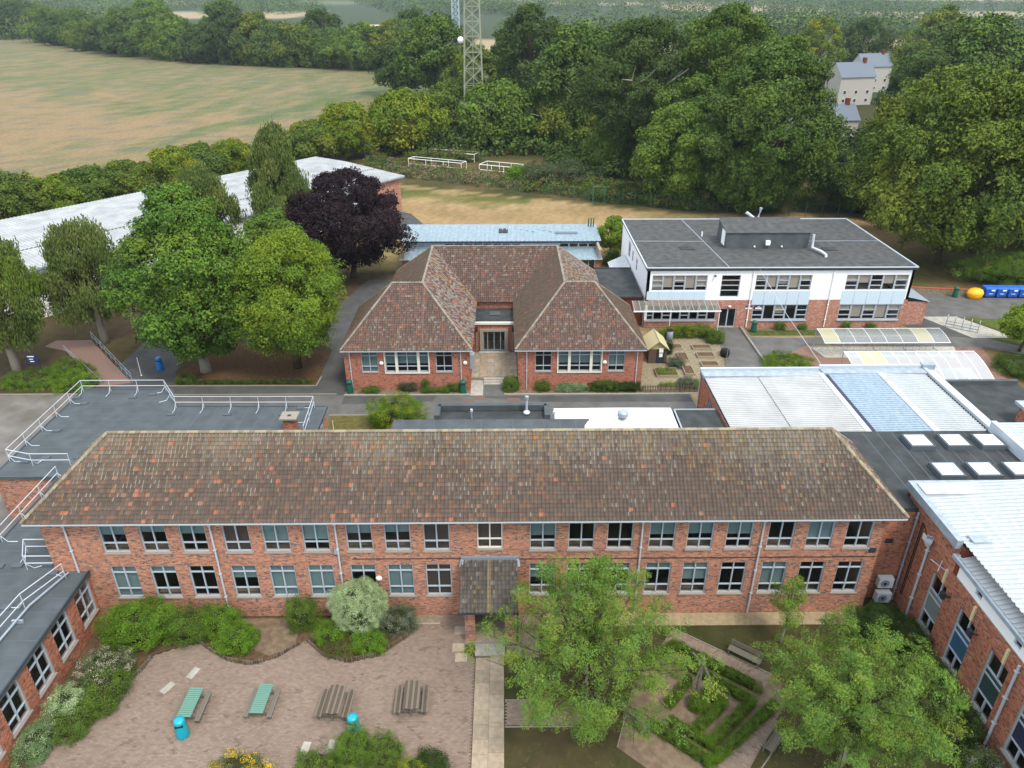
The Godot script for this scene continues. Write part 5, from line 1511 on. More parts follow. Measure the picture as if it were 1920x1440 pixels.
func near_trees() -> void:
	tree("ash_tree", "tall bright green tree with a pale trunk behind the felt-roofed wing", "", -30.1, -67.5, 18.9, 6.1, {"pal": P_ASH, "base": 1.7, "lobes": 34, "per": 70, "spray": 0.62, "kind": "broad", "bark": M.bark_pale, "top": 0.75})
	tree("locust_tree", "lime-green feathery tree next to the tiled pavilion", "", -21.1, -68.2, 14.3, 5.6, {"pal": P_LIME, "base": 1.9, "lobes": 32, "per": 66, "spray": 0.6, "kind": "fine", "top": 0.2})
	tree("copper_tree", "dark purple-leaved tree behind the lime-green one", "", -20.2, -95.0, 14.3, 7.3, {"pal": P_PURPLE, "base": 1.2, "lobes": 30, "per": 64, "spray": 0.66, "kind": "broad", "top": 0.15})
	tree("birch_tree", "weeping birch left of the tall bright green tree by the ramp", "weeping birches by the long white building", -43.4, -74.3, 13.6, 4.2, {"pal": P_BIRCH, "base": 3.0, "lobes": 26, "per": 30, "spray": 0.66, "kind": "hang", "bark": M.bark_pale, "top": 0.5, "mat": M.leaf_thin})
	tree("birch_tree", "weeping birch at the frame edge with a white trunk above the clipped hedge", "weeping birches by the long white building", -48.9, -67.4, 14.6, 4.6, {"pal": P_BIRCH + P_LIME.slice(0, 1), "base": 3.0, "lobes": 26, "per": 30, "spray": 0.66, "kind": "hang", "bark": M.bark_pale, "top": 0.4, "mat": M.leaf_thin})
	tree("birch_tree", "tall slim weeping birch in front of the far end of the white roof", "weeping birches by the long white building", -28.6, -95.5, 19.3, 3.4, {"pal": P_BIRCH, "base": 4.0, "lobes": 28, "per": 40, "spray": 0.75, "kind": "hang", "bark": M.bark_pale, "top": 0.3, "mat": M.leaf_thin})
	tree("birch_tree", "half-hidden weeping birch behind the tall bright green tree", "weeping birches by the long white building", -37.5, -93.0, 15.0, 3.6, {"pal": P_BIRCH, "base": 3.5, "lobes": 22, "per": 36, "spray": 0.75, "kind": "hang", "bark": M.bark_pale, "top": 0.4, "mat": M.leaf_thin})
	tree("maple_tree", "green round tree between the tall ash and the purple tree", "", -27.2, -86.5, 11.5, 3.8, {"pal": P_MID, "base": 2.0, "lobes": 22, "per": 46, "spray": 0.6, "kind": "broad"})
	tree("cherry_tree", "large airy green tree in the courtyard beside the slab path", "courtyard trees", 4.2, -26.6, 10.4, 5.3, {"pal": P_COURT, "base": 0.7, "lobes": 84, "per": 34, "spray": 0.26, "kind": "fine", "plume": true, "bark": M.bark_pale, "top": 1.15, "small": 0.68, "mat": M.leaf_thin, "trunk": 0.16})
	tree("cherry_tree", "spreading green tree at the bottom edge in front of the brick wing", "courtyard trees", 16.6, -23.8, 7.6, 4.0, {"pal": P_COURT, "base": 1.8, "lobes": 80, "per": 32, "spray": 0.26, "small": 0.7, "plume": true, "kind": "fine", "bark": M.bark_pale, "top": 0.1, "mat": M.leaf_thin, "trunk": 0.16})
	tree("sapling", "young slender tree with a pale trunk on the courtyard lawn", "", 16.1, -31.45, 5.2, 1.05, {"pal": P_COURT, "base": 1.7, "lobes": 12, "per": 9, "spray": 0.28, "kind": "fine", "bark": M.bark_pale, "trunk": 0.07, "mat": M.leaf_thin, "top": 0.7})
	tree("rowan_tree", "small round green tree by the bike racks at the frame edge", "", 54.6, -71.2, 5.4, 2.5, {"pal": P_LIME, "base": 1.3, "lobes": 18, "per": 40, "spray": 0.4, "kind": "broad"})
	tree("small_maple", "small bright green tree behind the white block's corner", "", 15.3, -102.0, 6.3, 2.4, {"pal": P_LIME, "base": 1.4, "lobes": 18, "per": 36, "spray": 0.42, "kind": "broad"})

# ---------------------------------------------------------------- ground
func ground_color(x: float, z: float) -> Color:
	var n := noise_a.get_noise_2d(x * 2.2, z * 2.2)
	var m := noise_b.get_noise_2d(x * 0.9, z * 0.9)
	var c: Color
	if z > -52.0:
		c = lin(104, 94, 66).lerp(lin(84, 86, 50), clampf(0.5 + n * 1.5, 0, 1))
	elif z > -98.0 and x < -14.0:
		c = lin(112, 96, 74).lerp(lin(96, 90, 58), clampf(0.35 + n * 1.4, 0, 1))
	elif x > 46.0 and z > -120.0:
		c = lin(142, 120, 84).lerp(lin(104, 108, 62), clampf(0.4 + n * 1.8, 0, 1))
	elif z > -126.0 + maxf(0.0, (x + 20.0) * -0.2) - maxf(0.0, 30.0 - x) * 0.45:
		c = lin(206, 176, 130).lerp(lin(180, 154, 110), clampf(0.5 + n * 1.3, 0, 1))
		var g := clampf((m - 0.12) * 4.0, 0, 1) * 0.5
		if z > -114.0 and z < -106.5 and x > -12.0 and x < 12.0: g = clampf(0.25 + n * 3.0, 0, 1)
		if x < 4.0 and x > -24.0 and absf(z + 134.0 - x * 0.35) < 4.5: g = clampf(0.75 + n * 2.0, 0, 1)
		c = c.lerp(lin(118, 124, 66), g)
	elif z > -260.0:
		c = lin(128, 112, 78).lerp(lin(92, 92, 54), clampf(0.6 + n * 1.6, 0, 1))
		if x > 60.0: c = lin(84, 84, 52)
	else:
		var cell := noise_b.get_noise_2d(floorf(x / 260.0) * 91.7, floorf(z / 210.0) * 57.3)
		c = lin(78, 92, 58)
		if cell > 0.2: c = lin(196, 176, 140)
		elif cell > 0.08: c = lin(120, 128, 84)
	return c * 0.66

func rise(_x: float, z: float) -> float:
	return 0.0 if z > -760.0 else smoothstep(-760.0, -3400.0, z) * (42.0 + 22.0 * noise_b.get_noise_2d(_x * 0.02, z * 0.02))

func ground() -> void:
	var xs := []
	var zs := []
	var x := 0.0
	var st := 1.8
	while x < 6000.0:
		xs.append(x)
		if x > 0.0: xs.push_front(-x)
		if x > 110.0: st *= 1.12
		x += st
	var z := 60.0
	st = 1.8
	while z > -7000.0:
		zs.append(z)
		if z < -170.0: st *= 1.07
		z -= st
	var g := Geo.new()
	g.colored = true
	for i in xs.size() - 1:
		for j in zs.size() - 1:
			var p := [Vector3(xs[i], rise(xs[i], zs[j]), zs[j]), Vector3(xs[i + 1], rise(xs[i + 1], zs[j]), zs[j]), Vector3(xs[i + 1], rise(xs[i + 1], zs[j + 1]), zs[j + 1]), Vector3(xs[i], rise(xs[i], zs[j + 1]), zs[j + 1])]
			var c := []
			for q: Vector3 in p: c.append(ground_color(q.x, q.z))
			for k in [0, 2, 1, 0, 3, 2]:
				g.v.append(p[k]); g.c.append(c[k])
	struct("ground", g, M.ground)
	# the stubble field
	var field := PackedVector2Array(v2([-36, -172, -60, -136, -78, -112, -150, -60, -330, -150, -520, -690, -409, -706, -302, -567, -213, -473, -155, -435, -102, -405, -60, -390, -46, -330, -38, -272, -34, -235, -30, -200]))
	g = Geo.new()
	g.colored = true
	var cs := 3.2
	var tone := {}
	for i in 155:
		for j in 205:
			var x0 := -522.0 + i * cs
			var z0 := -56.0 - j * cs
			if not Geometry2D.is_point_in_polygon(Vector2(x0 + cs * 0.5, z0 - cs * 0.5), field): continue
			for k in [[0, 0], [1, 1], [1, 0], [0, 0], [0, 1], [1, 1]]:
				var q := Vector2i(i + k[0], j + k[1])
				if not tone.has(q): tone[q] = field_color(-522.0 + q.x * cs, -56.0 - q.y * cs)
				g.v.append(Vector3(-522.0 + q.x * cs, 0.03, -56.0 - q.y * cs)); g.c.append(tone[q])
	struct("field", g, M.ground)

func far_field() -> void:
	sheet("far_field", FAR, 0.4, mat(190, 164, 124, 1.0, 0, M.soil.albedo_texture, 0.02))

func field_color(x: float, z: float) -> Color:
	var n := noise_a.get_noise_2d(x * 1.8, z * 0.8)
	var row := noise_a.get_noise_2d((x - z * 0.12) * 7.0, z * 0.15)
	var green := 0.16 + n * 0.34 + row * 0.45 + rr(-0.3, 0.3)
	var edge := -330.0 + (x + 225.0) * 0.66 + n * 40.0
	green += 0.5 * smoothstep(edge + 18.0, edge - 14.0, z)
	green -= 0.5 * smoothstep(-60.0, -90.0, z + 0.92 * x + 215.0) * 0.3
	if absf(x + 0.36 * z + 158.0) < 5.0: green += 0.4
	if absf(x + 0.12 * z + 132.0) < 1.8 or absf(x + 0.12 * z + 118.0) < 1.8: green -= 0.3
	var c := lin(184, 160, 122).lerp(lin(118, 138, 86), clampf(green, 0, 1))
	if noise_b.get_noise_2d(x * 5.0, z * 5.0) > 0.28: c = c.lerp(lin(128, 134, 126), 0.5)
	return c * 0.6

func sheet(called: String, pts: Array, y: float, m: Material) -> MeshInstance3D:
	return struct(called, Geo.new().poly(v2(pts), y), m)

func kerb(pts: Array, m: Material, h := 0.1, w := 0.12) -> void:
	var p := v2(pts)
	var g := Geo.new()
	for k in p.size() - 1: g.bar(Vector3(p[k].x, h * 0.5, p[k].y), Vector3(p[k + 1].x, h * 0.5, p[k + 1].y), w, h)
	struct("kerb", g, m)

func lay_pavers(parent: Node, area: Array, holes: Array, ang: float, y: float, tones: Array) -> void:
	var poly := PackedVector2Array(v2(area))
	var hs := []
	for h in holes: hs.append(PackedVector2Array(v2(h)))
	var g := Geo.new()
	var t := [Vector3(-0.094, 0.012, 0.044), Vector3(0.094, 0.012, 0.044), Vector3(0.094, 0.012, -0.044), Vector3(-0.094, 0.012, -0.044)]
	var b := [Vector3(-0.098, 0, 0.048), Vector3(0.098, 0, 0.048), Vector3(0.098, 0, -0.048), Vector3(-0.098, 0, -0.048)]
	g.quad(t[0], t[1], t[2], t[3])
	for k in 4: g.quad(b[k], b[(k + 1) % 4], t[(k + 1) % 4], t[k])
	var lo := Vector2(1e9, 1e9)
	var hi := -lo
	var bs := Basis(Vector3.UP, ang)
	for p in poly:
		var q := bs.inverse() * Vector3(p.x, 0, p.y)
		lo = lo.min(Vector2(q.x, q.z)); hi = hi.max(Vector2(q.x, q.z))
	var where := []
	var cols := PackedColorArray()
	var row := 0
	var z := lo.y
	while z < hi.y:
		var x := lo.x + (0.1 if row % 2 else 0.0)
		while x < hi.x:
			var w := bs * Vector3(x, y, z)
			var p2 := Vector2(w.x, w.z)
			if Geometry2D.is_point_in_polygon(p2, poly):
				var ok := true
				for h in hs:
					if Geometry2D.is_point_in_polygon(p2, h): ok = false
				if ok:
					where.append(Transform3D(bs, w + Vector3(0, rr(-0.003, 0.003), 0)))
					cols.append(tones[rng.randi() % tones.size()] * rr(0.92, 1.07) * (1.0 + 0.1 * noise_a.get_noise_2d(w.x * 5, w.z * 5)) * (0.75 if rng.randf() < 0.01 or noise_b.get_noise_2d(w.x * 40, w.z * 40) > 0.5 else 1.0))
			x += 0.2
		z += 0.1
		row += 1
	many(parent, "pavers", g.mesh(), M.paver, where, cols)

const FAR := [-497.0, -1890.43, -364.81, -1889.04, -111.33, -998.23, -107.05, -795.18, -139.41, -853.52, -275.32, -1253.71, -383.22, -1508.6]
const COURT := [-23.9, -16, -23.4, -24.0, -22.3, -26.6, -21.2, -28.6, -20.55, -29.8, -20.3, -31.0, -19.0, -31.6, -17.9, -31.9, -15.86, -30.5, -14.6, -30.2, -13.7, -30.5, -12.8, -31.0, -11.8, -32.0, -10.6, -30.8, -9.1, -30.3, -7.3, -30.8, -5.8, -32.2, -5.5, -33.6, -3.2, -33.9, -2.5, -33.9, -2.5, -31.0, -1.8, -30.6, -1.8, -16]

func paving() -> void:
	var tones := [lin(157, 138, 124) * 0.6, lin(153, 134, 120) * 0.6, lin(160, 142, 128) * 0.6, lin(149, 130, 116) * 0.6]
	var c := sheet("courtyard_paving", COURT, 0.012, M.sand_joint)
	lay_pavers(c, COURT, [[-12.3, -21.5, -14.6, -22.9, -12.6, -24.2, -11.0, -22.9]], 0.0, 0.013, tones)
	# slab path from the porch
	var path := sheet("path", [-1.78, -30.75, -0.13, -30.75, -0.13, -16, -1.78, -16], 0.016, M.sand_joint)
	for k in 17:
		for j in 2:
			var z := -30.72 + k * 0.88 + (0.0 if j else 0.12)
			var x := -1.76 + j * 0.81
			part(path, "slab", Geo.new().bx(x + 0.006, 0.016, z + 0.006, x + 0.804, 0.045, z + 0.872), [M.slab, M.slab_c, M.slab, M.slab_b][(k * 7 + j * 5) % 4])
	var ap := sheet("apron", [-4.0, -33.95, -2.45, -33.95, -2.45, -30.8, -3.1, -30.8, -3.1, -32.2, -4.0, -32.2], 0.02, M.slab_b)
	for q in [[-3.1, -33.0], [-3.15, -31.7], [-2.95, -30.95]]: part(ap, "slab", Geo.new().bx(q[0], 0.02, q[1], q[0] + 0.7, 0.05, q[1] + 0.62), M.slab_c)
	sheet("apron", [0.62, -33.95, 1.9, -33.95, 1.9, -30.6, 0.0, -30.6, 0.0, -31.5, 0.62, -31.5], 0.02, M.slab_b)
	sheet("apron", [1.9, -33.98, 21.9, -33.98, 21.9, -32.95, 1.9, -32.95], 0.03, mat(172, 156, 126, 0.95, 0, M.slab.albedo_texture, 1.0, M.slab.detail_albedo, 0.3))
	sheet("apron", [-5.5, -33.98, -4.0, -33.98, -4.0, -33.3, -5.5, -33.3], 0.03, M.gravel)
	part(ap, "edging", Geo.new().bx(-5.5, 0.02, -33.3, -4.0, 0.06, -33.24), M.concrete_pale)
	# pale slabs let into the paving
	for q in [[-17.6, -29.7, 0.35], [-18.65, -28.7, 0.5], [-10.2, -24.9, 0.1], [-8.9, -25.0, 0.1]]:
		var o := bit(c, "pale_slab", Geo.new().bx(-0.2, 0.0, -0.38, 0.2, 0.03, 0.38).mesh(), M.concrete_pale)
		o.global_transform = Transform3D(Basis(Vector3.UP, -q[2]), Vector3(q[0], 0.013, q[1]))
	# beds
	sheet("flower_bed", [-24.6, -16, -24.6, -33.9, -5.5, -33.9, -5.5, -33.6, -5.8, -32.3, -7.3, -30.9, -9.1, -30.4, -10.6, -30.9, -11.8, -32.1, -12.8, -31.1, -13.7, -30.6, -14.6, -30.3, -15.86, -30.6, -17.9, -32.0, -19.0, -31.7, -20.4, -31.1, -20.65, -29.8, -21.3, -28.6, -22.4, -26.6, -23.5, -24.0, -24.0, -16], 0.01, M.soil)
	sheet("bare_soil", [-17.0, -33.8, -12.5, -33.8, -12.4, -31.6, -13.7, -30.9, -15.0, -31.5], 0.014, M.soil_dry)
	log_edging([-23.4, -24.2, -22.35, -26.6, -21.25, -28.6, -20.6, -29.8, -20.35, -30.9], "curved log-roll edging of the long planted bed by the brick wing")
	log_edging([-18.3, -32.1, -17.2, -31.3, -15.9, -30.55, -14.6, -30.25, -13.8, -30.45], "curved log-roll edging below the round green shrubs")
	log_edging([-13.3, -30.7, -12.0, -31.8], "short straight log-roll edging between the two beds")
	log_edging([-11.7, -31.9, -10.6, -30.9, -9.1, -30.4, -7.3, -30.9, -5.9, -32.2, -5.55, -33.5], "curved log-roll edging around the pale round shrub's bed")
	log_edging([-13.9, -21.4, -11.9, -23.9, -10.8, -22.9], "dark log edging at the bottom edge beside yellow flowers")
	# maze path
	var mz := [10.0, -32.7, 14.85, -29.2, 15.7, -28.2, 9.9, -22.2, 6.4, -24.5, 7.8, -27.5, 8.6, -29.5]
	var mp := sheet("maze_path", [10.0, -32.7, 14.85, -29.2, 15.7, -28.2, 9.9, -21.0, 5.6, -24.8, 7.0, -28.6], 0.012, M.soil_dry)
	lay_pavers(mp, [10.0, -32.7, 14.85, -29.2, 14.2, -28.4, 9.4, -31.9], [], 0.62, 0.013, tones)
	lay_pavers(mp, [14.7, -27.0, 15.7, -28.2, 10.6, -22.1, 9.4, -23.0], [], -0.8, 0.013, tones)
	lay_pavers(mp, [0.0, -27.6, 4.0, -27.6, 4.0, -26.1, 0.0, -26.1], [], 0.0, 0.013, tones)
	kerb([9.95, -32.8, 14.9, -29.25], M.kerb, 0.05, 0.06)
	kerb([-0.1, -27.7, 4.0, -27.7], M.kerb, 0.05, 0.06)
	kerb([-0.1, -26.05, 3.5, -26.05], M.kerb, 0.05, 0.06)
	kerb([12.0, -23.0, 14.2, -25.3], M.kerb, 0.05, 0.06)
	kerb([7.0, -28.6, 5.6, -24.8], M.kerb, 0.05, 0.06)
	# campus roads
	sheet("road", [-90, -62.5, -31.2, -62.5, -31.2, -30, -90, -30], 0.008, M.tarmac_pale)
	sheet("road", [-36.5, -62.2, 17.6, -62.2, 17.6, -41, -36.5, -41], 0.012, M.tarmac)
	sheet("footpath", [-37.5, -64.6, -33.0, -68.6, -33.2, -67.3, -31.5, -64.4, -18.4, -64.2, -18.4, -72.2, -22.0, -78, -18, -94, -14.2, -94, -15.25, -73, -15.25, -62.2, -37.8, -62.3], 0.016, M.tarmac_dark)
	sheet("footpath", [-39.0, -78.0, -33.4, -69.0, -33.0, -66.8, -37.6, -63.4, -39.5, -68.5], 0.02, M.tarmac_dark)
	sheet("tarmac_patch", [-4.0, -61.9, 12.5, -61.9, 17.5, -62.0, 17.5, -60.6, 3.4, -60.7], 0.017, M.tarmac_dark)
	sheet("tarmac_patch", [-15.2, -62.0, -6.5, -62.0, -6.8, -60.9, -15.2, -60.4], 0.017, M.tarmac_dark)
	for q in [[-10.3, -61.6, 1.3], [-4.0, -61.3, 1.1], [0.2, -61.5, 1.2], [-3.0, -61.9, 1.1]]: sheet("drain_cover", [q[0], q[1], q[0] + q[2], q[1], q[0] + q[2], q[1] + 0.6, q[0], q[1] + 0.6], 0.022, M.drain)
	sheet("drain_cover", [-41.2, -60.0, -39.9, -60.0, -39.9, -58.7, -41.2, -58.7], 0.02, M.drain)
	kerb([-60, -62.6, -38.2, -62.6], M.kerb)
	kerb([-31.4, -62.4, -16.0, -62.4], M.kerb, 0.06)
	kerb([-33.0, -64.2, -18.3, -64.1, -18.2, -66.0], M.kerb, 0.08)
	sheet("tree_bed", [-32.9, -66.8, -32.0, -64.35, -18.5, -64.2, -18.5, -71.8, -30, -74], 0.02, mat(104, 80, 58, 1.0, 0, M.soil.albedo_texture, 0.8, M.soil.detail_albedo, 0.3))
	# lawn behind the wing
	kerb([-15.9, -58.4, -11.0, -58.4, -9.0, -56.0], M.kerb, 0.06)
	sheet("lawn", [-15.8, -58.3, -11.2, -58.3, -9.2, -56.2, -9.0, -41.5, -14.5, -41.5, -14.5, -54, -15.8, -54], 0.02, mat(112, 106, 62, 1.0, 0, M.soil.albedo_texture, 0.7, M.soil.detail_albedo, 0.25))
	# pavilion forecourt
	var f := sheet("forecourt", [-3.35, -65.2, 1.25, -65.2, 1.25, -71, -3.35, -71], 0.3, M.sand_joint)
	for i in 6:
		for j in 7:
			var zz := -65.28 - j * 0.8
			part(f, "slab", Geo.new().bx(-3.3 + i * 0.75, 0.3, zz - 0.79, -3.3 + i * 0.75 + 0.738, 0.33, zz), [M.slab_c, M.slab, M.slab_b, M.concrete][(i * 5 + j * 3 + (i * j) % 3) % 4])
	struct("retaining_edge", Geo.new().bx(-3.35, 0.0, -65.25, -2.1, 0.32, -65.1).bx(-0.1, 0, -65.25, 1.25, 0.32, -65.1), M.concrete)
	for k in 3: struct("step", Geo.new().bx(-2.1, 0, -65.2 + k * 0.36, -0.1, 0.3 - k * 0.09, -64.8 + k * 0.36), M.concrete_pale)
	sheet("footpath", [-2.1, -64.4, -0.1, -64.4, -0.1, -62.0, -2.1, -62.0], 0.02, M.tarmac)
	sheet("footpath", [-3.3, -65.1, -2.1, -65.1, -2.1, -62.0, -3.3, -62.0], 0.024, M.concrete_pale)
	sheet("flower_bed", [-15.2, -63.15, -3.35, -63.15, -3.35, -62.2, -15.2, -62.2], 0.05, M.soil_dry)
	sheet("flower_bed", [-0.1, -65.1, 1.25, -65.1, 1.25, -63.2, 13.0, -63.2, 13.0, -62.2, -0.1, -62.2], 0.05, M.soil_dry)
	kerb([-15.25, -62.15, -3.35, -62.15], M.concrete_pale, 0.1)
	kerb([-0.1, -62.15, 18.4, -62.15], M.concrete_pale, 0.1)
	# right-hand paths
	sheet("road", [48.0, -88.5, 90, -87, 90, -76, 60.4, -79.2, 53.5, -80.6, 48.0, -80.5], 0.012, M.tarmac)
	sheet("footpath", [23.9, -77.7, 26.6, -77.7, 27.2, -76.0, 26.6, -66, 22.4, -60.5, 22.4, -67.5], 0.02, M.tarmac)
	sheet("footpath", [26.4, -75.2, 30.0, -74.9, 47.5, -75.2, 53.0, -74.6, 58.0, -70.0, 57.0, -69.0, 51.5, -72.2, 32.6, -73.0, 29.5, -70.5, 27.6, -66.0, 26.5, -66.0], 0.016, M.tarmac)
	kerb([26.7, -77.6, 26.7, -66.0], M.concrete, 0.25, 0.2)
	sheet("footpath", [45.4, -80.7, 48.6, -80.7, 51.5, -75.0, 46.0, -75.0], 0.018, M.tarmac_dark)
	sheet("footpath", [48.8, -80.7, 53.0, -80.7, 56.5, -74.6, 51.6, -74.6], 0.02, M.concrete_pale)
	kerb([27.2, -75.3, 45.5, -75.4], M.kerb, 0.05, 0.08)
	sheet("lawn", [27.2, -77.6, 45.3, -77.6, 46.2, -75.5, 27.3, -75.4], 0.016, mat(92, 100, 54, 1.0, 0, M.soil.albedo_texture, 0.6, M.soil.detail_albedo, 0.2))
	sheet("border", [27.2, -77.75, 45.3, -77.75, 45.5, -77.0, 27.2, -76.9], 0.02, M.soil_dry)
	var pink := [lin(150, 118, 106) * 0.6, lin(140, 108, 98) * 0.6, lin(158, 126, 114) * 0.6]
	var br := sheet("brick_paving", [30.0, -72.4, 51.2, -72.2, 49.8, -66.5, 49.0, -60.5, 30.0, -60.5], 0.012, mat(132, 104, 92, 0.95, 0, M.soil.albedo_texture, 0.9))
	lay_pavers(br, [47.6, -72.2, 51.0, -72.2, 49.8, -66.5, 47.6, -66.5], [], 0.0, 0.013, pink)
	sheet("cycle_stand_slab", [32.6, -72.5, 48.3, -72.4, 47.4, -69.8, 33.4, -69.8], 0.03, M.concrete_pale)
	sheet("cycle_stand_slab", [33.4, -67.4, 47.2, -67.3, 46.4, -62.6, 33.4, -62.6], 0.03, M.concrete_pale)
	sheet("lawn", [53.8, -80.3, 61, -79.0, 66, -74, 59.0, -70.0, 54.0, -74.6, 57.0, -74.8], 0.02, mat(96, 108, 54, 1.0, 0, M.soil.albedo_texture, 0.6, M.soil.detail_albedo, 0.2))
	sheet("garden_ground", [13.2, -62.4, 19.4, -62.4, 22.2, -67.5, 23.8, -72, 23.8, -76.5, 14.6, -76.5, 13.4, -73], 0.014, M.gravel)
	# ramp
	struct("ramp", Geo.new().poly(v2([-39.1, -64.1, -36.5, -64.9, -45.3, -75.0, -49.0, -74.9, -49.5, -73.4, -46.6, -72.2]), 0.06, 0.06), mat(130, 106, 97, 0.95, 0, M.soil.albedo_texture, 0.9))
	struct("low_retaining_wall", Geo.new().bar(Vector3(48.5, 0.35, -89.0), Vector3(58.5, 0.35, -87.6), 0.25, 0.7), M.gravel)
	struct("wall_coping", Geo.new().bar(Vector3(48.5, 0.74, -89.0), Vector3(58.5, 0.74, -87.6), 0.3, 0.08), mat(158, 84, 58, 0.9))
	sheet("yard", [-24.0, -133, -16, -127, -12.0, -117.5, -18.5, -112.0, -24, -118], 0.01, M.tarmac_dark)

func log_edging(pts: Array, label: String) -> void:
	var p := v2(pts)
	var t := thing("log_edging", label, "edging", Vector3(p[0].x, 0, p[0].y), "log-roll bed edgings")
	var logm: ArrayMesh = mesh_cache.get("log")
	if logm == null:
		logm = Geo.new().tube([Vector3(0, -0.05, 0), Vector3(0, 0.26, 0)], [0.055, 0.052], 7).mesh()
		mesh_cache["log"] = logm
	for k in p.size() - 1:
		var d: Vector2 = p[k + 1] - p[k]
		var n := int(d.length() / 0.125)
		for i in n:
			var q: Vector2 = p[k] + d * (float(i) / n)
			var o := bit(t, "log", logm, [M.wood_log, M.wood_grey, M.wood_brown][rng.randi() % 3])
			o.global_transform = Transform3D(Basis(Vector3(1, 0, 0), rr(-0.06, 0.06)).scaled(Vector3(1, rr(0.85, 1.15), 1)), Vector3(q.x, 0.02, q.y))

# ---------------------------------------------------------------- furniture and small things
func picnic_green(label: String, at: Vector3, turn: float) -> void:
	var t := thing("picnic_table", label, "picnic table", at, "picnic tables in the courtyard", turn)
	for k in 14: bit(t, "board", Geo.new().bx(-0.36, 0.72, -0.92 + k * 0.132, 0.36, 0.76, -0.808 + k * 0.132).mesh(), M.table_green)
	for s in [-1.0, 1.0]:
		for j in 2: bit(t, "seat_plank", Geo.new().bx(s * 0.62 - 0.13 + j * 0.135, 0.43, -0.92, s * 0.62 - 0.005 + j * 0.135, 0.47, 0.92).mesh(), M.wood_grey)
		var z: float = s * 0.65
		bit(t, "leg_frame", Geo.new().bar(Vector3(-0.3, 0.72, z), Vector3(-0.62, 0, z), 0.08, 0.05).bar(Vector3(0.3, 0.72, z), Vector3(0.62, 0, z), 0.08, 0.05).bar(Vector3(-0.75, 0.4, z), Vector3(0.75, 0.4, z), 0.05, 0.08).mesh(), M.wood_grey)

func picnic_brown(label: String, at: Vector3, turn: float) -> void:
	var t := thing("picnic_table", label, "picnic table", at, "picnic tables in the courtyard", turn)
	for k in 6: bit(t, "board", Geo.new().bx(-0.42 + k * 0.142, 0.72, -0.9 + rr(-0.03, 0.03), -0.42 + k * 0.142 + 0.128, 0.77, 0.9 + rr(-0.03, 0.03)).mesh(), [M.wood_brown, M.wood_grey][k % 2])
	for s in [-1.0, 1.0]:
		for j in 3: bit(t, "seat_plank", Geo.new().bx(s * 0.72 - 0.19 + j * 0.13, 0.43, -0.88, s * 0.72 - 0.085 + j * 0.13, 0.47, 0.88).mesh(), [M.wood_grey, M.wood_brown][j % 2])
		var z: float = s * 0.72
		bit(t, "leg_frame", Geo.new().tube([Vector3(-0.7, 0.42, z), Vector3(-0.72, 0.1, z), Vector3(-0.55, 0.04, z), Vector3(0.55, 0.04, z), Vector3(0.72, 0.1, z), Vector3(0.7, 0.42, z)], [0.05], 6).bar(Vector3(0, 0.04, z), Vector3(0, 0.72, z), 0.1).bar(Vector3(-0.75, 0.39, z), Vector3(0.75, 0.39, z), 0.05, 0.06).mesh(), M.wood_grey)

func litter_bin(label: String, at: Vector3, m: Material, h := 1.2, turn := 0.0) -> void:
	var t := thing("litter_bin", label, "bin", at, "", turn)
	bit(t, "body", Geo.new().lathe([Vector2(0, 0), Vector2(0.33, 0), Vector2(0.34, 0.05), Vector2(0.31, h * 0.45), Vector2(0.29, h * 0.7)], 20).mesh(true), m)
	bit(t, "lid", Geo.new().lathe([Vector2(0.285, h * 0.7), Vector2(0.285, h * 0.9), Vector2(0.25, h * 0.97), Vector2(0.12, h), Vector2(0, h)], 20).mesh(true), m)
	bit(t, "slot", Geo.new().bx(-0.2, h * 0.72, 0.2, 0.2, h * 0.82, 0.285).mesh(), M.black)

func bench(label: String, a: Vector3, b: Vector3) -> void:
	var mid := (a + b) * 0.5
	var d := (b - a)
	var t := thing("garden_bench", label, "bench", mid, "benches by the hedge maze", atan2(-d.z, d.x))
	var l := d.length() * 0.5
	for k in 4: bit(t, "seat_slat", Geo.new().bx(-l, 0.43, -0.2 + k * 0.11, l, 0.46, -0.11 + k * 0.11).mesh(), M.wood_grey)
	for k in 3: bit(t, "back_slat", Geo.new().bx(-l, 0.55 + k * 0.11, -0.28, l, 0.63 + k * 0.11, -0.25).mesh(), M.wood_grey)
	for x in [-l + 0.1, l - 0.1]:
		bit(t, "leg", Geo.new().bx(x - 0.03, 0, -0.24, x + 0.03, 0.85, -0.18).bx(x - 0.03, 0, 0.15, x + 0.03, 0.43, 0.21).mesh(), M.wood_grey)

func air_unit(label: String, at: Vector3) -> void:
	var t := thing("air_conditioner", label, "air conditioner", at, "outdoor units in the corner")
	bit(t, "casing", Geo.new().bx(-0.45, 0, -0.2, 0.45, 0.72, 0.2).mesh(), M.alu_white)
	bit(t, "fan_guard", Geo.new().tube([Vector3(-0.08, 0.36, 0.2), Vector3(-0.08, 0.36, 0.23)], [0.27], 18).mesh(), M.galv)
	bit(t, "fan_hub", Geo.new().tube([Vector3(-0.08, 0.36, 0.23), Vector3(-0.08, 0.36, 0.25)], [0.09], 12).mesh(), M.dark_trim)
	bit(t, "bracket", Geo.new().bx(-0.4, -0.06, -0.3, -0.34, 0, 0.2).bx(0.34, -0.06, -0.3, 0.4, 0, 0.2).mesh(), M.dark_trim)

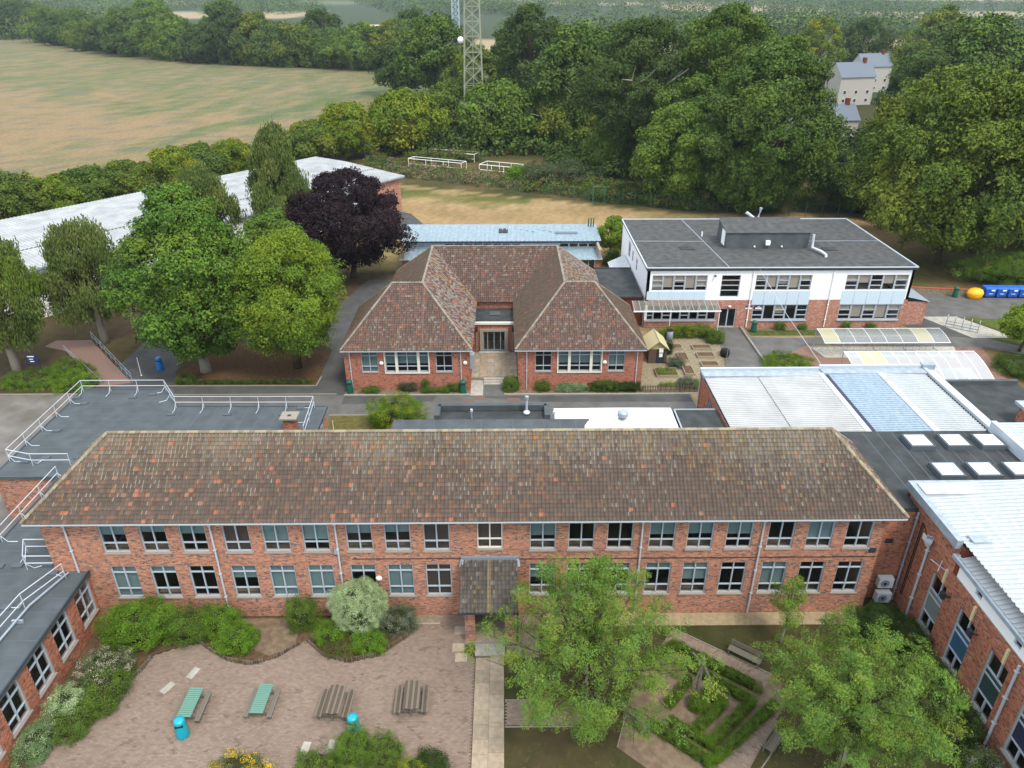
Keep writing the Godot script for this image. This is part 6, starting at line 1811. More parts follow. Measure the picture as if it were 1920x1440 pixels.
func courtyard_things() -> void:
	picnic_green("green-topped picnic table nearest the planted wing bed", Vector3(-16.68, 0.02, -27.15), -0.02)
	picnic_green("green-topped picnic table between the other green one and a brown one", Vector3(-13.0, 0.02, -27.35), -0.03)
	picnic_brown("weathered brown picnic table next to the teal bin and shrubs", Vector3(-9.1, 0.02, -27.25), -0.05)
	picnic_brown("weathered brown picnic table nearest the slab path", Vector3(-5.05, 0.02, -27.5), 0.02)
	litter_bin("teal litter bin in front of the first green picnic table", Vector3(-16.68, 0.02, -25.75), M.teal, 1.2, 0.2)
	litter_bin("teal litter bin behind the clipped shrubs at the bottom edge", Vector3(-7.88, 0.02, -25.85), M.teal, 1.2, -0.1)
	bench("slatted wooden bench on the lawn beside the maze path", Vector3(12.85, 0.01, -30.9), Vector3(14.35, 0.01, -29.75))
	bench("slatted bench half hidden under the spreading tree", Vector3(13.0, 0.01, -24.3), Vector3(13.95, 0.01, -25.3))
	bench("slatted bench under the large airy tree", Vector3(7.2, 0.01, -25.5), Vector3(6.3, 0.01, -26.8))
	air_unit("upper white air conditioning unit on the brick corner", Vector3(23.4, 1.3, -34.85))
	air_unit("lower white air conditioning unit above the dark shrub", Vector3(23.35, 0.35, -34.6))
	# rustic sculpture of poles in the maze
	var s := thing("pole_sculpture", "rustic sculpture of crossed grey poles in the hedge maze centre", "sculpture", Vector3(10.4, 0, -28.06))
	bit(s, "post", Geo.new().tube([Vector3(0, 0, 0), Vector3(0.02, 1.5, 0), Vector3(0.05, 2.7, 0)], [0.12, 0.1, 0.09], 8).mesh(), M.wood_grey)
	bit(s, "pole", Geo.new().tube([Vector3(-0.6, 3.2, 0.1), Vector3(0.1, 2.2, 0.1), Vector3(0.75, 0.75, 0.3)], [0.06, 0.06, 0.05], 6).mesh(), M.wood_grey)
	bit(s, "pole", Geo.new().tube([Vector3(0.15, 2.3, 0.0), Vector3(0.62, 1.0, -0.1)], [0.05, 0.05], 6).mesh(), M.wood_grey)
	bit(s, "pole", Geo.new().tube([Vector3(0.0, 2.3, 0.1), Vector3(-0.35, 1.0, 0.2)], [0.05, 0.05], 6).mesh(), M.wood_grey)
	# clipped maze hedges
	var segs := [[9.85, -31.17, 13.68, -28.24], [14.16, -26.99, 10.08, -23.71], [9.9, -23.9, 7.57, -25.85], [10.1, -29.89, 13.07, -27.34], [12.9, -27.1, 10.35, -24.8], [10.1, -24.9, 8.63, -26.0], [10.92, -27.91, 11.52, -27.22], [11.4, -27.0, 9.88, -25.67], [10.05, -28.7, 8.76, -27.25], [8.0, -30.2, 9.6, -31.0]]
	var names := ["outermost hedge beside the bench path", "outermost hedge on the spreading tree side", "outermost hedge nearest the bottom edge", "second-ring hedge behind the pole sculpture", "second-ring hedge on the spreading tree side", "second-ring hedge nearest the bottom edge", "short inner hedge beside the pole sculpture", "inner hedge in front of the pole sculpture", "inner hedge on the airy tree side", "outer hedge end beneath the airy tree"]
	for k in segs.size():
		var a := Vector2(segs[k][0], segs[k][1])
		var b := Vector2(segs[k][2], segs[k][3])
		var l := (b - a).length() * 0.5 + 0.25
		bush("maze_hedge", "clipped green maze %s" % names[k], "hedge", Vector3((a.x + b.x) * 0.5, 0, (a.y + b.y) * 0.5), Vector3(l, 0.29, 0.2), int(l * 230), 0.14, P_HEDGE, {"square": 1.0, "turn": -atan2(b.y - a.y, b.x - a.x), "group": "clipped hedges of the maze"})
	bush("maze_shrub", "small round shrub in the maze centre below the sculpture", "shrub", Vector3(10.25, 0, -27.1), Vector3(0.5, 0.45, 0.5), 180, 0.18, P_HEDGE)
	# shrubs: name, label, x, z, rx, ry, rz, palette, sprays, size
	bush("low_hedge", "thin low hedge along the front of the tree bed", "hedge", Vector3(-25.0, 0, -64.7), Vector3(6.0, 0.16, 0.22), 520, 0.2, P_SHRUB + P_YEW, {"square": 1.0})
	bush("low_hedge", "small clipped hedge corner beside the blue bin", "hedge", Vector3(-31.2, 0, -65.0), Vector3(0.7, 0.3, 0.6), 160, 0.22, P_SHRUB, {"square": 1.0})
	var sh := [
		["laurel_shrub", "big bright green laurel in the courtyard corner", -21.4, -32.2, 2.1, 1.35, 1.35, P_LAUREL, 900, 0.26],
		["dark_shrub", "dull green spreading shrub right of the bright laurel", -18.7, -32.5, 1.35, 1.0, 1.1, P_SHRUB, 420, 0.26],
		["round_shrub", "round bright shrub by the downpipe left of the gap", -16.9, -32.7, 1.1, 1.1, 0.9, P_LAUREL, 380, 0.24],
		["round_shrub", "low bright shrub in front of the one by the downpipe", -15.6, -31.6, 1.2, 0.85, 0.9, P_LAUREL, 380, 0.24],
		["upright_shrub", "upright green shrub left of the pale round shrub", -12.2, -33.1, 0.9, 1.25, 0.7, P_SHRUB, 300, 0.24],
		["pale_shrub", "large pale cream-green round shrub against the brick facade", -8.7, -32.9, 1.72, 1.75, 1.3, P_PALE, 1500, 0.17],
		["bed_shrub", "bright green shrub under the pale shrub on its left", -10.3, -32.1, 0.9, 0.75, 0.8, P_LAUREL, 220, 0.22],
		["bed_shrub", "bright green shrub at the front of the pale shrub's bed", -8.0, -31.4, 1.1, 0.6, 0.7, P_LAUREL, 260, 0.22],
		["bed_shrub", "olive-brown low plant at the front left of the pale shrub's bed", -9.6, -31.1, 1.1, 0.4, 0.5, [Color(0.09, 0.1, 0.025), Color(0.1, 0.075, 0.03), Color(0.06, 0.09, 0.02)], 220, 0.2],
		["grey_shrub", "grey-green mottled shrub right of the pale shrub", -6.6, -32.9, 1.25, 0.85, 0.85, [Color(0.13, 0.14, 0.1), Color(0.1, 0.12, 0.075), Color(0.06, 0.09, 0.035)], 380, 0.2],
		["flowering_shrub", "white-flowered dark shrub on the wing bed", -22.2, -29.3, 1.35, 0.95, 1.2, [Color(0.06, 0.09, 0.035), Color(0.05, 0.08, 0.03), Color(0.07, 0.1, 0.04), Color(0.42, 0.38, 0.28)], 520, 0.2],
		["feathery_shrub", "feathery green shrub in front of the white-flowered one", -21.6, -28.0, 1.15, 0.8, 1.4, P_SHRUB, 420, 0.24],
		["variegated_shrub", "silvery variegated shrub by the wing wall", -23.1, -26.9, 0.9, 0.95, 1.0, P_PALE + [Color(0.1, 0.16, 0.06)], 380, 0.2],
		["feathery_shrub", "mid-green shrub between the silvery plant and log edging", -22.4, -26.2, 1.0, 0.65, 1.1, P_SHRUB, 320, 0.22],
		["variegated_shrub", "pale green shrub at the lower left corner of the bed", -23.6, -24.9, 0.8, 0.7, 1.1, [Color(0.14, 0.22, 0.09), Color(0.1, 0.17, 0.06), Color(0.2, 0.26, 0.14)], 300, 0.2],
		["clipped_shrub", "tall clipped green shrub at the bottom edge beside the teal bin", -7.55, -24.3, 0.95, 1.0, 0.9, P_LAUREL + P_SHRUB, 520, 0.17],
		["clipped_shrub", "second clipped shrub right of the tallest at the bottom edge", -6.05, -24.2, 0.95, 0.85, 0.85, P_SHRUB, 460, 0.16],
		["clipped_shrub", "low round shrub at the bottom edge beside the pale slabs", -9.2, -23.4, 1.1, 0.75, 0.9, P_SHRUB, 380, 0.18],
		["golden_shrub", "yellow-green shrub at the bottom edge", -4.6, -23.2, 0.75, 0.65, 0.7, P_YEL, 300, 0.17],
		["dark_shrub", "dark shrub right of the yellow-green one at the bottom edge", -3.7, -23.7, 0.8, 0.55, 0.7, P_YEW, 260, 0.2],
		["yellow_flower_shrub", "yellow-flowered shrub at the bottom edge left of the pale slabs", -13.0, -23.4, 1.3, 0.75, 0.8, [Color(0.5, 0.34, 0.02), Color(0.09, 0.11, 0.03), Color(0.08, 0.09, 0.04), Color(0.12, 0.13, 0.06)], 420, 0.17],
		["yew_shrub", "large dark yew in the corner below the air conditioning units", 21.9, -32.0, 1.6, 1.15, 1.0, P_YEW, 800, 0.2],
		["yew_shrub", "dark yellowish shrub against the wing wall", 23.3, -31.2, 1.0, 0.95, 1.1, P_YEW + [Color(0.1, 0.11, 0.02)], 420, 0.2],
		["wall_shrub", "dark overgrown shrub along the brick wing under its second window", 23.2, -28.6, 1.0, 0.8, 1.5, P_YEW + P_SHRUB, 480, 0.24],
		["wall_shrub", "dark overgrown shrub under the third wing window", 23.1, -25.8, 1.1, 0.8, 1.4, P_YEW + P_SHRUB + [Color(0.2, 0.19, 0.14)], 480, 0.24],
		["wall_shrub", "grey twiggy shrub under the fourth wing window", 23.2, -23.0, 1.0, 0.7, 1.2, P_SHRUB + [Color(0.24, 0.22, 0.18)], 380, 0.24],
		["topiary", "large rounded yellow-green topiary bush behind the tile roof", -9.5, -56.3, 2.4, 1.55, 1.5, P_YEL + P_LAUREL, 1000, 0.26],
		["round_shrub", "round green shrub right of the pavilion steps", 0.55, -63.1, 0.85, 0.75, 0.75, P_SHRUB, 300, 0.2],
		["round_shrub", "smaller round shrub under the pavilion's right downpipe", 3.6, -62.9, 0.7, 0.6, 0.5, P_SHRUB, 220, 0.2],
		["box_hedge", "low dark hedge along the pavilion wall", 9.6, -62.8, 1.7, 0.62, 0.55, P_YEW + P_SHRUB, 420, 0.2],
		["box_hedge", "low dark hedge end at the pavilion corner", 11.9, -62.8, 1.1, 0.52, 0.5, P_YEW, 280, 0.2],
		["iris_clump", "pale spiky plants beside the low pavilion hedge", 6.4, -62.85, 1.5, 0.4, 0.45, [Color(0.16, 0.24, 0.1), Color(0.2, 0.26, 0.14), Color(0.1, 0.18, 0.07)], 260, 0.26],
		["low_shrub", "flat green shrub at the left end of the pavilion bed", -12.7, -62.7, 0.85, 0.32, 0.4, P_SHRUB, 150, 0.2],
		["low_shrub", "brown-green twiggy plant in the pavilion bed", -9.3, -62.9, 1.0, 0.55, 0.4, [Color(0.09, 0.075, 0.05), Color(0.06, 0.08, 0.03)], 150, 0.2],
		["low_shrub", "narrow upright plant in the pavilion bed", -7.6, -63.0, 0.35, 0.7, 0.3, P_SHRUB, 110, 0.2],
		["low_shrub", "low green plant in front of the narrow upright one", -7.2, -62.6, 0.8, 0.3, 0.35, P_SHRUB, 130, 0.2],
		["low_shrub", "small green mound left of the green bin", -5.8, -62.6, 0.55, 0.35, 0.35, P_SHRUB, 110, 0.2],
		["low_shrub", "leggy plant with a green top beside the pavilion downpipe", -4.9, -62.8, 0.6, 0.5, 0.35, P_SHRUB, 110, 0.2],
		["clipped_hedge", "clipped bright hedge block left of the ramp", -41.4, -64.2, 1.9, 0.75, 1.6, P_LAUREL + P_LIME, 620, 0.24],
		["clipped_hedge", "low planting in front of the frame-edge birch", -46.2, -65.2, 3.0, 0.45, 1.9, P_SHRUB + P_LAUREL, 620, 0.26],
		["clipped_hedge", "green hedge behind the direction sign", -43.6, -67.2, 2.2, 0.6, 1.4, P_SHRUB + P_LAUREL, 460, 0.26],
		["bank_shrub", "mixed green planting island beside the sloping path", 28.6, -68.2, 2.5, 0.5, 1.8, P_SHRUB + P_LIME, 700, 0.26],
		["garden_reeds", "tall grassy border along the glazed canopy", 19.8, -75.3, 3.0, 0.75, 0.6, P_YEL + P_SHRUB, 620, 0.3],
		["garden_bush", "rounded dark green bush by the sloping path", 22.8, -73.9, 1.05, 0.85, 0.95, P_SHRUB, 320, 0.22],
		["garden_bush", "grey lavender bush in the vegetable garden", 17.4, -68.0, 0.9, 0.5, 0.7, [Color(0.1, 0.12, 0.08), Color(0.08, 0.1, 0.05)], 220, 0.2],
		["garden_bush", "silvery bush by the paling fence", 17.4, -63.4, 1.0, 0.6, 0.6, [Color(0.12, 0.14, 0.1), Color(0.09, 0.11, 0.06)], 240, 0.2],
		["garden_bush", "lime-yellow bush by the paling fence", 18.7, -63.3, 0.6, 0.5, 0.5, P_YEL, 180, 0.2],
		["garden_bush", "dark tall bush beside the garden shed", 17.2, -71.0, 0.5, 0.8, 0.5, P_YEW, 150, 0.2],
		["corner_shrub", "shrubs at the frame edge beyond the cycle shelter", 51.6, -66.6, 2.2, 0.7, 2.6, P_SHRUB + P_YEW, 620, 0.28],
		["corner_shrub", "shrub below the pale blue block's end wall", 13.6, -91.5, 1.0, 0.9, 0.9, P_LIME, 240, 0.28],
		["corner_shrub", "dark green bush under the small bright tree", 15.1, -99.5, 1.3, 1.4, 1.0, P_SHRUB, 300, 0.3],
		["wall_plant", "small green plant against the white block's brick base", 38.6, -77.2, 0.45, 0.5, 0.4, P_LIME, 90, 0.2],
		["wall_plant", "grey-green plant left of the white block's first bed", 31.0, -77.1, 0.6, 0.5, 0.4, P_SHRUB, 110, 0.2],
		["wall_plant", "second small grey plant along the brick base", 33.6, -77.2, 0.5, 0.35, 0.35, P_SHRUB, 90, 0.2],
		["wall_plant", "low tuft below the last brick panel", 41.4, -77.3, 0.5, 0.35, 0.35, P_SHRUB, 90, 0.2],
		["bank_shrub", "bright green bank of shrubs behind the blue bins", 68.0, -91.5, 8.0, 2.2, 3.4, P_LAUREL + P_SHRUB, 1500, 0.42],
	]
	for a in sh:
		bush(a[0], a[1], "shrub", Vector3(a[2], 0, a[3]), Vector3(a[4], a[5], a[6]), int(a[8] * 1.25), a[9], a[7], {"lift": 1.05 if a[0] == "pale_shrub" else 0.8, "stem": 0.12} if a[0] == "pale_shrub" else {"lump": 0.34})

func garden_things() -> void:
	litter_bin("dark green bin at the pavilion's left corner", Vector3(-14.75, 0.05, -62.7), M.bin_green, 1.3)
	litter_bin("dark green bin left of the pavilion steps", Vector3(-4.0, 0.05, -62.55), M.bin_green, 1.3)
	litter_bin("dark green bin by the white block's door", Vector3(27.9, 0.05, -76.6), M.bin_green, 1.3)
	litter_bin("dark green bin against the low wall near the yellow bin", Vector3(56.2, 0.02, -87.0), M.bin_green, 1.35)
	litter_bin("bright blue bin under the tall green tree", Vector3(-34.8, 0.03, -67.8), M.bin_blue, 1.35)
	# grit bin
	var y := thing("grit_bin", "rounded yellow grit bin beside the blue bins", "bin", Vector3(58.4, 0.02, -86.6))
	bit(y, "tub", Geo.new().lathe([Vector2(0, 0), Vector2(0.75, 0.02), Vector2(0.95, 0.4), Vector2(0.98, 0.65)], 20, Vector3.ZERO, Vector3(1, 1, 0.75)).mesh(true), M.yellow)
	bit(y, "lid", Geo.new().lathe([Vector2(1.0, 0.65), Vector2(1.0, 0.72), Vector2(0.8, 1.1), Vector2(0.45, 1.25), Vector2(0, 1.28)], 20, Vector3.ZERO, Vector3(1, 1, 0.75)).mesh(true), M.yellow)
	# wheeled bins
	var pos := ["beside the yellow grit bin", "second from the yellow grit bin", "third from the yellow grit bin", "fourth from the yellow grit bin"]
	var first: Node3D
	for k in 4:
		var at := Vector3(60.3 + k * 1.38, 0.02, -87.0 + k * 0.05)
		if k == 0:
			first = thing("wheeled_bin", "blue four-wheeled bin " + pos[0], "bin", at, "row of blue wheeled bins")
			var g := Geo.new()
			var lo := [Vector3(-0.56, 0.2, 0.45), Vector3(0.56, 0.2, 0.45), Vector3(0.56, 0.2, -0.4), Vector3(-0.56, 0.2, -0.4)]
			var hi := [Vector3(-0.65, 1.2, 0.58), Vector3(0.65, 1.2, 0.58), Vector3(0.65, 1.2, -0.5), Vector3(-0.65, 1.2, -0.5)]
			for j in 4: g.quad(lo[j], lo[(j + 1) % 4], hi[(j + 1) % 4], hi[j])
			g.quad(lo[3], lo[2], lo[1], lo[0])
			bit(first, "body", g.mesh(), M.wheelie)
			g = Geo.new()
			g.quad(Vector3(-0.67, 1.2, 0.62), Vector3(0.67, 1.2, 0.62), Vector3(0.67, 1.32, 0.3), Vector3(-0.67, 1.32, 0.3))
			g.quad(Vector3(-0.67, 1.32, 0.3), Vector3(0.67, 1.32, 0.3), Vector3(0.67, 1.36, -0.55), Vector3(-0.67, 1.36, -0.55))
			g.face([Vector3(-0.67, 1.2, 0.62), Vector3(-0.67, 1.32, 0.3), Vector3(-0.67, 1.36, -0.55), Vector3(-0.67, 1.18, -0.5)])
			g.face([Vector3(0.67, 1.18, -0.5), Vector3(0.67, 1.36, -0.55), Vector3(0.67, 1.32, 0.3), Vector3(0.67, 1.2, 0.62)])
			bit(first, "lid", g.mesh(), M.wheelie_lid)
			bit(first, "label_sticker", Geo.new().bx(-0.05, 0.95, 0.56, 0.4, 1.12, 0.585).mesh(), M.white_plastic)
			bit(first, "lettering", Geo.new().bx(-0.25, 0.55, 0.5, 0.25, 0.6, 0.53).mesh(), M.white_plastic)
			for q in [[-0.45, 0.35], [0.45, 0.35], [-0.45, -0.3], [0.45, -0.3]]:
				bit(first, "wheel", Geo.new().tube([Vector3(q[0] - 0.04, 0.1, q[1]), Vector3(q[0] + 0.04, 0.1, q[1])], [0.1], 12).mesh(), M.rubber)
		else: copy_of(first, "wheeled_bin", "blue four-wheeled bin " + pos[k], at)
	# garden shed with translucent roof
	var s := thing("garden_shed", "small greenhouse shed with yellowed translucent gabled roof at the pavilion corner", "shed", Vector3(15.6, 0, -70.2))
	part(s, "wall", Geo.new().bx(14.7, 0, -71.7, 14.76, 1.6, -68.7).bx(16.5, 0, -71.7, 16.56, 1.6, -68.7).bx(14.76, 0, -71.7, 16.5, 1.6, -71.64).bx(14.76, 0, -68.76, 16.5, 1.6, -68.7), M.wood_brown)
	var g2 := Geo.new()
	g2.quad(Vector3(14.5, 1.55, -68.5), Vector3(15.63, 2.5, -68.5), Vector3(15.63, 2.5, -71.9), Vector3(14.5, 1.55, -71.9))
	g2.quad(Vector3(15.63, 2.5, -68.5), Vector3(16.76, 1.55, -68.5), Vector3(16.76, 1.55, -71.9), Vector3(15.63, 2.5, -71.9))
	part(s, "roof", g2, M.shed_poly)
	var g3 := Geo.new()
	g3.tri(Vector3(14.7, 1.6, -68.72), Vector3(16.56, 1.6, -68.72), Vector3(15.63, 2.42, -68.72))
	part(s, "gable", g3, M.shed_poly)
	part(s, "frame", Geo.new().bar(Vector3(14.5, 1.57, -68.48), Vector3(15.63, 2.52, -68.48), 0.07).bar(Vector3(15.63, 2.52, -68.48), Vector3(16.76, 1.57, -68.48), 0.07).bar(Vector3(15.63, 2.52, -68.5), Vector3(15.63, 2.52, -71.9), 0.07), M.wood_pale)
	part(s, "door", Geo.new().bx(15.5, 0.05, -68.7, 16.3, 1.6, -68.66), M.dark_trim)
	part(s, "notice", Geo.new().bx(15.75, 0.75, -68.66, 16.1, 1.15, -68.64).bx(15.72, 1.25, -68.66, 16.15, 1.75, -68.64), M.white_plastic)
	# raised beds
	var beds := [[20.0, -72.75, 22.0, -71.75, "by the dark green bush"], [20.05, -70.85, 21.85, -69.75, "second from the dark green bush"], [20.0, -68.7, 21.75, -67.6, "nearest the white hall roof"], [18.0, -70.8, 19.0, -68.9, "square one in the middle"], [17.9, -67.7, 18.9, -65.8, "long narrow one near the paling fence"], [15.0, -67.2, 17.2, -65.5, "full of leafy plants by the shed"], [17.7, -72.9, 18.9, -71.8, "small one behind the shed"], [14.8, -63.8, 16.7, -63.0, "planted one next to the paling fence"]]
	for q in beds:
		var b := thing("raised_bed", "timber raised garden bed, %s" % q[4], "raised bed", Vector3((q[0] + q[2]) * 0.5, 0, (q[1] + q[3]) * 0.5), "raised beds of the vegetable garden")
		for e in [[q[0], q[1], q[2], q[1] + 0.06], [q[0], q[3] - 0.06, q[2], q[3]], [q[0], q[1] + 0.06, q[0] + 0.06, q[3] - 0.06], [q[2] - 0.06, q[1] + 0.06, q[2], q[3] - 0.06]]:
			part(b, "board", Geo.new().bx(e[0], 0, e[1], e[2], 0.28, e[3]), M.wood_pale)
		part(b, "soil", Geo.new().bx(q[0] + 0.06, 0, q[1] + 0.06, q[2] - 0.06, 0.22, q[3] - 0.06), M.soil)
		if q[4].begins_with("full") or q[4].begins_with("planted"):
			var places := []
			var cols := PackedColorArray()
			for k in 90:
				places.append(Transform3D(random_basis(Vector3.UP, rr(0.14, 0.26)), Vector3(rr(q[0] + 0.1, q[2] - 0.1) - b.position.x, rr(0.22, 0.5), rr(q[1] + 0.1, q[3] - 0.1) - b.position.z)))
				cols.append(pick(P_LAUREL + P_LIME))
			leaves(b, "crop", "tight", places, cols, M.leaf)
	var wb := thing("water_butt", "grey water butt at the corner of the glazed canopy", "water butt", Vector3(18.0, 0, -74.3))
	bit(wb, "barrel", Geo.new().lathe([Vector2(0, 0), Vector2(0.3, 0), Vector2(0.36, 0.5), Vector2(0.32, 1.2), Vector2(0.28, 1.2)], 16).mesh(true), M.lead)
	bit(wb, "lid", Geo.new().lathe([Vector2(0.34, 1.2), Vector2(0.34, 1.25), Vector2(0, 1.27)], 16).mesh(), M.rubber)
	var pl := thing("compost_tub", "black round tub with a terracotta pot beside the sloping path", "tub", Vector3(23.0, 0, -70.3))
	bit(pl, "tub", Geo.new().lathe([Vector2(0, 0), Vector2(0.4, 0), Vector2(0.5, 0.4), Vector2(0.45, 0.75), Vector2(0, 0.8)], 16).mesh(true), M.rubber)
	bit(pl, "pot", Geo.new().lathe([Vector2(0, 0), Vector2(0.18, 0), Vector2(0.26, 0.4), Vector2(0, 0.4)], 14, Vector3(0, 0, -0.8)).mesh(), mat(150, 86, 60, 0.9))
	# paling fence
	var pf := thing("paling_fence", "rustic low paling fence in front of the vegetable garden", "fence", Vector3(16, 0, -62.4))
	var pale := Geo.new().bx(-0.035, 0, -0.012, 0.035, 0.85, 0.012).mesh()
	for k in 36:
		var o := bit(pf, "paling", pale, [M.wood_grey, M.wood_brown, M.wood_log][k % 3], Transform3D(Basis(Vector3(0, 0, 1), rr(-0.05, 0.05)), Vector3(-2.8 + k * 0.155, rr(-0.08, 0.02), 0)))
	bit(pf, "rail", Geo.new().bx(-2.9, 0.25, -0.05, 2.75, 0.31, -0.015).bx(-2.9, 0.6, -0.05, 2.75, 0.66, -0.015).mesh(), M.wood_brown)
	# sloping path handrails
	rail_run([22.3, -67.4, 23.9, -72.2, 23.9, -76.8], "thin grey wire fence along the vegetable garden side of the path", 0.8, M.wood_grey)
	rail_run([-36.4, -65.0, -45.2, -75.1], "tall galvanised handrail on the inner side of the pink ramp", 1.0, M.galv)
	rail_run([-39.0, -64.2, -46.7, -72.1], "low galvanised handrail on the outer side of the pink ramp", 0.8, M.galv)
	# direction sign
	var ds := thing("direction_sign", "navy direction sign with white lines on a post by the birch", "sign", Vector3(-45.75, 0, -66.28))
	bit(ds, "post", Geo.new().tube([Vector3(0, 0, 0), Vector3(0, 2.5, 0)], [0.05, 0.05], 8).mesh(), M.sign_navy)
	bit(ds, "board", Geo.new().bx(-1.15, 1.5, -0.03, -0.05, 2.5, 0.03).mesh(), M.sign_navy)
	bit(ds, "lettering", Geo.new().bx(-0.95, 2.22, 0.03, -0.3, 2.32, 0.036).bx(-0.85, 1.95, 0.03, -0.45, 2.02, 0.036).bx(-0.8, 1.7, 0.03, -0.4, 1.78, 0.036).mesh(), M.white_plastic)
	var lp := thing("white_post", "thin white marker post beside the ramp foot", "post", Vector3(-36.2, 0, -66.5))
	bit(lp, "pole", Geo.new().tube([Vector3(0, 0, 0), Vector3(0, 2.0, 0)], [0.03, 0.03], 6).mesh(), M.white_plastic)
	bit(lp, "foot", Geo.new().bx(-0.08, 0, -0.08, 0.08, 0.04, 0.08).mesh(), M.white_plastic)
	var pp := thing("white_post", "thin white post on the lawn behind the tile roof", "post", Vector3(-14.9, 0, -55.6))
	bit(pp, "pole", Geo.new().tube([Vector3(0, 0, 0), Vector3(0, 1.1, 0)], [0.03, 0.03], 6).mesh(), M.white_plastic)
	bit(pp, "foot", Geo.new().bx(-0.08, 0, -0.08, 0.08, 0.04, 0.08).mesh(), M.white_plastic)

func rail_run(pts: Array, label: String, h: float, m: Material) -> void:
	var p := v2(pts)
	var t := thing("handrail", label, "handrail", Vector3(p[0].x, 0, p[0].y))
	var g := Geo.new()
	for k in p.size() - 1:
		var a := Vector3(p[k].x, 0, p[k].y)
		var b := Vector3(p[k + 1].x, 0, p[k + 1].y)
		for y in [h, h * 0.55]: g.tube([a + Vector3(0, y, 0), b + Vector3(0, y, 0)], [0.025], 6)
		var n := maxi(1, int((b - a).length() / 1.6))
		for i in n + 1:
			var q := a.lerp(b, float(i) / n)
			part(t, "post", Geo.new().tube([q, q + Vector3(0, h, 0)], [0.03], 6), m)
	part(t, "rail", g, m)

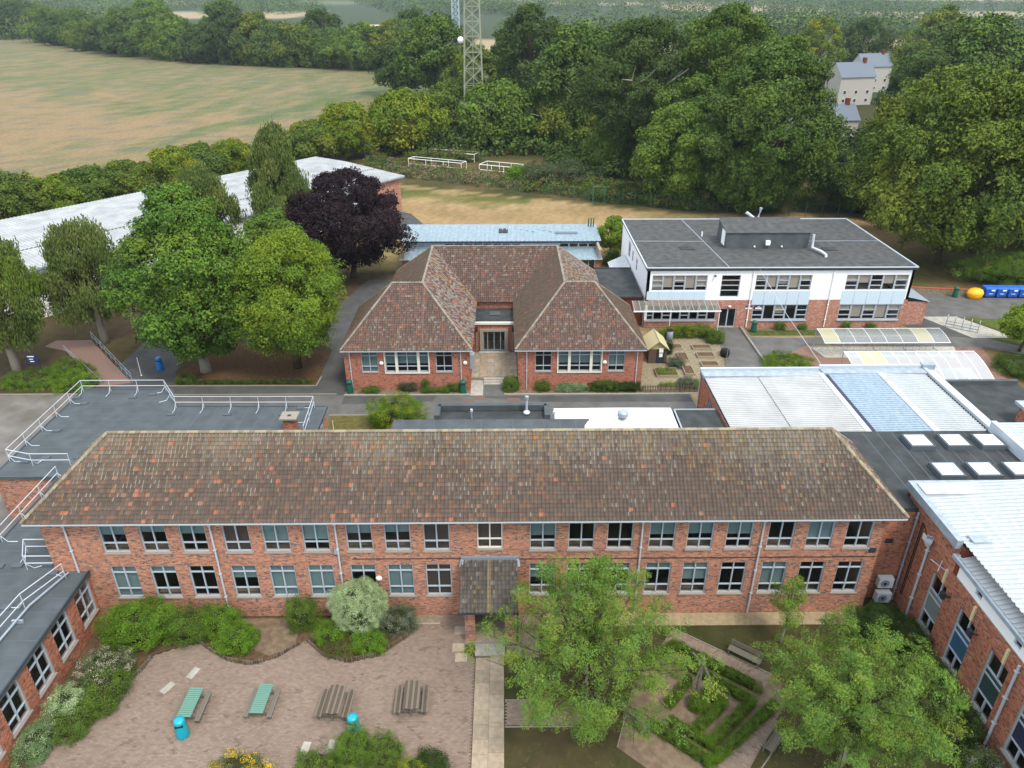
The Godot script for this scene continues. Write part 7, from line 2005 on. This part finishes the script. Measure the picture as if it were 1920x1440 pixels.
func cycle_shelters() -> void:
	var a := thing("cycle_shelter", "long cycle shelter with clear curved roof, nearer the white block", "shelter", Vector3(40, 0, -70.5), "curved cycle shelters")
	for k in 9:
		var x := 32.9 + k * 1.62
		var g := Geo.new()
		var pts := []
		for j in 7: pts.append(Vector3(x, 2.35 - pow(j / 6.0, 2.2) * 0.5, -72.0 + j * 0.42))
		g.tube(pts, [0.03], 5)
		part(a, "roof_rib", g, M.alu_white)
		if k < 8:
			var q := Geo.new()
			for j in 6:
				q.quad(pts[j + 1] + Vector3(0.02, 0.03, 0), pts[j + 1] + Vector3(1.6, 0.03, 0), pts[j] + Vector3(1.6, 0.03, 0), pts[j] + Vector3(0.02, 0.03, 0))
			part(a, "roof_sheet", q, M.polycarb_pale if k in [0, 6] else M.polycarb_clear)
			q = Geo.new()
			q.quad(Vector3(x + 0.02, 0.5, -72.03), Vector3(x + 1.6, 0.5, -72.03), Vector3(x + 1.6, 2.3, -72.03), Vector3(x + 0.02, 2.3, -72.03))
			part(a, "back_sheet", q, M.glass_roof)
		if k % 2 == 0: part(a, "post", Geo.new().tube([Vector3(x, 0, -72.0), Vector3(x, 2.35, -72.0)], [0.04], 6).bar(Vector3(x, 0.05, -72), Vector3(x + 0.4, 0.05, -69.9), 0.07), M.galv)
	part(a, "edge_rail", Geo.new().tube([Vector3(32.9, 1.85, -69.46), Vector3(45.9, 1.85, -69.46)], [0.035], 6).tube([Vector3(32.9, 2.35, -72.0), Vector3(45.9, 2.35, -72.0)], [0.035], 6), M.white_plastic)
	for k in 18:
		var x := 33.6 + k * 0.7
		var pts := []
		for j in 7: pts.append(Vector3(x, 0.03 + 0.62 * sin(PI * j / 6.0), -71.3 + cos(PI * j / 6.0) * 0.3))
		part(a, "wheel_hoop", Geo.new().tube(pts, [0.022], 5), M.galv)
	var b := thing("cycle_shelter", "long cycle shelter with opaque white vaulted roof, nearer the hall", "shelter", Vector3(40, 0, -65), "curved cycle shelters")
	for k in 12:
		var x := 33.5 + k * 1.17
		var pts := []
		for j in 9:
			var t := j / 8.0
			pts.append(Vector3(x, 1.15 + 1.05 * sin(PI * (0.5 + t * 0.5)) + 0.12, -66.4 + t * 4.2))
		part(b, "roof_rib", Geo.new().tube(pts, [0.035], 5), M.white_plastic)
		if k < 11:
			var q := Geo.new()
			for j in 8: q.quad(pts[j + 1] + Vector3(0.02, 0.0, 0), pts[j + 1] + Vector3(1.15, 0.0, 0), pts[j] + Vector3(1.15, 0.0, 0), pts[j] + Vector3(0.02, 0.0, 0))
			part(b, "roof_sheet", q, M.polycarb_yellow if k in [1, 2] else M.polycarb)
		if k % 3 == 0: part(b, "post", Geo.new().tube([Vector3(x, 0, -66.4), Vector3(x, 2.3, -66.4)], [0.045], 6), M.galv)
	part(b, "edge_rail", Geo.new().tube([Vector3(33.5, 1.27, -62.2), Vector3(46.37, 1.27, -62.2)], [0.035], 6).tube([Vector3(33.5, 2.32, -66.4), Vector3(46.37, 2.32, -66.4)], [0.035], 6), M.white_plastic)
	for k in 16:
		var x := 34.2 + k * 0.75
		var pts := []
		for j in 7: pts.append(Vector3(x, 0.03 + 0.7 * sin(PI * j / 6.0), -63.6 + cos(PI * j / 6.0) * 0.35))
		part(b, "wheel_hoop", Geo.new().tube(pts, [0.022], 5), M.rubber)
	var w := thing("overhead_wire", "thin overhead wire from the white block down to the hall roof", "wire", Vector3(29, 5, -70))
	part(w, "wire", Geo.new().tube([Vector3(27.9, 6.95, -77.6), Vector3(28.2, 5.2, -68.5), Vector3(28.4, 4.2, -59.8)], [0.02], 5), M.galv_pale)
	# steel rack on the concrete strip
	var r := thing("cycle_rack", "galvanised upright cycle rack on the pale concrete strip", "rack", Vector3(51.8, 0, -77.3), "", -0.62)
	for k in 5: bit(r, "hoop", Geo.new().tube([Vector3(-1.6 + k * 0.8, 0, 0.5), Vector3(-1.6 + k * 0.8, 1.2, 0.5), Vector3(-1.6 + k * 0.8, 1.35, 0.1), Vector3(-1.6 + k * 0.8, 1.2, -0.4), Vector3(-1.6 + k * 0.8, 0, -0.4)], [0.035], 6).mesh(), M.galv)
	bit(r, "rail", Geo.new().bx(-1.7, 0.05, 0.46, 1.7, 0.11, 0.54).bx(-1.7, 0.7, 0.46, 1.7, 0.76, 0.54).bx(-1.7, 0.05, -0.44, 1.7, 0.11, -0.36).mesh(), M.galv)

func fence_and_beyond() -> void:
	var pts := v2([-29.5, -165.8, -21.4, -156.3, -7.9, -147.6, 4.4, -139.0, 8.2, -137.4, 15.2, -135.0, 31.0, -128.5, 43.2, -125.9, 58.5, -123.0])
	var t := thing("mesh_fence", "green welded mesh fence between the dry grass and the wood", "fence", Vector3(4, 0, -139))
	for k in pts.size() - 1:
		var d: Vector2 = pts[k + 1] - pts[k]
		var n := maxi(1, roundi(d.length() / 2.75))
		for i in n:
			var p: Vector2 = pts[k] + d * (float(i) / n)
			var q: Vector2 = pts[k] + d * (float(i + 1) / n)
			var a := Vector3(p.x, 0, p.y)
			var b := Vector3(q.x, 0, q.y)
			part(t, "post", Geo.new().bar(a, a + Vector3(0, 2.5, 0), 0.09), M.fence_green)
			var g := Geo.new()
			for j in 9: g.bar(a + Vector3(0, 0.1 + j * 0.29, 0), b + Vector3(0, 0.1 + j * 0.29, 0), 0.012)
			for j in 12: g.bar(a.lerp(b, (j + 0.5) / 12) + Vector3(0, 0.05, 0), a.lerp(b, (j + 0.5) / 12) + Vector3(0, 2.4, 0), 0.008)
			part(t, "wire_panel", g, M.fence_green)
	var gt := thing("fence_gate", "bright green gate frame in the mesh fence", "gate", Vector3(17.0, 0, -134.0))
	bit(gt, "post", Geo.new().bx(-1.1, 0, -0.08, -0.94, 2.9, 0.08).bx(0.94, 0, -0.08, 1.1, 2.9, 0.08).mesh(), mat(14, 98, 80, 0.5))
	bit(gt, "top_rail", Geo.new().bx(-1.1, 2.84, -0.05, 1.1, 2.92, 0.05).mesh(), mat(14, 98, 80, 0.5))
	# white goal frames stored in the long grass
	var fr := [[-14.5, -163.5, 6.4, 1.6, -0.42, "longest of the white goal frames nearest the yellow hedge"], [-11.5, -172.5, 5.6, 2.0, -0.35, "white goal frame farthest back in the long grass"], [-0.8, -158.5, 4.2, 2.6, -0.42, "white box-shaped goal frame nearest the fence gate"]]
	for q in fr:
		var f := thing("goal_frame", q[5], "goal", Vector3(q[0], 0, q[1]), "white goal frames in the long grass", q[4])
		var w: float = q[2]
		var dz: float = q[3]
		bit(f, "crossbar", Geo.new().tube([Vector3(-w, 1.75, dz * 0.5), Vector3(w, 1.75, dz * 0.5)], [0.07], 6).tube([Vector3(-w, 1.7, -dz), Vector3(w, 1.7, -dz)], [0.06], 6).mesh(), M.white_plastic)
		bit(f, "ground_bar", Geo.new().tube([Vector3(-w, 0.7, dz * 0.5), Vector3(w, 0.7, dz * 0.5)], [0.06], 6).mesh(), M.white_plastic)
		for x in [-w, -w * 0.33, w * 0.33, w]:
			bit(f, "post", Geo.new().tube([Vector3(x, 0, dz * 0.5), Vector3(x, 1.75, dz * 0.5)], [0.06], 6).tube([Vector3(x, 0, -dz), Vector3(x, 1.7, -dz)], [0.05], 6).mesh(), M.white_plastic)
		for x in [-w, w]: bit(f, "side_bar", Geo.new().tube([Vector3(x, 1.75, dz * 0.5), Vector3(x, 1.7, -dz)], [0.06], 6).mesh(), M.white_plastic)
	# masts
	mast("grey-green lattice mast rising above the hedgerow trees", Vector3(-7.6, 0, -203), 2.6, 1.25, 52.0, M.mast, 0.17)
	mast("slim pale blue lattice mast standing behind the grey-green one", Vector3(-15.0, 0, -262), 1.15, 0.95, 62.0, M.mast_blue, 0.17)
	# brambles and long grass behind the fence
	var br := []
	var bc := PackedColorArray()
	for k in 2600:
		var u := rng.randf()
		var x := lerpf(-30, 62, u)
		var z := -127.5 - maxf(0.0, 31.0 - x) * 0.52 - rr(0.5, 14.0)
		var gap: bool = x < 4.0 and x > -26.0
		if gap and rng.randf() < 0.55: continue
		br.append(Transform3D(random_basis(Vector3.UP, rr(0.5, 1.0)), Vector3(x, rr(0.2, 0.9) * (1.0 if gap else 1.9), z)))
		bc.append(pick(P_STRAW if gap and rng.randf() < 0.6 else P_BRAMBLE))
	var bs := Node3D.new(); bs.name = "undergrowth"; add_child(bs)
	bs.set_meta("kind", "stuff"); bs.set_meta("label", "brambles and long grass behind the mesh fence"); bs.set_meta("category", "undergrowth")
	leaves(bs, "undergrowth_sprays", "broad", br, bc, M.leaf)
	br = []
	bc = PackedColorArray()
	for k in 5200:      # floor of the wood
		var x := rr(-30, 140)
		var z := rr(-150, -230) if x < 60 else rr(-104, -240)
		if x < 10 and z > -176: continue
		if x > 86 and x < 112 and z < -196: continue
		br.append(Transform3D(random_basis(Vector3.UP, rr(1.0, 2.2)), Vector3(x, rr(0.3, 3.5), z)))
		bc.append(pick(P_DARK + P_OAK))
	leaves(bs, "undergrowth_sprays", "far", br, bc, M.leaf)
	br = []
	bc = PackedColorArray()
	var maze := PackedVector2Array(v2([10.0, -32.9, 15.0, -29.2, 15.9, -28.2, 9.9, -20.6, 5.4, -24.8, 6.8, -28.7]))
	for k in 5200:
		var x := rr(0.0, 22.5)
		var z := rr(-32.8, -19.0)
		if Geometry2D.is_point_in_polygon(Vector2(x, z), maze) or (x < 4.2 and z > -27.8 and z < -26.0): continue
		if noise_a.get_noise_2d(x * 9.0, z * 9.0) < -0.1: continue
		br.append(Transform3D(random_basis(Vector3.UP, rr(0.09, 0.2)), Vector3(x, 0.02, z)))
		bc.append(pick([Color(0.085, 0.11, 0.035), Color(0.07, 0.1, 0.03), Color(0.12, 0.11, 0.05)]))
	var gs := Node3D.new(); gs.name = "grass"; add_child(gs)
	gs.set_meta("kind", "stuff"); gs.set_meta("label", "sparse worn grass of the courtyard lawn"); gs.set_meta("category", "grass")
	leaves(gs, "grass_tufts", "tight", br, bc, M.leaf)
	# mounds of bramble
	for q in [[-13.5, -172.0, 8.5, 1.9, 3.5, "bramble mound below the yellow-green hedgerow trees", P_BRAMBLE], [10.5, -148.5, 7.0, 3.4, 4.5, "grey-green thicket left of the fence gate", [Color(0.075, 0.1, 0.045), Color(0.06, 0.085, 0.04)]], [24.0, -135.5, 8.0, 2.4, 2.6, "dark bramble bank right of the fence gate", P_DARK + P_BRAMBLE], [2.5, -153.0, 1.8, 1.8, 1.8, "bright green bush at the end of the goal frames", P_LAUREL], [38.0, -131.0, 9.0, 2.6, 2.6, "dark bramble bank behind the white block", P_DARK + P_BRAMBLE]]:
		bush("bramble_thicket", q[5], "thicket", Vector3(q[0], 0, q[1]), Vector3(q[2], q[3], q[4]), 420, 0.75, q[6], {"kind": "fine", "lift": 0.3, "lump": 0.3})
	# slate-roofed houses seen through the wood
	house("slate-roofed pale house highest between the oaks", Vector3(137, 0, -300), 12, 8, 9.2, 3.8, 0.2)
	house("slate-roofed house with a brick chimney below the highest one", Vector3(115, 0, -265), 13, 8, 9.0, 3.8, 0.25)
	house("white-walled house lowest in the gap between the oaks", Vector3(86, 0, -205), 11, 8, 4.4, 3.2, 0.1)
	house("small pale house glimpsed under the tall dark oak", Vector3(62, 0, -182), 10, 7, 4.5, 2.8, 0.1)
	house("red-gabled house far behind the yellow-green oaks", Vector3(133, 0, -352), 9, 7, 6.0, 3.0, 1.2)
	# telegraph poles on the far field edge
	for k in 2:
		var p := thing("telegraph_pole", ["left pole of the pair at the far field corner", "right pole of the pair at the far field corner"][k], "pole", Vector3(-340.0 + k * 3.2, 0, -592), "pair of poles")
		bit(p, "shaft", Geo.new().tube([Vector3(0, 0, 0), Vector3(0, 17, 0)], [0.3, 0.2], 6).mesh(), M.wood_pale)
		bit(p, "crossarm", Geo.new().bx(-1.2, 15.6, -0.1, 1.2, 15.9, 0.1).mesh(), M.wood_pale)
	# far woods and hedges: nobody could count them
	br = []
	bc = PackedColorArray()
	for k in 26000:
		var z := -rr(sqrt(620.0), sqrt(3600.0))
		z = -z * z
		var x := rr(-1.0, 1.0) * absf(z) * 0.85
		var wood := noise_b.get_noise_2d(x * 0.055, z * 0.055)
		var row := absf(noise_a.get_noise_2d(x * 0.03, z * 0.035))
		if Geometry2D.is_point_in_polygon(Vector2(x, z), PackedVector2Array(v2(FAR))) or (wood < -0.12 and row > 0.04): continue
		if x < 0 and x > -330 and z > -1150 and z < -620 and row > 0.02: continue
		var s := rr(6.0, 12.0)
		br.append(Transform3D(random_basis(Vector3.UP, s), Vector3(x, rise(x, z) + s * rr(0.35, 1.0), z)))
		bc.append(pick(P_DARK + P_OAK))
	var fw := Node3D.new(); fw.name = "far_woods"; add_child(fw)
	fw.set_meta("kind", "stuff"); fw.set_meta("label", "distant hazy woods and hedges on the hills"); fw.set_meta("category", "woods")
	leaves(fw, "far_woods_crowns", "tight", br, bc, M.leaf)

func mast(label: String, at: Vector3, w0: float, w1: float, h: float, m: Material, r: float) -> void:
	var t := thing("lattice_mast", label, "mast", at, "lattice masts")
	var C := func(k: int, y: float) -> Vector3:
		var w := lerpf(w0, w1, y / h)
		return Vector3([-w, w, w, -w][k % 4], y, [w, w, -w, -w][k % 4])
	for k in 4: bit(t, "leg", Geo.new().bar(C.call(k, 0.0), C.call(k, h), r * 1.6).mesh(), m)
	var y := 0.0
	while y < h - 0.5:
		var s := lerpf(w0, w1, y / h) * 1.7
		var g := Geo.new()
		for k in 4:
			g.bar(C.call(k, y), C.call(k + 1, minf(y + s, h)), r)
			g.bar(C.call(k + 1, y), C.call(k, minf(y + s, h)), r)
			g.bar(C.call(k, y), C.call(k + 1, y), r)
		bit(t, "bracing", g.mesh(), m)
		y += s
	bit(t, "ladder", Geo.new().bar(Vector3(0, 0, 0), Vector3(0, h, 0), 0.25, 0.25).mesh(), m)
	for q in [[23.0, -1], [38.0, 1]]:
		var d := bit(t, "dish", Geo.new().lathe([Vector2(0, 0.25), Vector2(0.75, 0.25), Vector2(0.8, 0), Vector2(0, -0.1)], 16).mesh(true), M.white_plastic)
		d.transform = Transform3D(Basis(Vector3(1, 0, 0), PI / 2), Vector3(q[1] * (w0 * 0.8 + 0.8), q[0], w0 * 0.6))

func house(label: String, at: Vector3, w: float, d: float, eave: float, up: float, turn: float) -> void:
	var t := thing("house", label, "house", at, "houses beyond the wood", turn)
	var g := Geo.new().bx(-w / 2, 0, -d / 2, w / 2, eave, d / 2)
	for s in [-1.0, 1.0]:
		var p := [Vector3(s * w / 2, eave, -d / 2), Vector3(s * w / 2, eave, d / 2), Vector3(s * w / 2, eave + up, 0)]
		if s > 0: g.tri(p[1], p[0], p[2])
		else: g.tri(p[0], p[1], p[2])
	bit(t, "wall", g.mesh(), M.house_wall)
	g = Geo.new()
	var e := d / 2 + 0.4
	var ww := w / 2 + 0.3
	var ey := eave - up * 0.8 / d
	g.quad(Vector3(-ww, ey, e), Vector3(ww, ey, e), Vector3(ww, eave + up + 0.1, 0), Vector3(-ww, eave + up + 0.1, 0))
	g.quad(Vector3(ww, ey, -e), Vector3(-ww, ey, -e), Vector3(-ww, eave + up + 0.1, 0), Vector3(ww, eave + up + 0.1, 0))
	var rf := bit(t, "roof", g.mesh(), M.slate)
	bit(rf, "chimney", Geo.new().bx(w * 0.28, eave + up * 0.5, -0.5, w * 0.28 + 1.0, eave + up + 1.4, 0.5).mesh(), M.brick_plain)
	for k in 3:
		var x := -w / 2 + (k + 0.5) * w / 3 - 0.6
		for y in [0.9, 3.5]:
			if y > eave - 1.2: continue
			var wn := bit(t, "window", Geo.new().bx(x, y, d / 2, x + 1.2, y + 1.2, d / 2 + 0.06).mesh(), M.alu_white)
			bit(wn, "pane", Geo.new().bx(x + 0.1, y + 0.1, d / 2 + 0.06, x + 1.1, y + 1.1, d / 2 + 0.08).mesh(), M.black)

# ---------------------------------------------------------------- scene
func _ready() -> void:
	rng.seed = 20240817
	noise_a.seed = 5; noise_a.frequency = 0.03; noise_a.fractal_octaves = 4
	noise_b.seed = 9; noise_b.frequency = 0.02; noise_b.fractal_octaves = 3
	var cam := Camera3D.new()
	cam.name = "camera"
	add_child(cam)
	cam.position = Vector3(0, 34, 0)
	cam.rotation_degrees = Vector3(-27.86, -0.6, 0)
	cam.fov = 54.43
	cam.near = 0.5
	cam.far = 12000
	cam.current = true
	var env := Environment.new()
	env.background_mode = Environment.BG_SKY
	var sky := Sky.new()
	var sm := ProceduralSkyMaterial.new()
	sm.sky_top_color = Color(0.79, 0.825, 0.87)
	sm.sky_horizon_color = Color(0.86, 0.88, 0.9)
	sm.sky_curve = 0.2
	sm.ground_horizon_color = Color(0.5, 0.52, 0.5)
	sm.ground_bottom_color = Color(0.3, 0.32, 0.28)
	sm.sun_angle_max = 30.0
	sky.sky_material = sm
	env.sky = sky
	env.tonemap_mode = Environment.TONE_MAPPER_LINEAR
	env.tonemap_exposure = 3.1
	env.sdfgi_enabled = true
	env.ssao_enabled = true
	env.ssil_enabled = true
	env.fog_enabled = true
	env.fog_density = 0.00008
	env.fog_light_color = Color(0.78, 0.84, 0.9)
	var we := WorldEnvironment.new()
	we.name = "environment"
	we.environment = env
	add_child(we)
	var sun := DirectionalLight3D.new()
	sun.name = "sun"
	add_child(sun)
	sun.rotation_degrees = Vector3(-58, 35, 0)
	sun.light_energy = 0.4
	sun.light_angular_distance = 16.0
	sun.light_color = Color(1.0, 0.97, 0.92)
	sun.shadow_enabled = true

	make_materials()
	for k in 4: M["ridge%d" % k] = mat([132, 122, 114, 138][k], [124, 113, 104, 128][k], [110, 98, 88, 104][k], 0.95)
	make_shared_meshes()
	make_clumps()
	ground()
	far_field()
	paving()
	front_building()
	low_wing()
	back_flat_roofs()
	hall()
	pavilion()
	white_block()
	blue_block()
	long_building()
	fence_and_beyond()
	background_trees()
	near_trees()
	rails()
	courtyard_things()
	garden_things()
	cycle_shelters()
